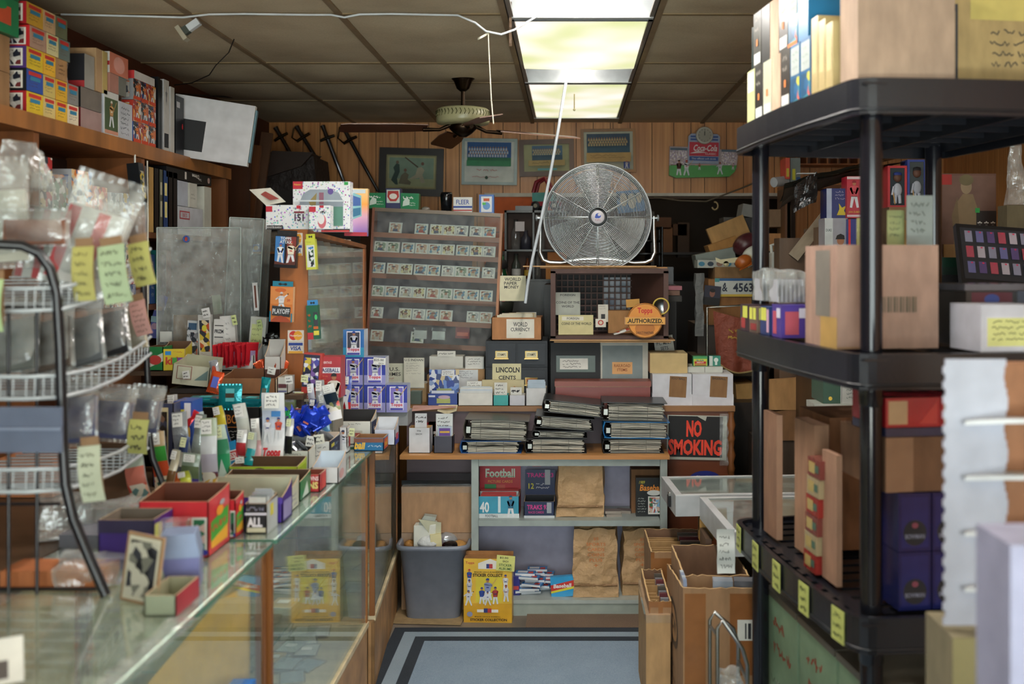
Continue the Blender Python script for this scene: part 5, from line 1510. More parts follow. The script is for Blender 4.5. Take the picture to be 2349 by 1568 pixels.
# ================================================================ cords and wires
b = MB()
pts = [(140,33),(345,38),(420,40),(480,33),(560,32),(700,34),(760,34),(790,40),(825,33),(900,32),(1050,35),(1090,52),(1115,72),(1150,79),(1180,68),(1230,38),(1270,22)]
b.tube([P(x,y,4.05 if i < 12 else 4.05 - .0 * i) for i,(x,y) in enumerate(pts)],.0045,'#c9cdd0',6)
tag(b.build('power_cord'),'white extension cord strung along the ceiling to the lights','cord')
t = thing('socket_plug','white socket end with grey plug hanging from the ceiling cord','plug',P(438,62,4.04),(0,R(-35),0))
b = MB(); b.box(-.012,.04,-.012,.012,-.014,.014,'#c4c8cc'); b.build('plug_body',t,None,None,.004)
b = MB(); b.box(-.034,-.012,-.012,.012,-.016,.016,'#3f443c'); b.build('collar',t)
b = MB(); b.box(-.052,-.034,-.02,.02,-.034,.03,'#a59c88'); b.build('wall_tap',t,None,None,.003)
b = MB(); b.tube([P(*q) for q in [(1120,78,4.04),(1121,110,4.05),(1124,170,4.05),(1127,230,4.05),(1132,284,4.05)]],.0024,'#d0c8b4',5)
tag(b.build('pull_string'),'thin white pull string hanging straight down from the ceiling cord','string')
b = MB(); b.sheet(lambda u,v: tuple(P(1122 - 26 * u,78 + 14 * u - 5 * v,4.035 + .01 * math.sin(u * 6))),8,1,'#bdbba8',False); b.sheet(lambda u,v: tuple(P(1122 - 26 * (1 - u),78 + 14 * (1 - u) - 5 * v,4.037 + .01 * math.sin((1 - u) * 6))),8,1,'#bdbba8',False)
tag(b.build('tape_strip'),'limp strip of tape dangling from the ceiling cord','tape')
b = MB()
b.tube([P(*q) for q in [(1299,182,5.5),(1280,300,5.3),(1262,400,5.24),(1240,510,5.22),(1222,590,5.22),(1219,605,5.22),(1210,655,5.23),(1205,695,5.24)]],.0085,'#c3cbd2',6)
tag(b.build('cable'),'long white cord slanting from the ceiling light down past the silver fan','cord')
b = MB(); b.sheet(lambda u,v: tuple(P(1168 + 6 * u,4 + 102 * v,4.12 + .006 * math.sin(v * 20))),2,14,'#5a4634',False); b.sheet(lambda u,v: tuple(P(1174 - 6 * u,4 + 102 * v,4.125 + .006 * math.sin(v * 20))),2,14,'#5a4634',False)
tag(b.build('rusty_strip'),'rusty metal strip hanging beside the ceiling light','strip')
b = MB(); b.tube([P(*q) for q in [(537,90,4.45),(525,120,4.5),(495,150,4.7),(480,172,4.9),(440,190,5.1),(400,195,5.2)]],.003,'#1e1610',4)
tag(b.build('ceiling_wire'),'thin black wire drooping from the ceiling above the bookcase','wire')
b = MB(); b.tube([P(*q) for q in [(400,215,5.5),(520,222,6.1),(640,226,6.6),(760,236,6.9),(860,250,7.1),(990,262,7.15)]],.005,'#2a1e14',4)
tag(b.build('ceiling_wire'),'dark wire sagging along the far ceiling toward the fan','wire')
b = MB(); b.tube([P(*q) for q in [(1440,262,7.1),(1520,250,6.9),(1620,222,6.6),(1690,190,6.2),(1735,160,5.8)]],.004,'#2a1e14',4)
tag(b.build('ceiling_wire'),'dark wire sagging below the right ceiling tiles','wire')
b = MB(); b.tube([P(*q) for q in [(1500,452,7.1),(1560,460,7.05),(1620,462,7.0),(1700,432,7.0),(1740,415,7.0)]],.006,'#5d5140',5)
tag(b.build('wire'),'dull wire sagging across the top of the doorway','wire')
b = MB(); b.tube([P(1640 + 7 * math.cos(a),472 + 9 * math.sin(a),7.0) for a in [PI * (-.6 + 1.5 * i / 8) for i in range(9)]],.006,'#b09a70',5)
tag(b.build('hook'),'bent brass hook hanging in the doorway','hook')
# ================================================================ pictures on the back wall
def picture(name,label,px0,py0,px1,py1,frame,fw,art,roll=0,mat_c='#b9b48e',cat='picture',d=7.27,yaw=0):
 w,h = (px1 - px0) * d / F,(py1 - py0) * d / F
 t = thing(name,label,cat,(X((px0 + px1) / 2,d),d,Z(py1,d)),(0,R(roll),R(yaw)))
 b = MB()
 for x0,x1,z0,z1 in ((-w / 2,w / 2,0,fw),(-w / 2,w / 2,h - fw,h),(-w / 2,-w / 2 + fw,fw,h - fw),(w / 2 - fw,w / 2,fw,h - fw)):
  b.box(x0,x1,-.018,.01,z0,z1,frame)
 b.build('frame',t)
 b = MB(); b.box(-w / 2 + fw * .8,w / 2 - fw * .8,-.004,.01,fw * .8,h - fw * .8,mat_c)
 b.art(((-w / 2 + fw,-.004,fw),(w - 2 * fw,0,0),(0,0,h - 2 * fw)),art); b.build('print',t)
 return t
def team(u0,v0,u1,v1,rows,n,jersey,sky,ground):
 out = [('r',u0,v0,u1,v1,sky),('r',u0,v0,u1,v0 + (v1 - v0) * .35,ground)]
 for r in range(rows):
  for i in range(n):
   u = u0 + (u1 - u0) * (.05 + .9 * (i + (.5 if r % 2 else 0)) / n)
   v = v0 + (v1 - v0) * (.75 - r * .14)
   out.append(('r',u - .018,v - (v1 - v0) * .12,u + .018,v - .005,jersey))
   out.append(('e',u,v + .012,.011,.02,'#9a7258'))
 return out
picture('framed_print','dark-framed old baseball engraving of a batter, catcher and umpire',869,340,1016,449,'#241d18:h',.05,
  [('r',.03,.04,.97,.96,'#a39f74'),('r',.06,.08,.94,.92,'#7c927e'),('r',.06,.08,.94,.3,'#9a9f7a'),('g',[(.1,.25),(.17,.5),(.14,.62),(.2,.75),(.26,.72),(.27,.5),(.22,.3),(.24,.12),(.19,.12)],'#2c443c'),('e',.22,.78,.03,.05,'#6a5a48'),('g',[(.25,.15),(.3,.4),(.38,.5),(.45,.42),(.43,.28),(.5,.2),(.48,.12)],'#6c6650'),('e',.38,.55,.03,.05,'#7a5a48'),('g',[(.44,.28),(.58,.42),(.62,.62),(.7,.66),(.76,.56),(.72,.42),(.78,.2),(.7,.18),(.66,.34),(.56,.3)],'#a39c84'),('e',.72,.75,.03,.05,'#6a4a3a'),('g',[(.36,.92),(.38,.94),(.64,.66),(.62,.63)],'#4b3a28'),('s',.25,.0,.7,.05,1,'#5a4a30')],1.5,'#8b8660')
picture('team_calendar','white-framed green field team photo poster beneath the ceiling fan blade',1059,318,1186,424,'#9aaaa6:h',.02,
  [('r',0,0,1,1,'#c9ccc4')] + team(.05,.4,.93,.98,3,15,'#aab4c4','#24548c','#2a6a48') + [('r',.05,.38,.93,.52,'#2f7a50'),('s',.25,.24,.8,.32,1,'#b84848'),('s',.1,.08,.9,.15,1,'#b86a6a'),('e',.45,.1,.03,.04,'#2c4a3a')],.8,'#c9ccc4')
picture('team_poster','brown-framed team poster with a white glare patch, behind the fan blade',1192,320,1318,404,'#5a3a24:w',.035,
  [('r',0,0,1,1,'#9a9a74')] + team(.18,.4,.85,.95,3,12,'#a8a48a','#4a6a84','#3a5568') + [('r',.1,.2,.9,.4,'#a8905c'),('s',.15,.25,.8,.36,1,'#5a4a30'),('r',.3,.03,.72,.1,'#5fa0a8')],-1.4,'#9a9a74')
picture('team_poster','light-brown-framed team poster highest on the wall, above the silver fan',1334,296,1459,396,'#9a6a36:w',.02,
  [('r',0,0,1,1,'#b8b8a4')] + team(.06,.44,.94,.95,3,15,'#b0a078','#3a5064','#3a5a6c') + [('r',.05,.2,.95,.44,'#b8965c'),('s',.1,.28,.9,.4,2,'#6a5030'),('r',.8,.02,.92,.2,'#3a4a8a'),('p',.86,.02,.2,'#c8c8d0','#b83a3a',1)],-1,'#b8b8a4')
# stadium wall clock
t = thing('wall_clock','plastic stadium-scene wall clock with red soda sign above the doorway','clock',(X(1612,7.25),7.25,Z(408,7.25)),(0,R(1.5),0))
s = 7.25 / F
b = MB()
b.prism([(-78 * s,4 * s),(-62 * s,-2 * s),(60 * s,4 * s),(72 * s,16 * s),(76 * s,30 * s),(-78 * s,26 * s)],'#3f9a3e:h',-.03,.02)
b.prism([(-78 * s,22 * s),(76 * s,22 * s),(80 * s,66 * s),(40 * s,66 * s),(-40 * s,70 * s),(-78 * s,70 * s)],'#b9a8a8',-.012,.02)
fr = ((-78 * s,-.03,0),(156 * s,0,0),(0,0,70 * s))
b.art(((-78 * s,-.012,22 * s),(156 * s,0,0),(0,0,46 * s)),[('r',.01,.15,.26,.85,'art:120:c8b8b8,e0d8d8,a89898,b0a0b8'),('r',.76,.15,.98,.85,'art:120:c8b8b8,e0d8d8,a89898,b0a0b8'),('r',.01,.86,.26,.98,'#5a6a7a'),('r',.76,.84,.99,.96,'#5a6a7a'),('r',.02,.0,.98,.14,'#6a4a3a'),('r',.38,.02,.6,.2,'#d8a8a0')])
b.art(fr,[('p',.14,.06,.5,'#5a2a1c','#1c1c1c',0),('p',.25,.06,.5,'#d8d8dc','#a83030',1),('p',.44,.25,.22,'#b8785a','#8a2a2a',0),('p',.74,.12,.4,'#c8c8cc','#7a2a2a',2),('p',.93,.28,.22,'#c8a8a8','#8a2a2a',0)])
b.build('stadium',t,None,None,.002)
b = MB(); b.prism([(-36 * s,32 * s),(34 * s,32 * s),(36 * s,94 * s),(30 * s,100 * s),(-30 * s,100 * s),(-36 * s,94 * s)],'#9aa4bc:h',-.03,.0)
b.art(((-35 * s,-.03,32 * s),(70 * s,0,0),(0,0,66 * s)),[('r',.03,.1,.97,.24,'#3c5a9a'),('r',.02,.26,.98,.74,'#c8384a'),('r',.05,.8,.95,.86,'#3c5a9a'),('r',.05,.9,.95,.96,'#3c5a9a'),('t','Coca-Cola',.55,.54,.78,.22,'#ece4e4',.02,.2),('g',[(.04,.34),(.3,.44),(.6,.38),(.3,.36)],'#e8d8d8'),('t','CLASSIC',.72,.34,.35,.07,'#e4c8c8'),('t','The official soft drink',.5,.17,.8,.06,'#c8ccd8')])
b.build('soda_panel',t)
b = MB(); b.lathe([(0,-.05),(.055,-.05),(.062,-.046),(.064,-.03),(0,-.03)],'#c9c6b8:h',(0,0,96 * s),32,'y')
b.art(((-.056,-.05,96 * s - .056),(.112,0,0),(0,0,.112)),[('e',.5,.5,.46,.46,'#a9a596'),('r',.49,.5,.51,.85,'#2a2a28'),('r',.47,.48,.52,.74,'#2a2a28')] + [('e',.5 + .38 * math.sin(2 * PI * k / 12),.5 + .38 * math.cos(2 * PI * k / 12),.025,.025,'#4a4840') for k in range(12)])
b.build('clock_face',t)
# swords hanging on the paneling
def sword(label,p0,p1,d,sheath,guard,wid=.014,knuckle=False):
 a,c = P(*p0,d),P(*p1,d)
 t = thing('sword',label,'sword',a)
 v = c - a
 b = MB(); b.tube([v * .24,v * .6,v * .98,v],[wid,wid * .95,wid * .7,wid * .3],sheath,8); b.build('scabbard',t)
 b = MB(); b.tube([Vector((0,0,0)),v * .1,v * .2],[.018,.014,.016],'#2a2019:h',8); b.build('hilt',t)
 b = MB(); n = Vector((v.z,0,-v.x)).normalized(); b.tube([v * .22 + n * .055,v * .21,v * .22 - n * .055],[.01,.012,.01],guard,8)
 if knuckle: b.tube([v * .22 + n * .05,v * .12 + n * .07,n * .02],.006,guard,6)
 b.build('crossguard',t)
sword('leftmost sword on the wall, short with wrapped grip',(632,292),(690,392),7.2,'#5a5048:m','#4a3a24:m')
sword('second sword from the left with dark scabbard',(680,290),(752,405),7.2,'#211a16:h','#3a2c1c:m',knuckle=True)
sword('third sword with bright steel scabbard',(740,288),(790,420),7.2,'#7b7d84:m','#4a463c:m',.017)
sword('rightmost black curved sword hanging over the showcase',(785,288),(868,440),7.2,'#0f0e10:h','#2a2018:m',knuckle=True)
b = MB(); b.box(-.18,.18,-.0,.4,0,.22,'#251a16:k'); b.prism([(-.19,.1),(.1,.16),(.19,.24),(-.08,.28),(-.18,.2)],'#33231a',-.03,.2)
o = b.build('leather_case',None,(X(665,6.6),6.6,Z(440,6.6)),(0,R(-6),0),.02); tag(o,'dark leather case on top of the corner cabinet under the swords','case')
b = MB(); b.box(X(615,6.6),X(830,6.6),6.55,7.25,0,Z(440,6.6),'#1c140f:w'); tag(b.build('tall_cabinet',None,None,None,.01),'tall dark cabinet against the back wall beneath the swords','cabinet')
# ================================================================ stepped stand and riser behind the showcases
t = thing('stepped_stand','stepped brown stand behind the showcases holding rows of card boxes','stand',(-1.85,3.7,0))
for (x0,x1,y0,y1,z) in ((0,.50,-1.6,0,1.0),(.02,.80,.0,.22,1.085),(.02,.80,.225,.44,1.235),(.02,.58,.445,1.1,1.305)):
 b = MB(); b.box(x0,x1,y0,y1,z - .02,z - .002,'#54402e:wx'); b.build('step_board',t)
for (x,y,z) in ((.03,.02,1.06),(.46,.02,.97),(.03,1.05,1.28),(.46,1.05,1.28),(.46,.42,1.21),(.03,-1.55,.97),(.46,-1.55,.97),(.03,.42,1.21)):
 b = MB(); b.box(x,x + .03,y,y + .03,0,z,'#3b2a1d:w'); b.build('leg',t)
for x in (.55,.77):
 b = MB(); b.box(x,x + .02,.02,.2,1.002,1.064,'#3b2a1d:w'); b.box(x,x + .02,.24,.43,1.002,1.214,'#3b2a1d:w'); b.build('riser_leg',t)
t = thing('riser_shelf','small white riser shelf under the football card boxes','shelf',(X(705,4.05),3.98,1.0))
b = MB(); b.box(-.1,.13,0,.15,.2,.21,'#c9bfa6'); b.build('board',t)
for x in (-.095,.12): b = MB(); b.box(x,x + .008,.0,.15,.001,.2,'#8a8478'); b.build('support',t)
b = MB(); b.box(X(788,4.6),X(934,4.6),4.62,4.74,1.0,1.064,'#8b8e90'); tag(b.build('riser_box'),'low grey riser under the stack of blue baseball boxes','riser')
# --- stack of blue baseball boxes
def topps(label,px0,px1,yt,z,alt=0):
 d = 4.6
 col = '#3a6fae:g' if alt else '#3c479c:g'
 f = [('r',.0,.0,1,.35,'#8f8fc8' if not alt else '#2a8fb8'),('r',.17,.08,.83,.94,'#dfe0ea'),('r',.21,.3,.79,.9,'#7a6cc0' if not alt else '#3a3a4a'),('p',.52,.12,.82,'#bfc1cf','#23408e',1 if not alt else 0),('r',.42,.55,.62,.59,'#3a4a9a'),('r',.17,.08,.83,.34,'#d8d4e6'),('t','Topps',.5,.27,.56,.14,'#c8283a',.03),('r',.2,.09,.8,.16,'#4a4aa8')]
 return pbox('card_box',label,'box',px0,px1,yt,d,z=z,h=.127,dep=.09,c=col,f=f,side='#c8ccd8:g',top='#b8c4e0:g',group='stack of blue baseball boxes')
zz = 1.0645; hb = .127
for nm,a,c,k,alt in (('bottom left',787,832,0,0),('bottom middle',835,884,0,0),('bottom right',886,934,0,0),('middle-row left',787,832,1,0),('middle-row right',835,884,1,0),('topmost',787,835,2,1)):
 o = topps(f'{nm} blue baseball card box in the stack on the far showcase',a,c,0,zz + k * (hb + .0006),alt)
slip('price_note','white note with a twenty-five dollar price on the baseball box stack','note',856,884,820,836,4.58,'#e4e4e0',[('t','$25.00',.45,.65,.8,.4,INK),('t','EACH',.65,.2,.4,.22,INK)],th=.002,ry=3)
pbox('card_box','red baseball box with a pitcher, left of the blue stack','box',730,782,818,4.02,z=1.211,dep=.08,c='#a52c34:h',f=[('t','HERITAGE',.4,.86,.4,.07,'#dcc8c8',.02),('r',.03,.6,.97,.74,'#dcdce0'),('t','BASEBALL',.5,.67,.86,.1,'#27366a',.03),('s',.05,.35,.5,.55,3,'#d8a05a'),('p',.7,-.3,.9,'#d8d4c8','#1c1c20',0)])
pbox('card_box','tall navy football card box leaning beside the red pitcher box','box',690,732,810,3.99,z=1.211,dep=.04,c='#b03a34:h',f=[('r',.0,.25,.9,.97,'#22253f'),('r',.05,.3,.42,.9,'art:60:4a4a9a,d8d8e0,c8b040,22253f'),('r',.46,.3,.86,.9,'art:60:4a4a9a,d8d8e0,7a5aa0,22253f'),('t','Topps',.5,.16,.4,.07,'#e4c8c8'),('t','FOOTBALL',.5,.05,.8,.07,'#e0e0e0',.03)],ry=4)
tray('card_box','red and white football card box lying below the navy one','box',676,730,880,3.9,z=1.137,h=.047,dep=.07,c='#b8554a:h',inner='#c8ccd4',fh=1,f=[('r',.0,.55,1,.9,'#3a4a9a'),('t','CARD PER BOX',.5,.73,.7,.2,'#d8d8e4'),('r',.3,.05,.95,.5,'#c9ccd6'),('e',.75,.3,.15,.22,'#b83a34')])
b = MB(); b.box(X(650,3.9),X(735,3.9),3.9,3.975,1.086,1.136,'#1f2a6a:h'); b.art(((X(650,3.9),3.9,1.086),(X(735,3.9) - X(650,3.9),0,0),(0,0,.05)),[('s',.3,.3,.95,.8,2,'#a8b0d8')]); tag(b.build('card_box'),'dark blue card box under the red and white football box','box')
b = MB(); b.box(X(650,3.9),X(735,3.9),3.9,3.975,1.0005,1.0855,'#b9bcc4'); tag(b.build('storage_box'),'plain pale box supporting the dark blue card box','box')
# --- trays on the glass, from the aisle edge inward
tray('card_box','orange and blue baseball card tray at the aisle edge of the middle showcase','box',812,880,1004,3.99,z=1.0,dep=.1,c='#1f6a9a:h',inner='#8a5f3a',fh=1,f=[('t','ball',.2,.45,.34,.62,'#e8b93a',.04,.15),('r',0,.66,1,.97,'#7a4a3a'),('s',.45,.25,.95,.5,1,'#dfe4ec')],r=[('r',.1,.1,.9,.9,'#c8502e'),('t','ball',.5,.5,.7,.4,'#e8b93a',.02,.2)],flap=None)
tray('card_box','white open card tray with blue side behind the orange and blue one','box',858,906,985,4.12,z=1.0,dep=.09,c='#c3c9d8:h',inner='#c8ccd2',fh=.8,bh=1.3,r=[('r',0,0,1,.5,'#33409a'),('r',.2,.3,.8,.7,'#c84a5a')])
tray('card_box','white card tray with black inside and a player picture on its end','box',772,851,966,4.14,z=1.0,dep=.12,c='#cfcfc8:h',inner='#1d1b1c',fh=.85,bh=1.15,f=[('s',.3,.82,.9,.95,1,'#6a6a66'),('r',.5,.1,.75,.6,'#b8b4a8'),('r',.54,.2,.7,.5,'#a8504a')],r=[('r',.1,.05,.9,.95,'#1f2a4e'),('p',.5,.05,.8,'#dcdce2','#1c2c5a',0)])
tray('card_box','white box with a player photo on two sides, on the glass edge','box',778,796,980,3.95,z=1.0,dep=.06,c='#d8d8da:h',inner='#b8b8b8',fh=1,f=[('p',.5,.05,.85,'#cfd0d8','#1f2a4e',1)],r=[('s',.1,.1,.9,.9,4,'#33384e'),('r',.5,.2,.9,.7,'#a83a3a')])
tray('card_box','white and navy card tray with ragged price notes, mid glass','box',700,757,1012,3.72,z=1.0,dep=.16,c='#d4d6d6:h',inner='#c9b9a8',fh=.9,bh=1.0,f=[('s',.0,.3,1,1,4,'#5a5f66')],r=[('r',.0,.0,1,1,'#27304a'),('s',.1,.1,.9,.9,3,'#8aa0b8'),('r',.1,.7,.4,.85,'#c8c04a')])
tray('card_box','white open tray with black cardboard inside at the front of the glass','box',646,708,1034,3.62,z=1.0,dep=.1,c='#cfd1ca:h',inner='#1a1819',fh=.85,bh=1.0,f=[('s',.1,.75,.9,.92,1,'#5a5a58'),('t','NBA 22',.5,.35,.4,.3,'#3a3a3c')])
tray('card_box','red card tray with yellow letters on the glass, right of the green box','box',655,733,1088,3.27,z=1.0,dep=.09,c='#b02a30:h',inner='#7a3a2c',fh=1,f=[('t','WNS',.82,.78,.3,.25,'#e4c8c8',.03),('t','NS',.82,.4,.28,.4,'#e0cc7a',.04)],r=[('r',.3,.1,.9,.9,'#c84a44')])
tray('card_box','white half-open card tray with a small red crest at the glass edge','box',715,776,1072,3.4,z=1.0,dep=.12,c='#cdcfd0:h',inner='#b9c6d2',fh=.75,bh=1.25,r=[('e',.4,.5,.3,.3,'#c8a0a0')])
tray('card_box','lime green card tray with a round dark emblem','box',525,682,1070,3.33,z=1.0,dep=.12,c='#a9c42c:h',inner='#4a3220',fh=.95,bh=1.12,f=[('e',.45,.45,.17,.5,'#2a2a1c'),('e',.45,.45,.14,.42,'#b4c83a'),('t','BOWMAN',.45,.75,.2,.2,'#1e1e16',.02),('r',.02,.4,.24,.9,'#2f78a8'),('r',.7,.55,.92,.85,'#2f78a8')],r=[('r',.1,.1,.9,.9,'#94b02a')])
tray('card_box','green card tray in front of the lime one, brown inside','box',500,688,1105,3.14,z=1.0,dep=.13,c='#17744c:h',inner='#4a3220',fh=.9,bh=1.1,r=[('g',[(.2,.1),(.8,.1),(.65,.8)],'#c4d4cc')])
tray('card_box','cream-rimmed card tray with open front between green and purple trays','box',492,665,1126,3.0,z=1.0,dep=.1,c='#c3c6b2:h',inner='#b9bba8',fh=.8,bh=1.15,r=[('s',.1,.1,.9,.8,3,'#6a6a9a')])
tray('card_box','purple-edged card tray with a cream interior','box',470,648,1140,2.88,z=1.0,dep=.1,c='#3c2380:h',inner='#a8a890',fh=.8,bh=1.2,f=[('r',.0,.75,1,.98,'#4a2f94')],r=[('r',.1,.1,.9,.8,'#8a84b0')])
tray('card_box','black football card box with white numbers and silver packs inside','box',562,612,1155,2.77,z=1.0,dep=.1,c='#15151a:h',inner='#2a2a2e',fh=.9,bh=1.0,f=[('t','ALL',.45,.38,.7,.32,'#dcd8e0',.05),('r',.0,.62,1,.7,'#c8c4d0'),('r',.1,.05,.95,.2,'#c8c4a8'),('s',.05,.72,.9,.95,1,'#8a88a0')],r=[('r',0,0,1,1,'#a8aeae'),('r',.3,.5,.6,.9,'#c8c04a')],kids=lambda r,w,h,dp: MBpapers(r,w,h,dp,('#b9c0c4:f','#8f9a9c:f','#d3d8d8:f'),.02,8,'foil_packs'))
def score(label,a,c,yt,d,dp):
 art = [('r',.12,.12,.88,.5,'#d8a02c'),('g',[(.1,.25),(.9,.38),(.9,.72),(.1,.6)],'#3f9a34'),('s',.15,.35,.85,.6,1,'#c8342c'),('e',.5,.72,.16,.09,'#e0952c'),('e',.6,.85,.12,.05,'#9aa0a8')]
 return tray('card_box',label,'box',a,c,yt,d,z=1.0,dep=dp,c='#c02a32:h',inner='#5a2c18',fh=.95,bh=1.05,f=[('r',.76,.05,.98,.72,'#d0d0c8'),('r',.79,.1,.95,.68,'art:60:2a6a4a,3a4a8a,c8a8a0,1a2a2a'),('e',.95,.1,.05,.05,'#2a2a8a')],r=art)
score('big red card tray with green banner on its end, open top',318,478,1150,2.54,.16)
score('second smaller red card tray with green banner, behind the big one',488,540,1146,2.72,.07)
tray('card_box','purple card tray with yellow price stickers at the left front','box',225,352,1192,2.42,z=1.0,dep=.12,c='#33206a:h',inner='#6e6458',fh=1,f=[('r',0,.75,1,1,'#1d1538')],r=[('r',.05,.3,.4,.9,'#cdd07a'),('r',.5,.1,.95,.5,'#a8a8b8')])
# clear plastic covers and holders at the left front of the glass
for i,(a,c,yt,yb,d,m,nm) in enumerate([(365,425,1130,1240,2.44,'sleeve','clear empty plastic sleeve box leaning on the big red tray')]):
 w = (c - a) * d / F
 b = MB(); b.box(-w / 2,w / 2,0,.05,0,(yb - yt) * d / F,m); tag(b.build('plastic_holder',None,(X((a + c) / 2,d),d,1.0),(0,0,R(8))),nm,'holder')
t = thing('deck_box','blue-grey translucent deck box near the broken glass edge','box',(X(405,2.3),2.3,1.0),(0,0,R(14)))
b = MB(); b.box(-.05,.05,0,.07,0,.07,'#6a6c9c:h'); b.build('tub',t,None,None,.003); b = MB(); b.prism([(-.052,.07),(.052,.07),(.04,.125),(-.035,.125)],'#7f8fae:h',-.002,.072); b.build('lid',t,None,None,.003)
tray('card_box','low olive and red open box at the front corner of the glass','box',330,404,1365,2.12,z=1.0,dep=.13,c='#8a917a:h',inner='#8c8a70',fh=1,r=[('r',0,0,1,1,'#9a2c38')])
t = thing('photo_stand','brown-edged photo card standing by the deck box','card',(X(315,2.2),2.2,1.0),(R(-6),R(4),R(-20)))
b = MB(); b.box(-.05,.05,0,.006,0,.15,'#b09070',F='#8a6a4a'); b.art(front(.1,.15),[('r',.06,.04,.94,.96,'#b9b4a0'),('r',.12,.1,.88,.9,'art:45:33353a,b0ac9c,6a6a60,1c1e22')]); b.build('card',t)
t = thing('price_note','curled pale green note leaning near the deck box','note',(X(368,2.28),2.27,1.0),(R(-10),R(-12),0))
b = MB(); b.sheet(lambda u,v: (-.018 + .036 * u,-.02 * v * v,.09 * v),2,8,'#b4c4b4'); b.sheet(lambda u,v: (.018 - .036 * u,-.02 * v * v + .0015,.09 * v),2,8,'#b4c4b4'); b.build('paper',t)
b = MB(); b.box(-.17,.17,0,.12,0,.035,'#74757e:h'); tag(b.build('flat_case',None,(X(220,2.48),2.62,1.0),(0,0,R(-4)),.003),'flat grey plastic case lying under the wire rack','case')
for i,(px,d,w,h,rz,nm) in enumerate([(200,2.3,.14,.05,10,'crumpled clear bag on the glass under the rack, nearest'),(260,2.75,.16,.07,-12,'crumpled clear bag behind the purple tray'),(150,2.7,.13,.09,30,'crumpled clear bag behind the black grid panel')]):
 tag(bagmesh(w,h,.12,'bag',i + 30,.02).build('plastic_bag',None,(X(px,d),d,1.006),(0,0,R(rz))),nm,'bag')
for i,(a,c,yt,d,z,cc,nm) in enumerate([(0,230,1310,2.3,1.0,'#a8643a','long orange-brown carton low behind the wire rack grid'),(0,120,1050,3.2,1.0,'#b9754a','tall orange-brown carton behind the wire rack grid')]):
 pbox('carton',nm,'box',a,c,yt,d,z=z,dep=.1,c=cc + ':c')
# --- curled long packs standing between trays
def longpack(label,px0,px1,yt,yb,d,cols,rx=-8,ry=0,rz=0,art=None,z=1.0):
 w = (px1 - px0) * d / F; h = Z(yt,d) - Z(yb,d)
 t = thing('hanging_pack',label,'pack',(X((px0 + px1) / 2,d),d,Z(yb,d)),(R(rx),R(ry),R(rz)),None)
 b = MB()
 n = 9
 def q(u,v,o):
  return ((u - .5) * w,o - .02 * v * v - .006 * math.sin(v * 7 + px0) + .004 * math.sin(PI * u) * (-1 if o == 0 else 1),h * v)
 seg = len(cols)
 for k,c in enumerate(cols):
  v0,v1 = k / seg,(k + 1) / seg
  b.sheet(lambda u,v: q(u,v0 + (v1 - v0) * v,0),4,5,c)
 b.sheet(lambda u,v: q(1 - u,v,.005),4,n,'#c4c8c4')
 if art: b.art(((-w / 2,-.012,0),(w,-.0,0),(0,-.006,h)),art,.002)
 b.build('wrapper',t)
 b = MB(); b.box(-w * .32,w * .32,-.034,-.032,h * .78,h * .98,random.choice(['#dfe0dc','#d6dcae','#e2e2de'])); b.art(((-w * .32,-.034,h * .78),(w * .64,0,0),(0,0,h * .2)),[('s',.08,.1,.95,.95,3,INK)]); b.build('price_tag',t)
 return t
longpack('tall white baseball pack with red brand letters, bending over the front trays',598,650,902,1062,3.56,['#d6d8dc:h','#dcdfe4:h','#c8d0e0:h','#d8dade:h'],art=[('t','Topps',.5,.14,.8,.22,'#c82430',.05,.15),('p',.3,.3,.35,'#d8d8e0','#2a3a7a',0),('p',.78,.35,.3,'#c8503a','#2a3a7a',0),('r',.45,.66,.85,.74,'#3a7ab8'),('r',.55,.9,.9,.96,'#c83a3a')])
longpack('narrow pack with orange base and paper strip, leaning left',553,582,925,1062,3.6,['art:60:d8803a,c83a2c,e0c090','#c9c4b8','#cfd2c8','#dcdcd6'],ry=-9)
longpack('green pack curling left over its neighbours',497,533,975,1108,3.36,['#1f7a4e:g','#2a8a5c:g','#3f8a66:g','#c4d4c8:g'],ry=-8,art=[('g',[(.2,.1),(.85,.12),(.55,.42)],'#bccfc6')])
longpack('multicoloured pack with white note left of the green one',463,500,960,1124,3.28,['art:50:4a2a5a,d8d4c8,c8a030,6a2a2a','#b9b4c4:g','#c9cdd0:g','#a8b49c:g'],ry=-3)
longpack('pale blue pack bending behind the green pack',455,495,945,1100,3.45,['#8fae9a:g','#a8c8dc:g','#c8dcdc:g'],ry=-12,z=1.1)
longpack('purple and green football pack third from the wire rack',412,452,1040,1126,3.2,['#4a3a94:g','#6a7a5a:g','#8a9a8a:g'],ry=5,art=[('s',.05,.1,.6,.5,2,'#d8d8c8')])
longpack('silver-wrapped pack behind the purple football pack',405,440,945,1100,3.3,['#6a6e78:f','#8a8e96:f','#a4a8ac:f'],ry=-6)
longpack('grey translucent pack fin beside the silver-wrapped pack',432,455,950,1090,3.4,['#8d9c98:f','#b0bcb8:f','#9aa8a4:f'],ry=6)
longpack('red and green 1991 pack next to the rack leg',355,392,990,1126,3.22,['art:50:b84a3a,d8c8b0,3a6a5a,c87a4a','#d0522c:g','#3f9a3f:g','#b8a07a:g'],ry=-8)
longpack('pale red pack leaning behind the rack, left of the 1991 pack',300,345,1030,1150,2.98,['art:50:b84a3a,c8c0b0,5a7a7a,d8a890','#b86a5a:g','#a8b0a0:g'],ry=-12)
longpack('light green noted pack right of the tall white baseball pack',652,682,905,985,3.97,['#2f9a5c:g','#b9cc9c','#ccdca0'],z=1.1)
longpack('white and blue striped pack behind the light green one',672,704,898,985,4.0,['#c8ccd4:g','#5a9ac8:g','#d0d4d8:g'])
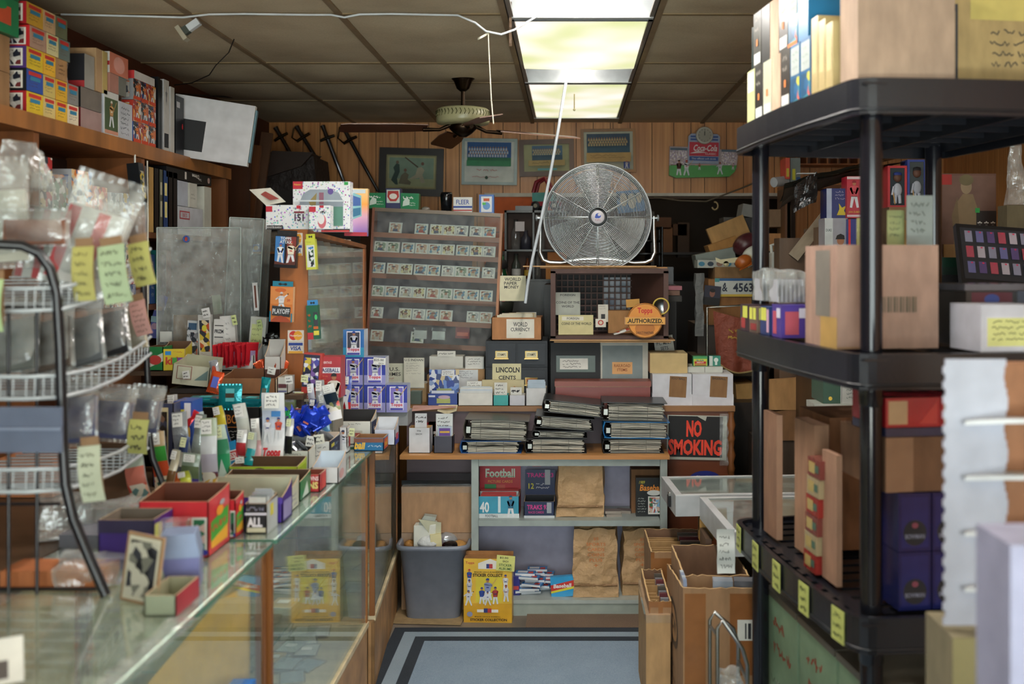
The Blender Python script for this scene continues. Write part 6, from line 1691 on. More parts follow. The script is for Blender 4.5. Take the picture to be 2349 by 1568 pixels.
longpack('silver long pack standing beside the blue foil heap',722,742,872,985,3.96,['#b9bdc4:f','#aab0b8:f','#c8ccce:f'])
longpack('dark team pack leaning right of the silver one',756,786,880,962,3.86,['#d8d8da','art:60:c84a3a,d8d4c8,22303a,8a8a5a','#22303a:g','#d4d4d0'],ry=-14)
longpack('blue player pack hanging over the baseball box stack',777,803,862,952,4.4,['#c8303a:g','#3f4aa8:g','#4a5ab0:g'],art=[('p',.5,.1,.7,'#dcdce4','#23408e',0)],ry=2)
pbox('card_pack','light blue and red striped pack lying beside the lime tray','pack',523,553,1012,3.5,z=Z(1072,3.5),dep=.02,c='#2f8ec4:g',f=[('r',0,.3,1,.65,'#c83a3a'),('t','USS!',.5,.47,.8,.22,'#e8e4e4',.03),('r',0,.28,1,.32,'#e4e4e4'),('r',0,.63,1,.67,'#e4e4e4')],ry=-16)
EX = [('white pack with red stripe standing between the green and orange-based packs',538,560,985,1075,3.5,['#d8dadc:g','#b8343c:g','#dcdcdc:g'],4),
 ('yellow and blue pack leaning behind the green pack',508,530,930,1020,3.62,['#2f5aa0:g','#d0c040:g'],-14),
 ('dark red pack behind the purple football pack',392,414,905,1000,3.45,['#6a1f2a:g','#a8a4a0:g'],-5),
 ('white and orange pack beside the navy tray',398,418,1000,1110,3.3,['#c8642c:g','#dcdcd4:g','#3a4a7a:g'],9),
 ('small teal and white pack leaning on the lime tray',560,580,990,1066,3.45,['#1a8a94:g','#d8dcdc:g'],8),
 ('pale pink pack with a note left of the tall white baseball pack',580,599,960,1060,3.55,['#c8a0a4:g','#d8d4d0:g'],-3),
 ('black and white pack right of the tall white baseball pack',652,668,960,1040,3.58,['#1c1c20:g','#d0d0d0:g'],4),
 ('light blue pack with white tag over the white player box',742,758,905,990,3.9,['#5a9ac8:g','#d8dce4:g'],-8),
 ('purple and silver pack near the red pitcher box',712,727,880,975,3.93,['#5a3a8a:g','#b8b8c4:g'],-5),
 ('red white and blue pack left of the silver long pack',704,720,915,985,3.92,['#b8303a:g','#d8d8dc:g','#2c3f8a:g'],6),
 ('slim brown and cream pack by the rear rack leg',376,394,1030,1126,3.15,['#7a5a3a:g','#c8c0a8:g'],12),
 ('bright green pack low behind the big red tray',420,445,1080,1140,3.0,['#2f9a4a:g','#c8d04a:g'],-10)]
for nm,a,c,yt,yb,d,cl,ry in EX:
 longpack(nm,a,c,yt,yb,d,cl,ry=ry)
for i,(a,c,yt,yb,d,col,ry,nm) in enumerate([(700,722,1000,1024,3.70,'#e0e0dc',10,'ragged white note stuck on the white and navy tray, left'),(722,745,996,1018,3.70,'#dcdccf',-8,'ragged cream note stuck on the white and navy tray, right'),(800,812,982,1000,3.94,'#d8dca8',5,'yellowish note on the white player photo box'),(655,672,862,880,3.89,'#e0e0dc',-6,'white note above the red and white football box'),(612,630,842,858,3.92,'#dcdcd8',12,'white note curling over the brown carton rim'),(690,706,860,876,3.88,'#dce0b0',4,'pale note tucked by the navy football box'),(540,560,1048,1062,3.31,'#e0e0dc',-5,'white note lying against the lime tray rim'),(420,436,850,868,3.94,'#dcdcd8',-9,'white note on the cream window box')]):
 slip('price_note',nm,'note',a,c,yt,yb,d,col,[('s',.1,.1,.9,.9,2,INK)],th=.002,ry=ry)
# --- the upper steps
tray('card_box','black basketball card tray with gold grid letters, holding teal packs','box',446,596,934,3.72,z=1.085,dep=.16,c='#141210:h',inner='#1c1a18',fh=1,f=[('t','SKYBOX',.52,.66,.46,.3,'#b8702a',.01),('r',.25,.42,.8,.44,'#b8702a'),('s',.3,.1,.75,.36,3,'#c8c4bc')],r=[('r',.1,.1,.9,.9,'#3a2c1c'),('r',.2,.2,.8,.8,'#1c1610')])
tm = MB(); tm.box(-.055,.055,0,.07,0,.006,'#1a8a94:f'); tm.art(((-.055,0,.006),(.11,0,0),(0,.07,0)),[('r',.3,.2,.7,.8,'#46b0b4')])
pl = []
rnd = random.Random(9)
for k in range(18):
 pl.append(((X(475 + 50 * (k % 3) + rnd.uniform(-8,8),3.78),3.745 + rnd.uniform(0,.05),1.203 + .0068 * (k // 3) + .0004 * (k % 3)),(0,0,rnd.uniform(-10,10))))
copies(tm,'card_pack','teal foil pack lying flat in the black basketball card tray','pack','teal foil packs in the black tray',pl)
def foilpack(label,px,py,d,w,h,m,art,rot,cat='pack',seed=0,group=None):
 o = pouch_mesh(w,h,.014,m,None,art,seed).build('card_pack',None,P(px,py,d),tuple(R(a) for a in rot)); return tag(o,label,cat,group)
foilpack('teal foil pack standing upright at the middle of the black tray',527,936,3.72,.09,.085,'#178a92:f',[('r',.3,.25,.75,.95,'#5ab4b8'),('r',.3,.45,.75,.7,'#3a2c1c')],(-6,0,0))
foilpack('narrow teal foil pack standing at the right end of the black tray',603,930,3.76,.035,.1,'#178a92:f',[('r',.2,.2,.8,.7,'#5a5a4a')],(-4,6,0),seed=4)
foilpack('orange and blue foil pack leaning beside the cream window box',488,898,3.85,.05,.075,'#d8562c:f',[('r',.2,.15,.8,.85,'#5a6ac8')],(-8,14,0),seed=8)
foilpack('silver football foil pack leaning over the brown carton',497,868,3.93,.035,.07,'#a8acb4:f',[('e',.5,.5,.3,.3,'#b8503a'),('r',.2,.1,.8,.25,'#22303a')],(-8,-14,0),seed=3)
tray('carton','plain brown open carton above the teal packs','box',503,632,868,3.935,z=1.235,dep=.17,c='#8f6240:c',inner='#6a4428',fh=.85,bh=1.15,r=[('r',.02,.05,.1,.95,'#c8b8a0')],kids=lambda r,w,h,dp: MBpapers(r,w * .6,h * .6,dp * .6,('#c8c0b4','#b84a4a'),.005,5,'papers'))
tray('card_box','white card tray with brown stripe wrapping the brown carton corner','box',636,660,865,3.95,z=1.235,dep=.1,c='#d0d0c8:h',inner='#a8a498',fh=1,f=[('r',.1,.35,.9,.6,'#5a2c34'),('r',.1,.1,.9,.2,'#6a6a9a')])
tray('card_box','cream tapered card box with window drawings, left of the teal packs','box',392,478,838,3.96,z=Z(885,3.96),dep=.14,c='#c4c4ae:h',inner='#a8a890',fh=.9,bh=1.2,ry=6,f=[('r',.12,.3,.52,.95,'#8a4a44'),('r',.14,.33,.5,.92,'#c0c2ac'),('g',[(.6,.3),(.95,.35),(.95,.85)],'#6a8280')],r=[('g',[(.1,.2),(.9,.2),(.9,.8)],'#6a8280')])
b = MB(); b.box(X(388,3.96),X(475,3.96),3.965,4.1,1.235,Z(891,3.96),'#2c2420'); tag(b.build('storage_box'),'dark box under the cream window box','box')
tray('card_box','yellow card box with rainbow lettering on the stepped stand','box',372,424,800,4.16,z=1.305,dep=.12,c='#d6c024:h',inner='#5a3c22',fh=.95,bh=1.2,rz=8,f=[('r',.15,.72,.4,.9,'#2c8ad0'),('t','kids',.52,.45,.7,.36,'#c8442c',.04),('r',.45,.3,.65,.6,'#4aa04a'),('r',.68,.3,.9,.6,'#7a4aa8'),('s',.5,.8,.95,.92,1,'#b85a2c')])
tray('card_box','green card box with red oval, at the left end of the step','box',338,374,795,4.15,z=1.305,dep=.1,c='#2a7a44:h',inner='#5a3c22',fh=1,f=[('g',[(.0,.1),(1,.4),(1,.75),(0,.45)],'#c8ccbc'),('e',.5,.45,.4,.2,'#b83a34')])
# hobby boxes with notes, standing
for i,(a,c,yt,d,col,art,nm,ry) in enumerate([
 (425,452,735,4.3,'#c9ccd0:h',[('r',.1,.8,.8,.95,'#3a5a7a'),('r',.3,.1,.95,.75,'art:50:b8502c,d8d8dc,30343e,8a8a90'),('s',.0,.0,.4,.9,6,INK)],'tall white hobby box with handwritten strip, leftmost of the upright row',3),
 (458,486,722,4.28,'#cdcdca:h',[('r',.1,.3,.9,.9,'art:50:b8502c,d8c8a0,30343e,c8b040'),('e',.5,.75,.2,.06,'#c8c03a'),('s',.0,.0,.9,.3,4,INK)],'hobby box with a yellow round spot, second of the upright row',-2),
 (487,512,732,4.28,'#d8d8d6:h',[('t','PRIZM',.5,.75,.8,.1,'#22242a',.03),('r',.1,.86,.9,.88,'#3a3a3c'),('r',.1,.62,.9,.64,'#3a3a3c'),('s',.1,.4,.9,.55,2,'#3a3a3c'),('s',.0,.0,.95,.35,3,INK)],'white box with bold black lettering and two rules, third of the upright row',2),
 (512,545,724,4.29,'#d6d6d4:h',[('s',.05,.3,.7,.9,6,INK),('r',.7,.3,.95,.5,'#2a2a2c')],'white box with a long handwritten list, rightmost of the upright row',-4),
 (566,602,726,4.32,'#cccfc8:h',[('r',.1,.3,.8,.85,'#cfd896'),('s',.15,.35,.75,.8,4,INK)],'white box with a pale green note behind the red packs',5)]):
 pbox('hobby_box',nm,'box',a,c,yt,d,z=1.305,dep=.03,c=col,f=art,ry=ry)
for i,(a,c,yt,yb,d,nm,col) in enumerate([(466,484,706,728,4.27,'white price note poking above the upright hobby boxes','#dcdcdc'),(592,603,733,752,4.3,'light green price note above the noted white box','#c4d890'),(534,545,722,745,4.28,'yellow-green note on the rightmost hobby box','#ccd896')]):
 slip('price_note',nm,'note',a,c,yt,yb,d,col,[('s',.1,.1,.9,.9,2,INK)],th=.002,ry=-12)
tray('card_box','off-white tray of red-wrapped packs on the top step','box',497,582,815,4.16,z=1.305,dep=.12,c='#b9bab8:h',inner='#8a8a88',fh=.9,bh=1.5,f=[('s',.3,.3,.6,.42,1,'#3a3a3c'),('r',.25,.1,.62,.14,'#6a6a6c')])
rp = pouch_mesh(.07,.085,.012,'#b3202c:f','#c8303a:f',[('r',.2,.1,.7,.7,'#7a6a8a')],2)
copies(rp,'card_pack','red foil pack standing in the off-white tray on the top step','pack','red foil packs in the off-white tray',[((X(510 + 9 * k,4.2),4.17 + .004 * (k % 2),1.325 + .003 * (k % 3)),(0,(k % 3) * 4 - 4,62)) for k in range(9)])
fl = MB(); fl.box(-.004,.004,0,.05,0,.09,'#d8d8dc:g',F='#3a3f9a');
tray('card_box','white tray stuffed with orange foil packs on the top step','box',606,644,818,4.1,z=1.24,dep=.07,c='#c8c8c4:h',inner='#a8a8a4',fh=.85,bh=1.3,f=[('r',.05,.3,.95,.6,'#4a2c24')])
op = pouch_mesh(.035,.06,.012,'#dd5a34:f','#e06a44:f',[('r',.2,.1,.8,.5,'#2a4a8a')],6)
copies(op,'card_pack','orange foil pack sprouting from the white tray on the top step','pack','orange foil packs on the top step',[((X(608 + 5 * k,4.14),4.12 + .012 * (k % 3),1.29 + .004 * (k % 4)),(10 * (k % 3) - 10,20 * (k % 4) - 30,30 * k)) for k in range(9)])
bk = pouch_mesh(.06,.03,.012,'#17181a:f','#24262a:f',None,5)
copies(bk,'card_pack','black foil pack lying behind the red packs on the top step','pack','black foil packs on the top step',[((X(592 + 14 * (k % 4),4.35),4.33 + .02 * (k % 2),1.40 + .016 * (k // 4)),(0,10 * (k % 3) - 14,14 * (k % 3))) for k in range(8)])
b = MB(); b.box(X(580,4.35),X(650,4.35),4.31,4.39,1.306,1.395,'#9aa0a0'); tag(b.build('storage_box'),'pale box under the black foil packs on the top step','box')
bl = pouch_mesh(.045,.06,.014,'#1e3fc4:f','#3a5ad8:f',[('r',.2,.0,.8,.15,'#c8704a')],11)
copies(bl,'card_pack','shiny blue foil pack in the heap above the front trays','pack','heap of blue foil packs',[((X(664 + 10 * (k % 7),3.78),3.76 + .035 * (k % 3),1.10 + .028 * (k % 4) * .8),(25 * (k % 4) - 40,28 * (k % 5) - 56,40 * k)) for k in range(20)])
tray('card_box','grey-white tray under the heap of blue foil packs','box',655,740,1000,3.79,z=1.0,dep=.14,c='#b4b8ba:h',inner='#9a9ea0',fh=1)
foilpack('green foil pack left of the blue foil heap',655,992,3.74,.06,.075,'#1f9a5c:f',[('r',.3,.3,.7,.7,'#5ac890')],(-10,-12,0),seed=1)
sv = pouch_mesh(.05,.05,.014,'#8d9298:f','#a8acb0:f',[('r',.1,.2,.5,.8,'#1c1e22')],15)
copies(sv,'card_pack','silver and black foil pack in front of the blue heap','pack','silver and black foil packs',[((X(655 + 10 * k,3.72),3.7 + .015 * (k % 2),1.045 + .006 * (k % 3)),(-50,30 * (k % 3) - 30,20 * k)) for k in range(6)])
wv = pouch_mesh(.06,.06,.016,'#c9cdd2:f','#d8dcde:f',None,25)
copies(wv,'card_pack','white-silver foil pack heaped right of the blue packs','pack','white-silver foil packs',[((X(738 + 8 * k,3.9),3.86 + .02 * (k % 2),1.06 + .008 * (k % 3)),(-50,30 * (k % 3) - 30,35 * k)) for k in range(5)])
tray('card_box','grey card tray under the white-silver foil packs','box',742,776,1000,3.88,z=1.0,dep=.08,c='#a8acb4:h',inner='#8a8e94',fh=1)
rk = pouch_mesh(.05,.06,.016,'#b8202a:f','#d83a40:f',None,31)
copies(rk,'card_pack','crinkled red foil pack in the navy tray by the rack leg','pack','crinkled red foil packs by the rack',[((X(355 + 12 * (k % 6),3.4),3.39 + .03 * (k % 2),1.175 + .02 * (k // 4)),(30 * (k % 3) - 30,40 * (k % 4) - 60,30 * k)) for k in range(9)])
tray('card_box','navy and brown tray with a player picture under the red foil packs','box',350,398,925,3.36,z=1.0,dep=.12,c='#3a3f5a:h',inner='#2a2a34',fh=1,f=[('r',.1,.3,.75,.95,'#c8b890'),('r',.15,.35,.7,.9,'art:50:2a2018,7a5a48,3a3a4a'),('s',.6,.05,.95,.3,2,'#c8a83a')])
pbox('card_box','blue and red comic-style card box behind the red 1991 pack','box',398,440,920,3.42,z=1.0,dep=.1,c='#2c4a9a:h',f=[('r',.1,.8,.35,.95,'#c8342c'),('r',.4,.75,.6,.9,'#c8c03a'),('e',.75,.6,.18,.12,'#d8a83a'),('r',.6,.7,.95,.98,'#dcdce0'),('r',.0,.0,1,.25,'#8a3434')])
pbox('card_box','dark box with red lettering behind the long packs','box',350,480,985,3.6,z=1.0,dep=.08,c='#2a2420:h',f=[('r',.2,.2,.6,.8,'#7a2a2a'),('t','DIAMOND',.4,.5,.35,.35,'#c8b8b0')])
pbox('card_box','dark grey box between the black tray and the long packs','box',590,650,960,3.62,z=1.0,dep=.07,c='#343a4a:h',f=[('s',.1,.1,.9,.9,5,'#5a6478')])
t = thing('cartoon_card','tall wavy blue and pink cut-out card standing left of the clear bins','card',P(352,775,4.5),(0,R(6),0))
b = MB(); b.prism([(-.025,0),(.02,0),(.03,.1),(.045,.19),(.02,.2),(.0,.19),(-.015,.1)],'#6a70b8:h',0,.004); b.art(((-.02,0,0),(.05,0,0),(0,0,.18)),[('r',.0,.4,.7,.55,'#a8c8d0'),('r',.2,.7,.9,.8,'#d8a8b0'),('e',.4,.3,.3,.08,'#c8a0b8')]); b.build('card',t)
# --- clear acrylic bins behind the counter
for (a,c,yt,yb,d,dp,nm,ry) in [(360,552,522,800,4.42,.16,'large scratched clear acrylic bin holding a kraft sheet',0),(510,588,500,800,4.56,.12,'narrower tall clear acrylic bin right of the large one',3)]:
 w = (c - a) * d / F; h = Z(yt,d) - 1.305
 t = thing('acrylic_bin',nm,'bin',(X((a + c) / 2,d),d,1.305),(0,R(ry),0))
 b = MB()
 for q in ((-w / 2,w / 2,0,.004,0,h),(-w / 2,w / 2,dp,dp + .004,0,h),(-w / 2,-w / 2 + .004,.005,dp - .001,0,h),(w / 2 - .004,w / 2,.005,dp - .001,0,h)):
  b.box(*q,'clear')
 b.build('walls',t)
 b = MB()
 for x in (-w / 2,w / 2): b.tube([(x,0,0),(x,0,h)],.003,'#b0bab6:h',5)
 b.tube([(-w / 2,0,h),(w / 2,0,h)],.003,'#b0bab6:h',5)
 b.build('edge_strips',t)
slip('kraft_sheet','kraft cardboard sheet inside the large clear bin','cardboard',398,470,722,800,4.48,'#a5805a:c')
slip('paper_note','small white note at the bottom left of the large clear bin','note',367,394,760,784,4.38,'#cfd2cc')
slip('paper_note','pale green paper strip inside the clear bins','note',490,510,676,720,4.5,'#b9c4a8',ry=-6)
slip('white_stick','narrow white card stick beside the tall clear bin','card',583,594,648,712,4.3,'#dcdcdc',[('r',.3,.1,.7,.9,'#6a3a2c')],ry=-4)
b = MB(); b.torus(.012,.004,'#3a5aa8:h',(0,0,0),16,5); b.box(-.004,.004,-.002,.002,-.01,.01,'#b83a3a'); tag(b.build('sticker',None,P(427,548,4.41)),'tiny blue and red oval sticker on the large clear bin','sticker')
# --- top of the narrow showcase
zt = 1.896
o = pbox('toy_box','big white box with coloured dots and an arched clear window','box',672,803,416,4.3,z=zt - .008,dep=.06,c='dots',f=[('r',.0,.85,.17,1,'#b8283a'),('t','Pokemon',.08,.94,.12,.04,'#d8b84a'),('g',[(.13,.12),(.88,.12),(.88,.62),(.8,.78),(.65,.84),(.3,.84),(.18,.76),(.12,.6)],'#8f9aa4:h'),('g',[(.28,.6),(.42,.78),(.4,.5),(.33,.42)],'#8a7a4a'),('r',.46,.55,.54,.78,'#8a5a6a'),('e',.66,.8,.05,.06,'#5a4a8a'),('r',.1,.6,.9,.63,'#c8d0d4'),('r',.62,.12,.88,.5,'#5a8a7a'),('r',.9,.93,.97,.99,'#2f9a4a'),('r',.55,.0,1,.06,'#2a2a2e'),('r',.5,.0,.99,.035,'#b83a3a')])
o = pbox('toy_box','long white dotted booster box marked 151, open flap to the left','box',610,708,470,4.2,z=zt,dep=.05,c='dots',f=[('r',.0,.72,.15,.95,'#b8283a'),('r',.02,-.0,.4,.16,'#17171a'),('t','BOOSTER BUNDLE',.2,.08,.34,.08,'#d8d8d8'),('t','151',.78,.48,.22,.3,'#4a3a4a',.04),('r',.66,.66,.9,.74,'#7a2a3a'),('r',.72,.85,.82,.98,'#b8283a')])
b = MB(); b.add([(0,0,0),(.085,0,.004),(.02,.03,.075),(-.07,.03,.08)],[(0,1,2,3)],'#d2d0c4:h'); b.add([(0,.002,0),(.085,.002,.004),(.02,.032,.075),(-.07,.032,.08)],[(3,2,1,0)],'#b4b4b0'); b.add([(.02,-.001,.02),(.06,.0,.02),(.0,.024,.062),(-.03,.024,.058)],[(0,1,2,3)],'#9a4a44'); b.build('open_flap',o,(-.09,0,.1),(0,R(-8),0))
pbox('toy_box','small white box with a red and silver swirl emblem in front of the windowed box','box',709,757,471,4.16,z=zt,dep=.06,c='dots',f=[('r',.0,.72,.32,.95,'#b8283a'),('r',.5,.9,.7,1,'#b8283a'),('e',.62,.32,.2,.3,'#c86a74'),('e',.58,.42,.16,.22,'#dcdcdc'),('s',.5,.6,.95,.85,1,INK)])
pbox('toy_box','glossy card box with rainbow edge and red base, right of the dotted box','box',790,842,432,4.36,z=Z(541,4.36),dep=.03,c='rainbow',f=[('g',[(.1,.3),(.75,.42),(.72,.85),(.1,.95)],'#7fb0b4:g'),('g',[(.14,.62),(.7,.64),(.68,.8),(.14,.88)],'#3a5a94'),('g',[(.14,.36),(.7,.45),(.7,.6),(.14,.56)],'#2f6a8a'),('r',0,0,1,.08,'#a82a3a'),('r',.2,.9,.9,.98,'#b8c4c8')],rx=0,ry=1)
for o_,r_ in ((0,0),): pass
# --- hanging packs and stickers on its side panel
def hang(label,a,c,yt,yb,d,col,f,hook,ry=0,side=None,dep=.03,r=()):
 w = (c - a) * d / F; h = (yb - yt) * d / F
 t = thing('hanging_box',label,'box',(X((a + c) / 2,d),d,Z(yb,d)),(0,R(ry),0))
 b = MB(); b.box(-w / 2,w / 2,0,dep,0,h,col,R=side or col,L=side or col); b.art(front(w,h),f);
 if r: b.art(rside(w,h,dep),r)
 b.build('carton',t,None,None,.001)
 b = MB(); b.box(-w * .45,w * .45,dep * .4,dep * .4 + .002,h,h + .022,hook); b.art(((-w * .2,dep * .4,h + .005),(w * .4,0,0),(0,0,.01)),[('e',.2,.5,.18,.5,'#1a1a1c'),('e',.8,.5,.18,.5,'#1a1a1c'),('r',.2,.3,.8,.7,'#1a1a1c')]); b.build('hang_tab',t)
 return t
hang('hanging card box with a blue and a red player, topmost on the wooden panel',628,678,540,614,4.15,'#1c1a1e:h',[('r',.02,.1,.45,.97,'#3a7ab8'),('r',.55,.1,.97,.97,'#7a2c24'),('p',.27,.15,.62,'#e0e4e8','#2a4aa8',0),('p',.75,.12,.72,'#e4d8c4','#b83a34',1),('t','TOPPS',.5,.91,.5,.09,'#d8dce0',.03),('t','ATTAX',.5,.8,.55,.1,'#d8dce0',.03),('g',[(.02,.1),(.98,.1),(.98,.22),(.5,.14),(.02,.2)],'#5a2a20')],'#101012',3)
hang('orange hanging football card box with a playoff banner',618,670,657,738,4.15,'#d07a3a:h',[('r',.02,.5,.98,.97,'#d88a4a'),('e',.45,.9,.25,.06,'#c8642c'),('p',.5,.3,.55,'#dcdce0','#c8c8cc',2),('g',[(.1,.18),(.9,.14),(.92,.42),(.1,.46)],'#2c3034'),('t','PLAYOFF',.5,.3,.75,.16,'#c8ccd0',.03),('g',[(.0,0),(.25,.14),(.5,.18),(.75,.13),(1,0)],'#a84a2c'),('r',0,0,.06,.3,'#1a7a94'),('r',.94,0,1,.25,'#1a7a94'),('t','20',.82,.62,.14,.07,'#b8342c')],'#1a7a94',2,side='#d8b088')
hang('slim yellow and white hanging card box on the panel edge',703,726,548,618,4.17,'#c8cc4a:h',[('r',.12,.08,.9,.8,'#d8dcd8'),('r',.3,.1,.8,.75,'art:90:1a1c22,d8dce0,3a5a3a'),('r',.3,.68,.8,.73,'#3a8ad0'),('s',.1,.86,.9,.95,1,INK)],'#c8cc3a',-3)
hang('green, red and yellow hanging card box low on the panel edge',706,733,700,778,4.17,'#1f5f44:h',[('r',.0,0,.5,.2,'#b8303a'),('s',.1,.3,.4,.8,3,'#d8642c'),('r',.55,.12,1,.25,'#d8cc4a'),('r',.6,.4,.95,.8,'#3a3a44'),('e',.8,.65,.12,.08,'#3fc06a'),('r',.55,.3,.95,.38,'#c8642c')],'#3a8ac8',-3)
def sticker(label,a,c,yt,yb,d,items):
 t = thing('card_sticker',label,'sticker',(X((a + c) / 2,d),d,Z(yb,d)))
 w,h = (c - a) * d / F,(yb - yt) * d / F
 b = MB(); b.box(-w / 2,w / 2,0,.001,0,h,'#dcd6cc'); b.art(front(w,h),items,.0004); b.build('decal',t)
mc = [('e',.36,.77,.27,.2,'#c8342c'),('e',.64,.77,.27,.2,'#e0a02c'),('t','MasterCard',.5,.77,.72,.08,'#e8e0d4',.02),('r',.04,.5,.96,.52,'#b0aaa0'),('r',.06,.34,.94,.46,'#27408e'),('t','VISA',.5,.22,.7,.18,'#27408e',.03,.15),('r',.06,.0,.94,.1,'#d8a03a')]
sticker('red and yellow circles card sticker over a blue card sticker, low on the panel',660,697,757,810,4.196,mc)
sticker('upper card sticker half hidden behind the topmost hanging box',672,694,534,586,4.196,mc)
# clutter on the dim shelf between the clear bins and panel
b = MB(); b.box(X(575,5.6),X(645,5.6),5.6,5.85,0,Z(582,5.6),'#2a1c12:w'); b.box(X(572,5.6),X(648,5.6),5.58,5.86,Z(582,5.6),Z(577,5.6),'#8a5c34:wx'); tag(b.build('side_cabinet',None,None,None,.003),'dim brown cabinet seen between the clear bins and the showcase','cabinet')
tag(bagmesh(.12,.11,.1,'#6a6458:k',44,.014).build('cloth_bundle',None,(X(612,5.65),5.65,Z(577,5.6))),'grey-brown cloth bundle on the dim brown cabinet','cloth')
pbox('small_box','bright blue and yellow box on the dim brown cabinet','box',580,598,560,5.6,z=Z(577,5.6),dep=.06,c='#1f4a9a:h',f=[('e',.4,.5,.3,.3,'#c8a03a')])
# ================================================================ black plastic shelving on the right
SO,SA = Vector((.776,2.56,0)),R(8.3)
def SL(x,y,z=0):
 return Vector((SO.x + x * math.cos(SA) - y * math.sin(SA),SO.y + x * math.sin(SA) + y * math.cos(SA),z))
t = thing('shelving_unit','black plastic shelving unit with round posts on the right of the aisle','shelving',SO,(0,0,SA))
LV = (2.215,1.525,.865,.21)
def outline(m=.075,n=5):
 pts = []
 cx = [(-m,-m,180),(.63 + m,-m,270),(.63 + m,.85 + m,0),(-m,.85 + m,90)]
 r = .055
 for i,(x,y,a0) in enumerate(cx):
  ox,oy = x + (r if x < 0 else -r),y + (r if y < 0 else -r)
  for k in range(n):
   a = R(a0 + 90 * k / (n - 1))
   pts.append((ox + r * math.cos(a),oy + r * math.sin(a)))
  nx,ny = (cx[(i + 1) % 4][0],cx[(i + 1) % 4][1])
 out = []
 for i,p in enumerate(pts):
  out.append(p)
  q = pts[(i + 1) % len(pts)]
  L = math.hypot(q[0] - p[0],q[1] - p[1])
  if L > .2:
   nx,ny = (q[1] - p[1]) / L,-(q[0] - p[0]) / L
   for k in range(1,8):
    s = k / 8
    bb = .016 * math.sin(PI * s)
    out.append((p[0] + (q[0] - p[0]) * s + nx * bb,p[1] + (q[1] - p[1]) * s + ny * bb))
 return out
ol = outline()
for i,z in enumerate(LV):
 b = MB()
 n = len(ol)
 inn = [(x * .965 + .011,y * .965 + .015) for x,y in ol]
 vs = [(x,y,z - .09) for x,y in ol] + [(x,y,z) for x,y in ol] + [(x,y,z) for x,y in inn] + [(x,y,z - .012) for x,y in inn] + [(x,y,z - .09) for x,y in inn]
 b.add(vs,[(k * n + j,k * n + (j + 1) % n,(k + 1) * n + (j + 1) % n,(k + 1) * n + j) for k in range(4) for j in range(n)] + [(j,4 * n + j,4 * n + (j + 1) % n,(j + 1) % n) for j in range(n)],'blacksh')
 b.tube([(x * 1.003,y * 1.003,z - .078) for x,y in ol],.004,'blacksh',4,closed=True)
 for k in range(15):
  y = -.055 + .96 * k / 14
  b.box(-.055,.685,y - .022,y + .022,z - .018,z - .012,'blacksh')
  if k % 2: b.box(-.055,.685,y - .003,y + .003,z - .06,z - .018,'blacksh')
 for x in (-.02,.2,.43,.65): b.box(x - .02,x + .02,-.06,.91,z - .0185,z - .0115,'blacksh'); b.box(x - .003,x + .003,-.06,.91,z - .075,z - .018,'blacksh')
 b.build('shelf_deck',t)
for x in (0,.63):
 for y in (0,.85):
  b = MB(); b.tube([(x,y,0),(x,y,.5),(x,y,1),(x,y,1.6),(x,y,2.16)],.0285,'#15161c:g',20)
  for z in (.775,1.435,.11): b.lathe([(.0285,z - .05),(.031,z - .045),(.032,z)],'#15161c:g',(x,y,0),20)
  b.build('post',t)
RZ = 8.3
def sb(label,x,y,w,dp,z,h,c,name='card_box',cat='box',l=(),f=(),side=None,rz=0,group=None,bev=.002):
 """box on the shelving: local near-left corner x, y"""
 b = MB(); b.box(0,w,0,dp,0,h,c,L=side or c)
 if l: b.art(((0,dp,0),(0,-dp,0),(0,0,h)),l)
 if f: b.art(((0,0,0),(w,0,0),(0,0,h)),f)
 return tag(b.build(name,None,SL(x,y,z),(0,0,SA + R(rz)),bev),label,cat,group)
z = 2.2155
TAN = '#b39a80:c'
sb('large plain tan carton on the top black shelf',-.04,-.01,.265,.11,z,.29,'#97826f:c','carton')
sb('yellowed carton with black printed blocks at the right end of the top black shelf',.235,.12,.36,.4,z,.34,'#a08a5e:c','carton',f=[('r',.02,.05,.2,.72,'#262a33'),('r',.04,.1,.18,.66,'#6f6248'),('s',.45,.2,.95,.55,4,'#3a3630'),('r',.3,.6,1,.95,'#b3a45e')])
bt = lambda c1: [('r',.1,.0,.95,.45,'art:30:2a5f8a,3a8a9a,c8c04a,d8502c,1f4a6a'),('r',.1,.5,.95,.95,'#a4aeaa'),('s',.2,.55,.9,.9,3,'#6a7a70'),('r',0,0,1,.06,'#d8702c')]
dk = [('r',.1,.05,.9,.25,'#c4c8c4'),('s',.2,.6,.9,.95,2,'#b8b4a8'),('r',.4,.38,.6,.5,'#c8702c')]
seq = [('#1c5c8c:h',bt(0),'blue and white'),('#27618a:h',bt(0),'second blue and white'),('#2c2622:h',dk,'dark brown'),('#b59a82:c',(),'plain tan'),('#b4b8a0:h',dk,'cream and dark'),('#201d1c:h',dk,'black'),('#b9bc8c:h',[('r',.1,.6,.9,.95,'#d8dcd0')],'yellow-green')]
for k in range(3):
 sb(f'gold-toned tall box, {("nearest", "middle", "farthest")[k]} of three on the left edge of the top black shelf',-.055,.115 + k * .05,.09,.047,z,.185 + .02 * k,'#a9986a:h',l=[('r',.2,.3,.8,.8,'#bfb080')])
for k,(c,a,nm) in enumerate(seq):
 sb(f'{nm} album box, lower row at the top black shelf edge',-.055,.27 + k * .08,.16,.076,z,.182,c,l=a,group='album boxes on the top black shelf')
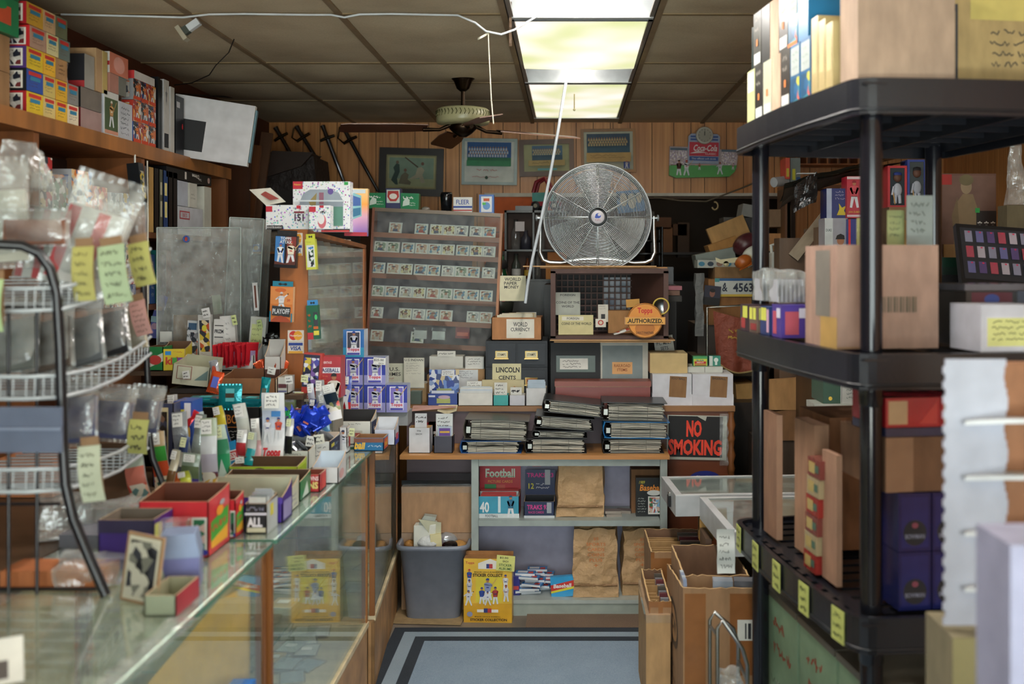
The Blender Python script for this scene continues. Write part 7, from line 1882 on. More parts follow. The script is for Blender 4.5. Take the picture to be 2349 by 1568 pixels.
for k,(c,a,nm) in enumerate([('#1f6a94:h',(),'plain blue'),('#2a6a8a:h',bt(0),'blue and yellow'),('#2a2422:h',dk,'dark'),('#b39a82:c',(),'tan rounded'),('#14141a:h',(),'glossy black'),('#26241f:h',dk,'black lettered')]):
 sb(f'{nm} album box, upper row above the left edge of the top black shelf',-.05,.30 + k * .08,.16,.076,z + .184,.18,c,l=a,group='upper album boxes on the top black shelf')
t2 = thing('plastic_bin','dark green rounded plastic bin at the far end of the upper album row','bin',SL(-.02,.775,z + .184),(0,0,SA))
b = MB(); b.prismz([(0,0),(.13,0),(.15,.05),(.13,.1),(0,.1),(-.02,.05)],'#1b2a26:h',0,.15); b.build('bin',t2,None,None,.012)
# middle shelf
z = 1.5255
sb('tall tan carton on the middle black shelf with a small printed barcode',-.062,.07,.285,.22,z,.275,'#96796a:c','carton',f=[('r',.0,.0,.35,.02,'#8a6a4a')] + [('r',.4 + .03 * i,.35,.41 + .03 * i + .008 * (i % 2),.5,'#57503f') for i in range(13)],l=[('r',.5,0,1,.3,'#a3834a'),('r',.35,.3,.8,.95,'#6f6a62')])
o = sb('white long box with a handwritten yellow label at the shelf front',.265,-.065,.17,.15,z,.12,'#bfc1cc','label_box',f=[('r',.08,.1,.9,.76,'#c8c9d2'),('r',.1,.12,.85,.72,'#cdd08a'),('s',.15,.2,.85,.7,4,'#2a2c22')])
sb('grey-blue long box with black marks, right of the labelled white box',.47,.03,.3,.26,z,.15,'#6b7282:h','long_box',f=[('s',.0,.2,.25,.8,2,'#1c1e26')])
sb('flat dark box stack with a red and blue spot behind the labelled box',.32,.1,.15,.18,z,.15,'#33302f:h','flat_box',f=[('r',.1,.7,.9,.98,'#5a2a34'),('e',.5,.85,.15,.1,'#3a4a8a')])
sb('thin grey folder lying on the flat dark box stack',.31,.09,.19,.2,z + .152,.018,'#53535a:g','folder','folder')
for k,(y,h,c,a,nm) in enumerate([(.86,.088,'#3a2a34:h',[('r',.1,.1,.6,.5,'#9a3a3a'),('r',.3,.5,.9,.95,'#c8cc5a')],'dark box with yellow tag, farthest on the middle black shelf'),(.77,.085,'#6a5a50:h',[('r',.05,.5,.4,.95,'#c8cc5a'),('r',.5,.5,.85,.95,'#c8cc5a'),('r',.2,.1,.9,.35,'#8a3434')],'brown box with two yellow tags on the middle black shelf'),(.66,.09,'#2a3a6a:h',[('r',.1,.5,.7,.95,'#c8cc5a'),('r',.75,.1,1,.9,'#c8a0b8')],'navy box with yellow tag on the middle black shelf'),(.55,.1,'#4a3a8a:h',[('r',.1,.1,.5,.8,'#a84a5a'),('r',.5,.6,.9,.9,'#c8c8d8')],'purple box with pink stripes on the middle black shelf')]):
 sb(nm,-.068,y - .085,.11,.082,z,h,c,l=a,f=a)
for k,(x,y) in enumerate([(-.03,.72),(-.03,.58)]):
 tag(bagmesh(.11,.1,.11,'bag',60 + k,.014).build('sleeve_bag',None,SL(x + .03,y - .06,z + .105),(0,0,SA)),('far','near')[k] + ' clear bag of card sleeves standing on the tagged boxes','bag')
 b = MB()
 for q in range(7): b.box(.005 + q * .014,.011 + q * .014,0,.07,0,.07,'#a8aab0:g')
 tag(b.build('card_sleeves',None,SL(x - .03,y - .04,z + .106),(0,0,SA)),('far','near')[k] + ' row of grey card sleeves inside the clear bag','sleeves',kind='stuff')
for (a,c,yt,yb,d,col,nm) in [(2078,2142,448,562,2.78,'#7f8886','large grey handwritten note rising from the tan carton'),(2034,2076,482,562,2.8,'#7f8658','olive handwritten note left of the large grey one'),(1965,2000,500,562,2.8,'#8a8c5a','faded olive note near the shelf post')]:
 slip('paper_note',nm,'note',a,c,yt,yb,d,col,[('s',.1,.2,.9,.9,4,'#2a2c24')],th=.002,rz=RZ)
slip('paper_note','orange-yellow crumpled note behind the olive notes','note',2058,2088,505,562,2.86,'#c8984a',[],th=.002,ry=8)
# bottom shelf
z = .8655
sb('tall tan cardboard sleeve, farthest on the lower black shelf',-.02,.64,.02,.12,z,.40,'#86644e:c','cardboard_sleeve','cardboard',f=[('r',0,0,1,1,'#9c7860')])
sb('second tall tan cardboard sleeve on the lower black shelf',.01,.40,.045,.16,z,.405,'#967259:c','cardboard_sleeve','cardboard')
sb('tall carton standing behind the cardboard sleeves',.1,.5,.2,.25,z,.41,'#8a5f40:c','carton')
sb('thin tan card edge standing near the post',-.02,.17,.016,.1,z,.36,'#92705a:c','cardboard_sleeve','cardboard')
for k in range(6):
 sb(f'red and gold foil pack bundle, {("bottom", "second", "third", "fourth", "fifth", "top")[k]} layer beside the thin tan card edge',-.035,.28 - .006 * k,.06,.09,z + .055 * k,.053,('#a83a34:f','#b8a884:f','#8a4a44:f')[k % 3],'pack_bundle','pack',l=[('r',.1,.2,.6,.8,'#c8b070:f'),('r',.6,.3,.9,.7,'#5a7a6a:f')],group='foil pack bundles on the lower black shelf')
for r_ in range(2):
 for c_ in range(3):
  sb(f'dark blue wrapped box, {("lower", "upper")[r_]} row, {("left", "middle", "right")[c_]}, lower black shelf',.06 + c_ * .092,-.03,.088,.12,z + r_ * .15,.148,'#1c2150:g','wrapped_box',f=[('r',.08,.06,.92,.94,'#22285e:g'),('e',.5,.32,.36,.22,'#15151c'),('t','BOWMAN',.5,.26,.6,.08,'#7a7c90',.02),('e',.5,.45,.1,.05,'#7a3a4a')],group='dark blue wrapped boxes on the lower black shelf')
sb('brown open carton lying on the dark blue wrapped boxes',.03,-.02,.3,.28,z + .30,.14,'#6c4e38:c','carton',f=[('r',.0,.0,.25,1,'#8a6a52')])
sb('row of dark clear-wrapped packs between carton and red boxes',.03,-.02,.3,.2,z + .442,.022,'#2c2f4c:g','wrapped_packs')
for k in range(2):
 sb(f'glossy red film-wrapped box, {("left", "right")[k]} one high under the middle black shelf',.03 + k * .15,-.02,.148,.2,z + .466,.075,'#9c1f28:g','wrapped_box',f=[('r',.05,.1,.4,.9,'#b89a78'),('g',[(.6,.1),(.95,.9),(.95,.1)],'#b03a34')])
# price tags on the lower rim
for k in range(5):
 y = .84 - k * .205
 b = MB(); b.box(-.003,-.001,-.032,.032,-.085,.0,'#b6bc68'); b.art(((-.003,.032,-.085),(0,-.064,0),(0,0,.085)),[('s',.15,.05,.95,.95,3,'#2a2c1e')])
 yy = max(.02,y); p = SL(-.0785 - .017 * math.sin(PI * max(0,min(1,yy / .85))),yy,.862)
 tag(b.build('price_tag',None,p,(0,R(0),SA + R((y - .4) * -14))),f'yellow-green price tag on the lower black shelf rim, {("first", "second", "third", "fourth", "fifth")[k]} counting from the far end','tag')
# green boxes under the lower shelf
for k in range(3):
 y0 = .60 - k * .3
 t3 = thing('storage_box',f'{("farthest", "middle", "nearest")[k]} pale green storage box with dark lid under the lower black shelf','box',SL(.035,y0,.2105),(0,0,SA))
 b = MB(); b.box(0,.4,0,.28,0,.41,'#7f967a:h',L='#8aa484'); b.art(((0,.28,0),(0,-.28,0),(0,0,.41)),[('s',.2,.5,.8,.9,2,'#a8503a'),('r',.3,.15,.6,.35,'#a8b8a0'),('s',.1,.1,.9,.4,2,'#6a7a64')]); b.build('tub',t3)
 b = MB(); b.box(-.008,.408,-.004,.284,.412,.432,'#5a554a:h'); b.build('lid',t3,None,None,.003)
# ================================================================ aluminium countertop showcases
def alucase(label,x,y,w,dp,rz,zt=.75,h=.088):
 t = thing('countertop_showcase',label,'display case',(x,y,zt - h),(0,0,R(rz)))
 A = '#b3b8bb:h'
 b = MB()
 for q in ((0,w,0,.012,0,h),(0,w,dp - .012,dp,0,h),(0,.012,.012,dp - .012,0,h),(w - .012,w,.012,dp - .012,0,h)): b.box(*q,A)
 b.box(.0,w,0,.022,h,h + .004,'#cfd3d4:h'); b.box(.0,w,dp - .022,dp,h,h + .004,'#cfd3d4:h'); b.box(0,.03,.022,dp - .022,h,h + .004,'#c3c7ca:h'); b.box(w - .03,w,.022,dp - .022,h,h + .004,'#c3c7ca:h')
 b.build('aluminium_frame',t,None,None,.0015)
 b = MB(); b.box(.012,w - .012,.012,dp - .012,0,.006,'#33403f:h'); b.build('base_board',t)
 b = MB(); b.box(.025,w - .025,.02,dp - .02,h - .004,h - .001,'glasstop'); b.build('glass_lid',t)
 return t
a1 = alucase('far aluminium countertop showcase with a padlock on its side',.458,4.29,1.15,.38,4)
a2 = alucase('near aluminium countertop showcase extending behind the black shelving',.596,3.7,.84,.56,3.9)
b = MB(); b.tube([(0,0,.02),(-.004,0,.03),(-.004,.014,.03),(0,.014,.02)],.003,'#c8c8c8:m',6); b.box(-.012,0,-.01,.022,-.03,.018,'#141416:h'); b.box(-.01,.0,-.006,.018,.018,.03,'#b8b8b4:m'); b.build('padlock',a1,(-.001,.12,.045))
for i,(x,y,w,dpp,c,nm) in enumerate([(.78,3.95,.1,.12,'#b8bcc0','white paper lying inside the near aluminium showcase'),(.86,3.8,.08,.04,'#4a2c34','red and dark jewellery item inside the near aluminium showcase')]):
 b = MB(); b.box(0,w,0,dpp,0,.01,c);
 if i: b.ball((.02,.02,.014),.008,'#c83a3a:g'); b.ball((.05,.015,.014),.006,'#d8d8d8:m')
 tag(b.build('paper' if not i else 'trinket',None,(x,y,.6685)),nm,'paper' if not i else 'jewellery')
b = MB(); b.box(.70,1.42,4.12,4.62,0,.655,'#33241a:w'); tag(b.build('display_table',None,None,None,.004),'dark table block under the aluminium showcases','table')
b = MB(); b.box(.56,.62,4.28,4.33,.56,.657,'#a8803f:wx'); b.box(.56,.72,4.29,4.32,.60,.657,'#a8803f:wx'); tag(b.build('wood_offcut'),'small wooden block wedged under the aluminium showcases','wood')
# ================================================================ cartons in the aisle
def openbox(label,x0,x1,y0,y1,z0,h,hb=None,c='#9a7654:c',inner='#745640:c',art=(),lart=(),fill=None,jit=.0035):
 hb = hb or h
 t = thing('open_carton',label,'box',((x0 + x1) / 2,y0,z0)); w = x1 - x0; dp = y1 - y0; th = .006
 b = MB(); b.box(-w / 2,w / 2,0,dp,0,th,c)
 def rag(p0,p1,h0,h1,off):
  n = 14; p0 = Vector((*p0,0)); p1 = Vector((*p1,0)); o = Vector((*off,0)); rr = random.Random(int(x0 * 999) + int(h0 * 99))
  hs = [h0 + (h1 - h0) * i / n + rr.uniform(-jit,jit) for i in range(n + 1)]
  A = [p0.lerp(p1,i / n) for i in range(n + 1)]
  lo = [tuple(a) for a in A]; hi = [(a.x,a.y,hh) for a,hh in zip(A,hs)]
  lo2 = [tuple(a + o) for a in A]; hi2 = [(a.x + o.x,a.y + o.y,hh) for a,hh in zip(A,hs)]
  m = n + 1
  b.add(lo + hi,[(i,i + 1,m + i + 1,m + i) for i in range(n)],c)
  b.add(lo2 + hi2,[(m + i,m + i + 1,i + 1,i) for i in range(n)],inner)
  b.add(hi + hi2,[(i,i + 1,m + i + 1,m + i) for i in range(n)],'#c9a878')
 x = w / 2
 rag((-x,0),(x,0),h,h,(0,th)); rag((x,0),(x,dp),h,hb,(-th,0)); rag((x,dp),(-x,dp),hb,hb,(0,-th)); rag((-x,dp),(-x,0),hb,h,(th,0))
 if art: b.art(front(w,h),art)
 if lart: b.art(((-x,dp,0),(0,-dp,0),(0,0,h)),lart)
 b.build('carton',t)
 if fill: fill(t,w,dp,h)
 return t
def dividers(t,w,dp,h):
 for j in range(6):
  b = MB(); y = dp * (.12 + .14 * j); b.box(-w * .46,w * .0 + .02 * (j % 2),y,y + .004,.02,h - .01 - .006 * (j % 3),'#a88456:c',T='#c9a878'); b.build('cardboard_divider',t)
 for j in range(8):
  b = MB(); y = dp * (.15 + .1 * j); b.box(w * .08,w * .44,y,y + .012,.05,h - .008 + .006 * (j % 2),('#8a8c94:g','#6a3a40:g','#7c8088:g','#55504a:h')[j % 4]); b.build('card_stack',t)
tape = [('r',.0,.0,.06,1,'#8a5a32:g'),('r',.0,.86,1,1,'#8f6038:g'),('r',.42,0,.62,1,'#94643a:g')]
openbox('near open brown carton in the aisle with round emblem on its side',.40,.665,3.5,4.08,0,.61,.52,art=[('r',.02,.0,.3,.97,'#8f5f38:g'),('r',.62,.5,1,.97,'#8a5a34:g'),('r',.72,.7,1.0,.82,'#d0d0c8'),('r',.82,.71,.84,.8,INK),('r',.86,.71,.9,.8,INK),('r',.93,.71,.95,.8,INK),('t','1-HB100',.45,.36,.32,.05,'#4a3420'),('t','HINGED BOX-100 CT.',.55,.26,.7,.05,'#4a3420')],
  lart=[('e',.45,.62,.27,.14,'#3c2e22'),('e',.45,.62,.21,.1,'#a57c52'),('t','BCW',.45,.62,.34,.09,'#3c2e22',.03,0,1),('s',.3,.15,.6,.4,3,'#4a3420')])
b = MB()
tag(openbox('brown inner carton standing inside the near one, back half',.415,.655,3.62,4.05,.008,.56 + .05,.60),'brown carton nested in the near one, its ragged rim higher at the back',None)
for k in range(4):
 b = MB(); b.box(0,.013,0,.028,0,.11,('#8a98b4:g','#b8c4d0:g')[k % 2]); tag(b.build('sleeved_cards',None,(.4075,3.512 + .03 * k,.525),(R(-4),R(-3),0)),f'upright clear card holder, {("first", "second", "third", "fourth")[k]} from the front at the near carton rim','card','card holders at the rim of the near carton')
for k in range(2):
 b = MB(); b.box(0,.07,0,.05,0,.03,('#8f98a4:g','#5f5f66:g')[k]); tag(b.build('card_stack',None,(.545 - .0 + .075 * (k - .5),3.52,.60),(0,0,R(-6))),('pale','dark')[k] + ' wrapped card stack lying at the top of the near carton','cards')
openbox('far open brown carton holding cardboard dividers and card stacks',.352,.61,4.3,4.68,.0,.505,.505,art=[('r',.0,.0,.06,1,'#8a5a32:g'),('r',.0,.75,.95,.95,'#8f6038:g'),('r',.38,.0,.58,1,'#8f6038:g'),('t','1-8700',.22,.62,.2,.06,'#4a3420'),('r',.6,.5,.92,.62,'#c4c8c4'),('s',.64,.52,.9,.6,1,INK)],fill=dividers)
openbox('small open brown carton with dividers stacked left of the near carton',.308,.396,3.86,4.27,.282,.16,.16,fill=dividers,art=tape,lart=[('e',.6,.5,.14,.3,'#4a3420')])
wrapcarton('closed tan carton at the bottom left of the aisle stack',1482,1538,1410,0,3.84,.42,'#b08c60:c')
b = MB()
b.box(.56,.585,4.09,4.27,0,.62,'#5a4638:w'); tag(b.build('wooden_plank_offcut',None,(0,0,0),(0,0,0)),'dark board standing between the two open cartons','board')
t4 = thing('wire_stand','chrome wire stand holding a clear bag in front of the cartons','stand',(X(1680,2.98),2.98,0))
b = MB()
for y in (0,.16): b.tube([(-.045,y,0),(-.045,y,.66 - y * .2),(-.03,y,.685 - y * .2),(.03,y,.60),(.045,y,.55),(.045,y,0)],.006,'#8a8a88:m',8)
b.tube([(-.045,0,.64),(-.045,.16,.61)],.005,'#8a8a88:m',6); b.tube([(.045,0,.5),(.045,.16,.5)],.005,'#8a8a88:m',6); b.tube([(-.045,0,.2),(.045,0,.2)],.004,'#8a8a88:m',6); b.tube([(-.045,.16,.2),(.045,.16,.2)],.004,'#8a8a88:m',6); b.box(-.045,.045,0,.16,.198,.202,'#8a8a88:m')
b.build('wire_frame',t4)
tag(bagmesh(.075,.29,.1,'bag',71,.02).build('plastic_bag',None,(X(1680,2.98),3.01,.205)),'clear crumpled bag in the chrome wire stand','bag')
t4 = thing('paper_tag','crumpled white tag with black marks hanging at the far shelf corner','tag',SL(-.1,.915,.70))
b = MB(); b.sheet(lambda u,v: (-.03 + .06 * u,.006 * math.sin(v * 9),-.02 + .15 * v),6,10,'#c8ccc8'); b.art(((-.03,-.006,-.02),(.06,0,0),(0,0,.15)),[('s',.1,.1,.9,.9,5,INK)]); b.build('tag',t4,None,None,0,.006)
# ================================================================ right foreground
pbox('carton','yellow-brown carton low in the right foreground','box',2185,2420,1462,1.86,z=.0,dep=.14,c='#787058:c',f=[('r',.0,.6,1,1,'#8a8258')])
t5 = thing('card_rack','white corrugated display rack with curved shelves in the right foreground','rack',(X(2168,1.9),1.9,Z(1455,1.86) + .004),(0,0,0))
b = MB(); n = 36
zz0,zz1 = 0,Z(828,1.9) - Z(1455,1.86)
for i in range(n):
 a,c = zz1 * i / n,zz1 * (i + 1) / n; rg = .004 * (i % 2)
 b.box(-.004 + rg,.115 + .004 * math.sin(i * .9),-.003,.003,a,c,'#a6aab8')
b.build('side_panel',t5)
for k in range(4):
 b = MB(); z = zz1 - .115 - k * .105
 b.sheet(lambda u,v: (.03 + .07 * v + .25 * u,-.02 - .05 * math.sin(PI * min(1,u * .7)) + .09 * v,z + .01 * math.sin(PI * u) * (1 - v)),12,4,'#c9ccd0'); b.sheet(lambda u,v: (.28 + .07 * v - .25 * u,-.02 - .05 * math.sin(PI * min(1,(1 - u) * .7)) + .09 * v,z - .008 + .01 * math.sin(PI * (1 - u)) * (1 - v)),12,4,'#a9adb4')
 b.sheet(lambda u,v: (.03 + .25 * u,-.02 - .05 * math.sin(PI * min(1,u * .7)),z - .008 + .008 * v + .01 * math.sin(PI * u)),12,1,'#c9ccd0'); b.build('shelf',t5)
b = MB(); b.box(.1,.3,.02,.06,.005,zz1 - .01,'#8a5f42:c'); b.build('back_card',t5)
pbox('plastic_tub','tall white plastic tub, nearest thing at the lower right','tub',2318,2500,1250,1.42,z=0,dep=.12,c='#9a9cb6',f=[('r',.4,.6,1,.602,'#8a8ca4'),('e',.92,.80,.2,.04,'#a8c06a')],bevel=.012)
# ================================================================ things behind the crate, by the orange wall
t = thing('bottle_shelf','dark grey open shelf box with old bottles against the orange wall','shelf',(X(1232,6.6),6.6,0))
w = 150 * 6.6 / F / 2; z0 = Z(640,6.6); z1 = Z(482,6.6); zm = Z(572,6.6); G2 = '#35352f:h'
b = MB(); b.box(-w,w,0,.18,z1 - .015,z1,G2); b.box(-w,w,0,.18,z0 - .015,z0,G2); b.box(-w,w,0,.18,zm - .012,zm,G2); b.box(-w,-w + .015,0,.18,z0,z1,G2); b.box(w - .015,w,0,.18,z0,z1,G2); b.box(-.03,-.018,.0,.18,z0,z1,G2); b.box(-w,w,.17,.18,z0,z1,'#4a3224'); b.build('cabinet',t)
b = MB(); b.box(-w,w,0,.3,0,z0 - .016,'#3a3630:h'); b.build('base_cabinet',t)
def bottle(label,px,d,z,h,r,m,cap='#2a2a2a',lab=None,group=None):
 t = thing('glass_bottle',label,'bottle',(X(px,d),d,z),group=group)
 b = MB(); b.lathe([(0,.001),(r,.001),(r,h * .5),(r * .9,h * .6),(r * .38,h * .76),(r * .34,h * .95),(0,h * .95)],m,(0,0,0),18); b.build('bottle',t)
 b = MB(); b.lathe([(r * .42,h * .93),(r * .42,h),(0,h)],cap,(0,0,0),12); b.build('cap',t)
 if lab: b = MB(); b.lathe([(r * 1.02,h * .15),(r * 1.02,h * .4)],lab,(0,0,0),18); b.build('label',t)
bottle('green bottle with red and white label by the orange wall',1152,6.2,1.45,.38,.035,'#0f4a2c:g',lab='#c84a44')
b = MB(); b.box(X(1120,6.2),X(1190,6.2),6.12,6.35,0,1.449,'#2a2420'); tag(b.build('side_cabinet'),'dark pedestal behind the large showcase carrying the bust','cabinet')
for px,z,h,r,m,lab,nm in [(1183,zm,.2,.03,'sleeve',None,'clear bottle, upper left compartment of the bottle shelf'),(1206,zm,.13,.035,'#3a3a44:h',None,'squat dark jar, upper left compartment of the bottle shelf'),(1240,zm,.19,.03,'sleeve',None,'clear bottle, upper right compartment of the bottle shelf'),(1184,z0,.17,.03,'#4a5048:g','#c8c8c4','dark labelled bottle, lower left of the bottle shelf'),(1210,z0,.15,.022,'#6a3a22:g','#c8a03a','brown bottle with yellow label, lower middle of the bottle shelf'),(1233,z0,.19,.026,'sleeve',None,'clear bottle, lower right compartment of the bottle shelf')]:
 bottle(nm,px,6.66,z + .0005,h,r,m,lab=lab)
slip('paper_note','square white note taped on the upper bottle compartment','note',1182,1203,508,530,6.58,'#c4bcbc')
# bust
t = thing('bust_figure','weathered bust figure with dark cap half hidden by the large showcase','figurine',(X(1138,6.2),6.22,1.4495))
b = MB(); b.lathe([(0,0),(.1,.0),(.11,.06),(.05,.12),(.042,.16)],'#3a3c34:h',(0,0,0),20,sy=.6); b.build('shoulders',t)
b = MB(); b.ball((0,0,.235),.075,'#94705a',.78,.9,1.15,18,14); b.ball((.0,-.07,.225),.014,'#94705a',.7,1,1.3); b.box(-.022,.024,-.068,-.058,.185,.192,'#6a3c34'); b.ball((.026,-.06,.25),.009,'#2a1c16'); b.ball((-.026,-.06,.25),.009,'#2a1c16'); b.ball((.062,0,.235),.016,'#8a6650',.5,1,1.3); b.build('head',t)
b = MB(); b.lathe([(.068,.27),(.074,.285),(.06,.325),(0,.335)],'#1a1a1c',(0,0,0),20); b.prismz([(-.05,-.05),(.05,-.05),(.035,-.1),(-.035,-.1)],'#1a1a1c',.272,.278); b.build('cap',t)
# toy truck
t = thing('toy_truck','red and teal toy truck on top of the bottle shelf','toy',(X(1248,6.6),6.62,z1),(0,0,R(-15)))
b = MB(); b.box(-.09,.1,0,.09,.03,.06,'#8a2430:h'); b.box(-.085,.06,.005,.085,.06,.12,'#4f8a84:h'); b.build('body',t,None,None,.006)
b = MB(); b.tube([(-.08,.01,.12),(-.06,.01,.19),(.0,.01,.22),(.05,.01,.12)],.012,'#7a1f2a:h',6); b.tube([(-.08,.08,.12),(-.06,.08,.19),(.0,.08,.22),(.05,.08,.12)],.012,'#7a1f2a:h',6); b.build('roll_frame',t)
for x in (-.06,.07):
 for y in (-.005,.085):
  b = MB(); b.lathe([(0,0),(.03,0),(.032,.01),(0,.01)],'#16161a',(x,y,.032),16,'y'); b.lathe([(0,-.001),(.014,-.001)],'#c8c8b8:m',(x,y,.032),12,'y'); b.build('wheel',t)
pbox('folded_cloth','flat grey folded item left of the toy truck','cloth',1182,1222,472,6.62,z=z1,dep=.12,c='#4d5150:h')
# between crate and doorway
pbox('steel_box','black metal file box behind the crate near the doorway','box',1478,1545,612,6.0,z=Z(652,6.0),dep=.3,c='#2a2b30:h',f=[('r',.28,.35,.34,.45,'#a8a8a4')],top='#4a4b50:h')
t = thing('wire_basket','dark open metal basket rack behind the silver fan','rack',(X(1478,6.1),6.1,Z(612,6.0)))
b = MB()
for zq in (0,.08,.16,.24):
 b.tube([(-.1,0,zq),(.11,0,zq),(.11,.2,zq),(-.1,.2,zq)],.006,'#3c3e40:m',5,closed=True)
for x in (-.1,.11):
 for y in (0,.2): b.tube([(x,y,0),(x,y,.245)],.007,'#3c3e40:m',5)
b.build('frame',t)
wrapcarton('orange-tan carton behind the fan, under a flatter one',1252,1310,598,Z(640,6.2),6.2,.2,'#b87c40:c',False)
wrapcarton('flatter tan carton with folded flaps behind the fan',1256,1300,578,Z(597.5,6.2),6.22,.18,'#a56c3a:c',False)
b = MB(); b.box(X(1250,6.1),X(1546,6.1),5.97,6.5,0,Z(652,6.0) - .001,'#241d1a:w'); tag(b.build('back_table',None,None,None,.004),'dark table behind the desk heaped with files','table')
for k,(a,c,yt,yb,col) in enumerate([(1490,1560,655,664,'#a86a74'),(1484,1555,665,676,'#7a5a4a'),(1488,1560,677,690,'#33302c')]):
 b = MB(); b.box(X(a,5.9),X(c,5.9),5.8,5.96,Z(yb,5.9),Z(yt,5.9),col); tag(b.build('paper_folder'),('pink','brown','black')[k] + ' folder in the pile right of the crate','folder')
b = MB(); b.box(X(1484,5.9),X(1546,5.9),5.8,5.96,0,Z(690.5,5.9),'#1f1b1a'); tag(b.build('steel_box'),'black pedestal box right of the crate under the folders','box')
# poster seen through the fan
slip('framed_print','blue card with three pale pictures pinned behind the silver fan','picture',1418,1480,436,486,7.27,'#3f78b0',[('e',.25,.6,.13,.3,'#c8b8a0'),('e',.55,.5,.15,.35,'#d0c8b8'),('e',.82,.62,.1,.24,'#c8b8a0')],ry=-6)
# ================================================================ stock room glimpses and heap by the doorway
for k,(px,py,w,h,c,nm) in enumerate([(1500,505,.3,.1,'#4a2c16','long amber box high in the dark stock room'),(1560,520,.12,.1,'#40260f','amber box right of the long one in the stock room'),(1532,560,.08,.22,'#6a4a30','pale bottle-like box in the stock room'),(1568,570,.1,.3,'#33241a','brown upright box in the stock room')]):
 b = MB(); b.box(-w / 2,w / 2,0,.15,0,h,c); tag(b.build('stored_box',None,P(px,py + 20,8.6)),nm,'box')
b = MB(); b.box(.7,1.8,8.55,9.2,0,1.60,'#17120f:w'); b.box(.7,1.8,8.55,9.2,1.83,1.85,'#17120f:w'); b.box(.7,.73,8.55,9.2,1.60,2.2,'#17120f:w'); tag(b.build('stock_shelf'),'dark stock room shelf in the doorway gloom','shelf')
lb = bpy.data.lights.new('stockroom_bulb','POINT'); lb.energy = 3; lb.color = (1,.7,.4); lb.shadow_soft_size = .05; lo = bpy.data.objects.new('stockroom_bulb',lb); COL.objects.link(lo); lo.location = (.9,8.0,2.5)
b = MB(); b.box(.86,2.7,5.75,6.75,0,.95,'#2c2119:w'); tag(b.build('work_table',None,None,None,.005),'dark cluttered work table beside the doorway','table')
HB = [  # px0 px1 ytop ybot d depth colour roll label
 (1625,1724,640,745,6.1,.5,'#8f6236:c',0,'big brown carton carrying the licence plate'),
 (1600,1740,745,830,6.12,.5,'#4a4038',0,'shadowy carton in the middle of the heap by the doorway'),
 (1590,1735,818,862,5.9,.35,'#6a5a44:c',0,'flattened brown carton in the heap below the pennant'),
 (1640,1735,612,640,6.15,.3,'#8a6a44:c',0,'low tan carton under the skateboard-shaped sign'),
 (1636,1726,505,555,6.5,.05,'#b08a56:c',-22,'tan cardboard sheet leaning highest in the heap'),
 (1632,1700,550,580,6.4,.2,'#a5773f:c',-20,'tan carton lying slanted under the highest cardboard sheet'),
 (1600,1690,575,605,6.3,.2,'#77807a',-12,'grey-green slanted box lid in the heap'),
 (1600,1720,596,614,6.2,.15,'#a8aca4',0,'white tray printed with little blue pictures'),
 (1700,1745,470,498,6.6,.2,'#8a8a86',10,'pale grey carton high behind the far shelf post'),
 (1660,1700,498,520,6.75,.2,'#5f5a54',0,'dull box far up in the heap'),
 (1765,1800,480,520,6.0,.2,'#7b6248:c',0,'small brown carton between the black posts, upper'),
 (1762,1800,535,575,6.0,.2,'#a8794a:c',0,'tan carton between the black posts, middle'),
 (1830,1880,585,640,5.6,.2,'#c9b486:c',4,'cream carton right of the white jug'),
 (1770,1890,640,700,5.6,.3,'#7b6a52:c',0,'brown carton under the white jug'),
 (1880,1990,520,700,5.2,.35,'#6f5844:c',0,'large dim brown carton behind the bobble figures'),
 (1740,1900,868,940,5.3,.05,'#a98051:c',-4,'tan open carton seen under the middle black shelf'),
 (1745,1850,940,1010,5.3,.05,'#7f5a38:c',0,'darker brown carton under the tan open one'),
 (1690,1745,930,965,5.9,.3,'#3a3a4c',0,'dark blue carton right of the desk'),
 (1690,1735,965,1005,5.9,.3,'#b0a88e:c',3,'cream carton lying right of the desk'),
 (1692,1730,1010,1060,5.9,.3,'#8f8a70:c',0,'olive carton right of the desk, lower'),
 (1690,1780,1060,1110,5.9,.3,'#7a5a3a:c',0,'brown carton right of the desk near the floor'),
 (1690,1732,880,915,5.9,.3,'#b08a52:c',-4,'light tan carton top right of the desk')]
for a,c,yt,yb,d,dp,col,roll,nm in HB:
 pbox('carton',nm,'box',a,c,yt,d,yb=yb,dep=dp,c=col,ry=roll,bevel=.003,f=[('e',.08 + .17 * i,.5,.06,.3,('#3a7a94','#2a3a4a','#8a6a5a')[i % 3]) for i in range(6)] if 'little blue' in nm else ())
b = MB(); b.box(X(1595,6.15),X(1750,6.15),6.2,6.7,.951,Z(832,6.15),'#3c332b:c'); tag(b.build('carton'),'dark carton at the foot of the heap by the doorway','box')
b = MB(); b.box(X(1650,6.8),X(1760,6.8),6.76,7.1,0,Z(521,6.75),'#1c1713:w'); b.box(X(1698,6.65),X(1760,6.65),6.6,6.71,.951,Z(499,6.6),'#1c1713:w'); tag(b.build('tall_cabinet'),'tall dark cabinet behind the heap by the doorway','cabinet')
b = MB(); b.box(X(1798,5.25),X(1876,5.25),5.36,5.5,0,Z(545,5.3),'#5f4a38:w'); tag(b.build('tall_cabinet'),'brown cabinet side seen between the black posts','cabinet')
b = MB(); b.box(X(1740,5.3),X(1895,5.3),5.31,5.6,0,Z(1011,5.3),'#3f3124:c'); tag(b.build('carton'),'dark carton under the darker brown one between the posts','box')
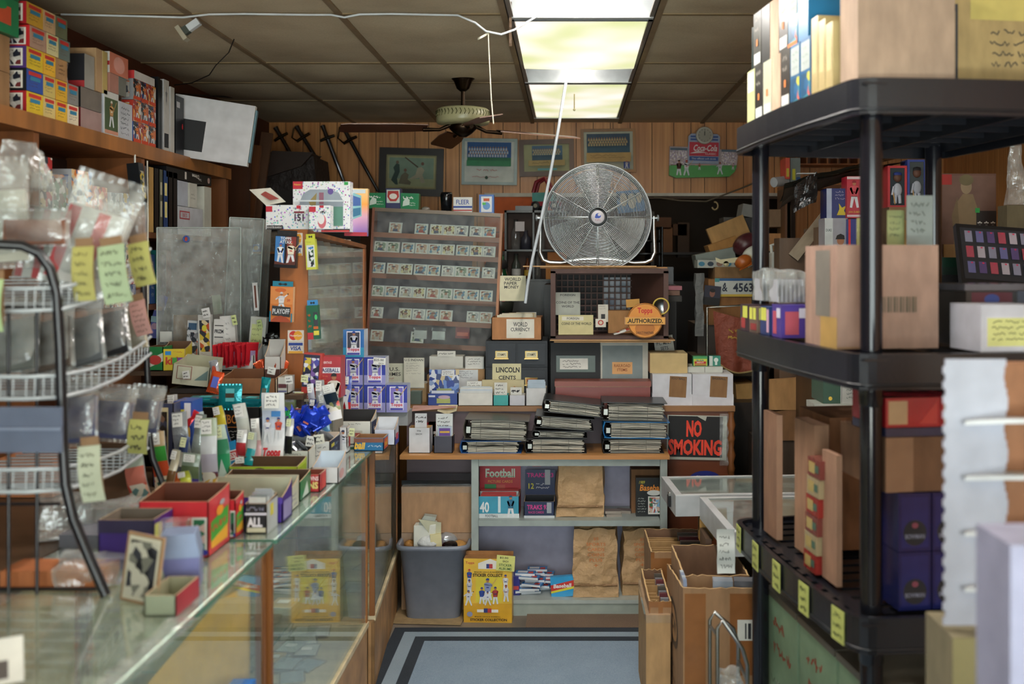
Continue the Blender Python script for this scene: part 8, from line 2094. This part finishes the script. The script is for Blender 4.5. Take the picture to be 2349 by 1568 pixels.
# licence plate
t = thing('license_plate','worn licence plate reading 4563F hanging on the brown carton','plate',(X(1692,6.08),6.085,Z(680,6.08)))
w,h = 104 * 6.08 / F,42 * 6.08 / F
b = MB(); b.box(-w / 2,w / 2,-.002,0,0,h,'#b9bcb4:h'); b.art(front(w,h,-.002),[('r',.0,.0,1,.13,'#c8a83a'),('r',.1,.86,.9,1,'#2a5a8a'),('r',.0,.8,.1,1,'#3f8a8a'),('t','4563F',.68,.5,.56,.5,'#22283a',.03,0,1),('t','&',.22,.48,.12,.4,'#22283a',.02),('e',.22,.7,.02,.06,'#22283a')]); b.build('plate',t,None,None,.002)
slip('photo_card','dark portrait photo of a person in black left of the licence plate','photo',1612,1650,655,700,6.05,'#2c2c3c',[('r',.0,.0,1,.4,'#0e0e10'),('e',.5,.62,.16,.2,'#8a5a48'),('e',.5,.76,.17,.1,'#16100c')],ry=6)
# pennant
t = thing('pennant','faded red and gold fabric pennant draped below the licence plate','pennant',(X(1640,5.85),5.85,Z(705,5.85)))
def q(u,v):
 x = (-.0 + .235 * u) + .02 * (v - .5) * (1 - u); z = -.02 - .11 * u * .6 - (.30 - .02 * u) * v - .04 * math.sin(PI * u) * v
 return (x,.012 * math.sin(u * 11) * v,z)
b = MB(); b.sheet(q,24,12,'#8a4430:k'); b.sheet(lambda u,v: tuple(Vector(q(1 - u,v)) + Vector((0,.003,0))),24,12,'#7a3a2a'); b.art(((.06,-.016,-.2),(.13,0,-.02),(0,0,.1)),[('s',.1,.1,.9,.9,2,'#c09a3a')]); b.build('cloth',t)
b = MB(); b.tube([q(i / 24,1.0) for i in range(25)],.006,'#a08a5a',5); b.build('fringe',t)
b = MB(); b.tube([P(1622,865,5.86),P(1622,705,5.86),P(1700,700,5.86),P(1700,740,5.86)],.007,'#8a8a84:m',6); b.build('rod',t); bpy.context.view_layer.update()
for o in t.children:
 if o.name.startswith('rod'): o.location = -t.location
t = thing('skateboard_sign','small cream skateboard-shaped cutout on the heap','toy',P(1655,612,6.0),(0,R(-5),0))
b = MB(); b.prism([(0,.02),(.16,.02),(.19,.045),(.18,.06),(.12,.05),(0,.045),(-.03,.06),(-.03,.035)],'#c4bc94:h',0,.01); b.lathe([(0,0),(.017,0),(.017,.012),(0,.012)],'#c4bc94:h',(.03,0,.016),12,'y'); b.lathe([(0,0),(.017,0),(.017,.012),(0,.012)],'#c4bc94:h',(.13,0,.016),12,'y'); b.build('board',t)
for (px,py,d,r,m,nm,nn,ct) in [(1712,560,6.3,.085,'#4a1f24:h','round dark red cap lying on the heap','cap','cap'),(1728,585,6.1,.07,'#c4c8bc:h','white helmet-like object beside the dark red cap','helmet','helmet'),(1705,600,6.0,.05,'#a85a22:h','orange-brown shoe-shaped piece on the heap','shoe','shoe')]:
 b = MB(); b.ball((0,0,0),r,m,1.1,.8,.8); b.prismz([(-r,-r * .7),(r * .6,-r * .9),(r * .9,-r * .4),(-r * .4,-r * .2)],m,-r * .4,-r * .3); tag(b.build(nn,None,P(px,py,d),(R(30),R(-30),0)),nm,ct)
t = thing('hanging_bag','long grey translucent bag hanging left of the brown carton','bag',P(1605,770,6.0))
bagmesh(.05,.38,.05,'#6a6c6a:k',81,.014).build('bag',t)
# between the posts
t = thing('plastic_jug','white plastic jug with handle between the black posts','jug',(X(1795,5.55),5.55,Z(640,5.6)))
b = MB(); b.prism([(-.06,0),(.06,0),(.06,.1),(.03,.15),(.015,.16),(-.06,.15)],'#b4b8b0:h',0,.08); b.build('body',t,None,None,.008)
b = MB(); b.tube([(-.05,.04,.12),(-.055,.04,.19),(-.02,.04,.2),(.005,.04,.16)],.01,'#b4b8b0:h',8); b.build('handle',t)
b = MB(); b.lathe([(.014,.155),(.014,.18),(0,.18)],'#c89a5a',(.03,.04,0),12); b.build('cap',t)
b = MB(); b.tube([P(1775,418,5.9),P(1822,412,6.0)],.03,'#a9b0b4',14); tag(b.build('paper_roll'),'white paper roll between the black posts','roll')
t = thing('poster_roll','dark crumpled plastic-wrapped poster stack drooping behind the shelving','poster',P(1810,420,4.9))
b = MB(); b.sheet(lambda u,v: (.6 * u - .02,.1 * v,.14 * u ** .8 - .14 * (1 - u) * v * .6),14,8,'#35332c:g',False); b.sheet(lambda u,v: (.6 * (1 - u) - .02,.1 * v,.14 * (1 - u) ** .8 - .14 * u * v * .6 - .03),14,8,'#3a2f24',False); b.build('posters',t,None,None,0,.016)
b = MB(); b.sheet(lambda u,v: (.02 + .12 * u,-.01,-.14 + .14 * v + .05 * u),8,8,'#1c1c1e:f',False); b.build('black_wrap',t,None,None,0,.02)
b = MB(); b.box(.04,.13,-.01,.02,.045,.05,'#a8acac'); b.build('white_label',t)
for k,(px,py,w,h,d,roll,c,nm) in enumerate([(1820,590,.06,.45,5.33,38,'#a89a84:c','long cream cardboard strip leaning diagonally'),(1855,590,.05,.4,5.32,34,'#6a5240:c','brown board leaning beside the cream strip')]):
 b = MB(); b.box(-w / 2,w / 2,0,.012,0,h,c); tag(b.build('cardboard_strip',None,P(px,py,d),(0,R(roll),0)),nm,'cardboard')
# pigeonhole shelf on the back wall right of the doorway
t = thing('pigeonhole_shelf','orange-brown pigeonhole shelf high on the back wall, right side','shelf',(X(1835,7.08),7.08,Z(372,7.0)))
w = .42
b = MB(); b.box(-.1,w,0,.2,-.01,0,'#a8622c:w'); b.box(-.1,w,0,.2,.13,.14,'#a8622c:w'); b.box(-.1,w,.19,.2,0,.13,'#8a4c20:w'); b.build('case',t)
for k in range(8): b = MB(); b.box(-.1 + .073 * k,-.092 + .073 * k,0,.19,0,.13,'#b87238:w'); b.build('divider',t)
pbox('book','red and yellow book standing below the pigeonhole shelf','book',1802,1812,362,5.9,yb=410,dep=.15,c='#c8503a',f=[('r',.2,.1,.8,.5,'#c8b83a')])
pbox('book','grey, yellow and blue book beside the red and yellow one','book',1813,1836,362,5.92,yb=425,dep=.1,c='#6f7a78',f=[('r',.2,.2,.5,.6,'#c8c83a'),('r',.6,.0,1,.3,'#1f4a7a')])
b = MB(); b.box(X(1795,5.95),X(1990,5.95),5.88,6.1,Z(434,5.95),Z(426,5.95),'#7a4a26:wx'); b.box(X(1985,5.95),X(1990,5.95),5.88,6.1,.951,Z(434,5.95),'#5a3a22:w'); b.box(X(1795,5.95),X(1800,5.95),5.88,6.1,.951,Z(434,5.95),'#5a3a22:w'); tag(b.build('wall_shelf'),'narrow brown shelf behind the posters between the posts','shelf')
# bobble figure boxes and others on a stock shelf behind the shelving
b = MB(); b.box(X(1880,4.8),2.6,4.75,5.3,0,1.58,'#4a3626:w'); tag(b.build('stock_cabinet',None,None,None,.004),'brown stock cabinet behind the black shelving carrying boxed figures','cabinet')
b = MB(); b.box(X(2035,4.85),X(2130,4.85),4.82,5.1,1.5805,Z(476,4.87),'#6b553f:c',F='#8a6a4a'); b.art(((X(2035,4.85),4.82,1.59),(.18,0,0),(0,0,.36)),[('s',.2,.8,.7,.95,1,'#a83a34')]); tag(b.build('carton'),'brown carton under the two boxed bobble figures','box')
def figbox(label,a,c,yt,yb,d,col,cap,body,inner='#1c2c34',txt=None):
 w,h = (c - a) * d / F,(yb - yt) * d / F
 t = thing('boxed_figure',label,'toy',(X((a + c) / 2,d),d,Z(yb,d)))
 b = MB(); b.box(-w / 2,w / 2,.0,.1,0,h,col,F=inner); fw = w * .12
 b.box(-w / 2,w / 2,-.004,0,h - fw,h,col); b.box(-w / 2,w / 2,-.004,0,0,fw,col); b.box(-w / 2,-w / 2 + fw,-.004,0,fw,h - fw,col); b.box(w / 2 - fw,w / 2,-.004,0,fw,h - fw,col); b.box(-w / 2,w / 2,-.005,-.004,0,h * .3,'#c8ccd4') if txt == 'w' else None
 b.build('carton',t)
 b = MB(); b.ball((0,-.006,h * .72),w * .22,'#5a3a2c',1,.6,1.15); b.lathe([(w * .22,0),(w * .2,h * .06),(0,h * .08)],cap,(0,-.008,h * .77),14,sy=.6); b.ball((0,-.004,h * .42),w * .24,body,1,.5,1.5); b.tube([(-.1 * w,-.006,h * .3),(-.12 * w,-.006,h * .1)],w * .09,body,6); b.tube([(.1 * w,-.006,h * .3),(.12 * w,-.006,h * .1)],w * .09,body,6); b.tube([(-.2 * w,-.008,h * .5),(-.3 * w,-.01,h * .3)],w * .06,body,6); b.tube([(-.25 * w,-.012,h * .36),(-.15 * w,-.012,h * .08)],w * .03,'#c8a060',6); b.build('figurine',t)
figbox('boxed bobble figure in red and white window box, blue cap',2036,2080,380,476,4.87,'#b8303a:h','#22347a','#b9c0cc')
figbox('boxed bobble figure in blue window box, dark cap',2081,2124,366,476,4.87,'#27408e:h','#16161c','#a8b0bc','#3a4448')
pbox('card_box','red bobble box printed with a player in red, left of the near post','box',1943,1976,404,4.83,yb=500,dep=.1,c='#b02a3c:h',f=[('p',.5,.25,.65,'#c8505a','#8a1f2a',0),('r',.0,.93,1,.99,'#dcc8cc'),('t','JON ZUBER',.5,.14,.8,.06,'#d8a84a',.02),('r',.0,.03,1,.08,'#dcc8cc')])
pbox('card_box','navy box with yellow burst beside the red player box','box',1896,1943,432,4.86,yb=500,dep=.12,c='#1c2c6a:h',f=[('s',.4,.6,.95,.95,3,'#b8b8c8'),('g',[(.5,.1),(.62,.3),(.6,.5),(.75,.35),(.95,.42),(.85,.25),(.98,.1)],'#c8b83a'),('r',.0,.0,.25,1,'#a8b4c8')])
pbox('card_box','white and grey player card box under the navy burst box','box',1892,1945,500,4.84,z=1.5805,dep=.12,c='#9a9aa0:h',f=[('r',.0,.1,.35,1,'#c8d0ce'),('t','DUKE',.17,.85,.25,.1,'#2a4a4a'),('p',.68,.1,.7,'#5a4a44','#2a2420',0)])
pbox('card_box','blue and red open box with a dark figure near the post','box',1946,1990,502,4.8,z=1.5805,dep=.12,c='#27307a:h',f=[('r',.0,.0,.12,1,'#c8303a'),('r',.4,.15,.9,.75,'#1a1416'),('t','FLAIR',.65,.86,.4,.08,'#c8c8d8')])
t = thing('figure_box','brown military figure box with three stars, right of the far post','box',(X(2225,4.9),4.92,1.5805))
w = 128 * 4.9 / F; h = Z(397,4.9) - 1.5805 - .155
b = MB(); b.box(-w / 2,w / 2,0,.1,.155,.155 + h,'#6a4a40:h'); b.art(((-w / 2,0,.155),(w,0,0),(0,0,h)),[('r',.02,.02,.98,.98,'#76584c'),('g',[(.22,.15),(.3,.7),(.4,.78),(.58,.78),(.68,.6),(.66,.4),(.6,.1),(.5,.0),(.36,.0)],'#8a7456'),('g',[(.2,.55),(.3,.75),(.34,.4),(.24,.3)],'#7a664a'),('e',.46,.86,.1,.08,'#9a8468'),('e',.46,.93,.13,.06,'#6f6446'),('r',.0,.88,.2,.99,'#a8302c'),('r',.64,.4,1,.6,'#2a2220'),('t','* * *',.82,.46,.32,.06,'#d8d4cc',.05,0,1),('r',.62,.58,.7,.63,'#2f9a4a'),('s',.3,.18,.7,.24,1,'#c8b8a8')]); b.build('carton',t)
wrapcarton('tan carton below the military figure box',2165,2290,560,1.5805,4.9,.2,'#9a7a50:c',False)
t = thing('showcase_tray','dark tilted showcase lid full of small carded pins, far right','display case',(X(2300,3.9),3.9,Z(655,3.9)),(R(-24),R(4),0))
w,h = .32,.26
b = MB(); b.box(-w / 2,w / 2,0,.03,0,h,'#1b1c20:h'); b.build('case',t,None,None,.004)
b = MB(); b.art(front(w * .92,h * .86,-.001),[('r',0,0,1,1,'#33353c:g')] + [('r',.06 + .15 * i,.12 + .3 * j,.16 + .15 * i,.34 + .3 * j,('#6a6a9a','#a84a5a','#8a8aa0','#5a4a7a','#b0a8b4')[(i * 3 + j) % 5]) for i in range(6) for j in range(3)] + [('e',.11 + .15 * i,.3 + .3 * j,.015,.015,'#c8305a') for i in range(6) for j in range(3)]); b.build('pin_cards',t,(0,0,.02))
b = MB(); b.box(1.48,2.15,3.88,4.3,0,Z(656,3.9),'#33291f:w'); tag(b.build('stock_cabinet',None,None,None,.004),'low dark cabinet under the tilted showcase lid','cabinet')
for k,(yt,yb,c) in enumerate([(590,612,'#1a3a2c'),(612,630,'#22332c')]):
 b = MB(); b.box(X(2150,4.1),X(2225,4.1),4.1,4.25,Z(yb,4.1),Z(yt,4.1),c + ':h'); tag(b.build('album',None,None,None,.002),('upper','lower')[k] + ' dark green album stacked behind the tan carton','album')
b = MB(); b.box(X(2150,4.1),X(2225,4.1),4.1,4.25,Z(656,3.9) + .0005,Z(630.3,4.1),'#15161a'); tag(b.build('album'),'black album under the dark green ones','album')
tag(bagmesh(.09,.3,.05,'bag',91,.012,taper=.02).build('plastic_bag',None,P(2335,470,4.6)),'clear hanging bag at the right edge by the paneling','bag')
b = MB(); b.box(X(2310,4.6),X(2349,4.6) + .1,4.6,4.7,1.5805,Z(470.5,4.6),'#6a6048:c'); tag(b.build('carton'),'dull carton under the clear bag at the right edge','box')
# under the middle shelf, seen beyond
pbox('green_box','dark green money box with brass knob seen under the middle shelf','box',1888,1930,868,4.2,yb=925,dep=.2,c='#1a4a34:h',f=[('e',.4,.2,.1,.08,'#c8a84a:m'),('r',.95,.0,1,1,'#c4c8c4')])
pbox('white_box','white card index box right of the dark green box','box',1931,1966,880,4.2,yb=925,dep=.15,c='#b9bdb8',f=[('s',.3,.2,.9,.8,3,'#4a5a5a')])
pbox('bingo_card','red and cream price board behind the near post','sign',2020,2085,888,4.2,yb=925,dep=.02,c='#a8342c',f=[('r',.1,.1,.35,.8,'#c8c0a8'),('r',.65,.1,.9,.8,'#c8c0a8'),('t','TO',.5,.65,.12,.25,'#d8c8a0'),('t','TO',.5,.2,.12,.25,'#d8c8a0')])
b = MB(); b.box(X(1860,4.25),1.45,4.19,4.33,Z(940,4.2),Z(925.4,4.2),'#b4b8ae:h'); b.box(1.06,1.1,4.2,4.33,.76,Z(940,4.2),'#8a8e88:h'); b.box(1.4,1.44,4.2,4.33,.76,Z(940,4.2),'#8a8e88:h'); tag(b.build('metal_rack',None,None,None,.002),'white-rimmed rack carrying the green money box','rack')
b = MB()
for q in range(3): b.box(X(1735 + 18 * q,5.6),X(1742 + 18 * q,5.6),5.6,5.63,0,Z(1000,5.6),'#a8703a:w')
b.box(X(1725,5.6),X(1790,5.6),5.59,5.64,Z(1012,5.6),Z(995,5.6),'#a8a698:h'); tag(b.build('wooden_clamp'),'wooden clamp frame with white bar seen right of the desk','clamp')
# ================================================================ left foreground wire rack
t = thing('wire_rack','black and white wire spinner rack of sleeves in the left foreground','rack',(0,0,0))
def tube_part(name,pts,r,m='#17181c:h',closed=False):
 b = MB(); b.tube([P(*q) if not isinstance(q,Vector) else q for q in pts],r,m,8,closed); return b.build(name,t)
tube_part('front_upright',[(-60,560,2.2),(0,560,2.22),(50,563,2.24),(90,580,2.25),(115,615,2.26),(130,670,2.27),(138,800,2.27),(143,1000,2.27),(150,1110,2.27),(168,1190,2.265),(205,1280,2.25),(243,1366,2.245)],.0115)
tube_part('rear_upright',[(328,640,3.0),(336,800,3.0),(343,1000,3.0),(350,1050,3.0),(372,1105,3.0),(402,1172,3.0)],.0095)
b = MB()
for px in (-50,20,85): b.tube([P(px,700,2.3),P(px,1362,2.26)],.0042,'#1a1a1e:h',5)
for py in (705,1155,1350): b.tube([P(-60,py,2.29),P(138 if py < 1200 else 225,py,2.28)],.0042,'#1a1a1e:h',5)
b.build('grid_panel',t)
def basket(y0,name,zoff=0):
 b = MB()
 rail = [(-60,y0 + 92,2.25),(60,y0 + 92,2.25),(140,y0 + 88,2.27),(210,y0 + 74,2.42),(275,y0 + 50,2.65),(318,y0 + 22,2.88),(345,y0,3.02)]
 P3 = [P(*q) for q in rail]
 W = '#a9b0b4:h'
 b.tube(P3,.005,W,6); b.tube([p - Vector((0,0,.05)) for p in P3],.005,W,6)
 for i in range(len(P3) - 1):
  for k in range(4):
   p = P3[i].lerp(P3[i + 1],k / 4)
   b.tube([p,p - Vector((0,0,.05)),Vector((-1.62,p.y,p.z - .055))],.0028,W,4)
 b.tube([P3[-1],Vector((-1.62,P3[-1].y,P3[-1].z))],.005,W,6); b.tube([P3[0],Vector((-1.9,P3[0].y,P3[0].z))],.005,W,6)
 b.build('wire_basket',t)
basket(570,'a'); basket(772,'b'); basket(985,'c')
b = MB(); b.box(-.16,.0,-.004,.004,-.05,.05,'#5c6578:h'); b.box(-.16,.0,-.01,.0,.0,.006,'#7a8498:h'); b.build('bracket_plate',t,P(143,985,2.2))
def lbag(label,px,py,d,w,h,c,lean,rz,seed,stripes=None):
 t2 = thing('sleeve_pack',label,'pack',P(px,py,d),(R(lean[0]),R(lean[1]),R(rz)))
 b = MB(); b.box(-w * .42,w * .42,-.008,.008,.0,h * .72,c)
 if stripes:
  for i,s in enumerate(stripes): b.box(-w * .42 + i * w * .84 / len(stripes),-w * .42 + (i + .4) * w * .84 / len(stripes),-.0095,-.008,0,h * .7,s)
 b.build('cards',t2)
 pouch_mesh(w,h,.04,'bag',None,None,seed).build('clear_bag',t2)
ST = ['#a83438','#b83a3a']
for i,a in enumerate([
 ('clear bag of red-striped cards, upright and leaning right on the rack top',170,650,2.42,.17,.26,'#b9b9b4:h',(-6,18),6,1,ST),
 ('clear bag of red-striped cards leaning behind the first, rack top',95,640,2.5,.16,.25,'#b4b6b0:h',(-6,8),-6,2,['#9a5a5a','#a8484a','#9a5a5a']),
 ('clear empty-topped bag at the left edge of the rack top',15,600,2.4,.12,.24,'#a8a89a:h',(-4,-4),10,3,None),
 ('brown card pack in clear wrap above the yellow tags',285,555,2.65,.12,.1,'#5a3424',(-4,0),4,4,None),
 ('brown leather-look pack lying low on the rack top',80,560,2.35,.17,.08,'#7a4a34',(-4,0),0,5,None),
 ('dark framed card pack in the middle basket, far end',255,815,2.75,.12,.17,'#15171c',(-18,-14),0,6,None),
 ('grey card pack in clear wrap, middle basket centre',195,835,2.6,.12,.18,'#5a5f62',(-22,-16),0,7,None),
 ('grey and black card pack, middle basket near the front upright',110,850,2.45,.14,.18,'#4a4038',(-22,-12),0,8,None),
 ('pale card pack at the left edge of the middle basket',30,850,2.4,.13,.18,'#5f6460',(-22,-10),0,9,None),
 ('slim coin pack at the far corner of the middle basket',320,800,2.95,.06,.17,'#a39a84',(-16,-16),0,10,None),
 ('navy card pack in the lower basket beside the rear upright',325,990,2.92,.1,.13,'#3a3f5a',(-12,6),0,11,None),
 ('blue-violet card pack in the lower basket centre',255,1005,2.75,.11,.14,'#34385a',(-12,4),0,12,None),
 ('clear-topped navy card pack in the lower basket behind the upright',180,1015,2.5,.1,.16,'#3a4264',(-12,-4),0,13,None),
 ('crumpled white-silver pack below the lower basket',110,1330,2.7,.2,.1,'#6a6e70',(-60,0),20,14,None)]):
 lbag(*a)
tag(bagmesh(.12,.12,.1,'bag',95,.03,taper=.03).build('plastic_bag',None,P(30,430,2.5)),'crumpled clear bag peak at the upper left of the rack','bag')
def ltag(label,a,c,yt,yb,d,col,ry,n=5):
 t2 = thing('price_tag',label,'tag',P((a + c) / 2,yt,d),(0,R(ry),0)); w,h = (c - a) * d / F,(yb - yt) * d / F
 b = MB(); b.sheet(lambda u,v: ((u - .5) * w,-.012 * math.sin(v * 3),-h * v),3,10,col); b.sheet(lambda u,v: ((.5 - u) * w,.002 - .012 * math.sin(v * 3),-h * v),3,10,col); b.art(((-w / 2,-.013,-h),(w,0,0),(0,0,h)),[('s',.15,.05,.9,.95,n,'#3a3c2c')]); b.build('paper',t2)
 b = MB(); b.box(-w * .4,w * .4,.004,.007,-h * .9,.02,'#8a6a4a'); b.build('backing_card',t2)
ltag('yellow handwritten price tag, left of three under the rack top',166,215,565,690,2.35,'#a8a25c',-3)
ltag('pale green handwritten price tag, middle of three under the rack top',222,285,562,696,2.38,'#9fb08c',-9)
ltag('yellow handwritten price tag, right of three under the rack top',292,340,556,656,2.5,'#aaa860',-12,4)
ltag('yellow square price tag on the lower basket rail',298,342,962,1040,2.75,'#a9aa62',3,3)
ltag('curled white and yellow note hanging from the lower basket',178,230,1022,1150,2.3,'#aeb39c',-6,5)
ltag('pale green price tag at the very left edge of the rack',-20,8,640,760,2.2,'#a9c08c',0,4)
ltag('pink lined card tag hanging at the far end of the upper basket',295,332,690,770,2.9,'#b98c84',-14,6)
slip('sheet_corner','white card corner in clear sleeve at the bottom left corner','card',-30,50,1450,1568,1.75,'#c9c9c0',[('r',.1,.1,.6,.5,'#4a4440')],rx=-50,rz=30)
bpy.context.view_layer.update()
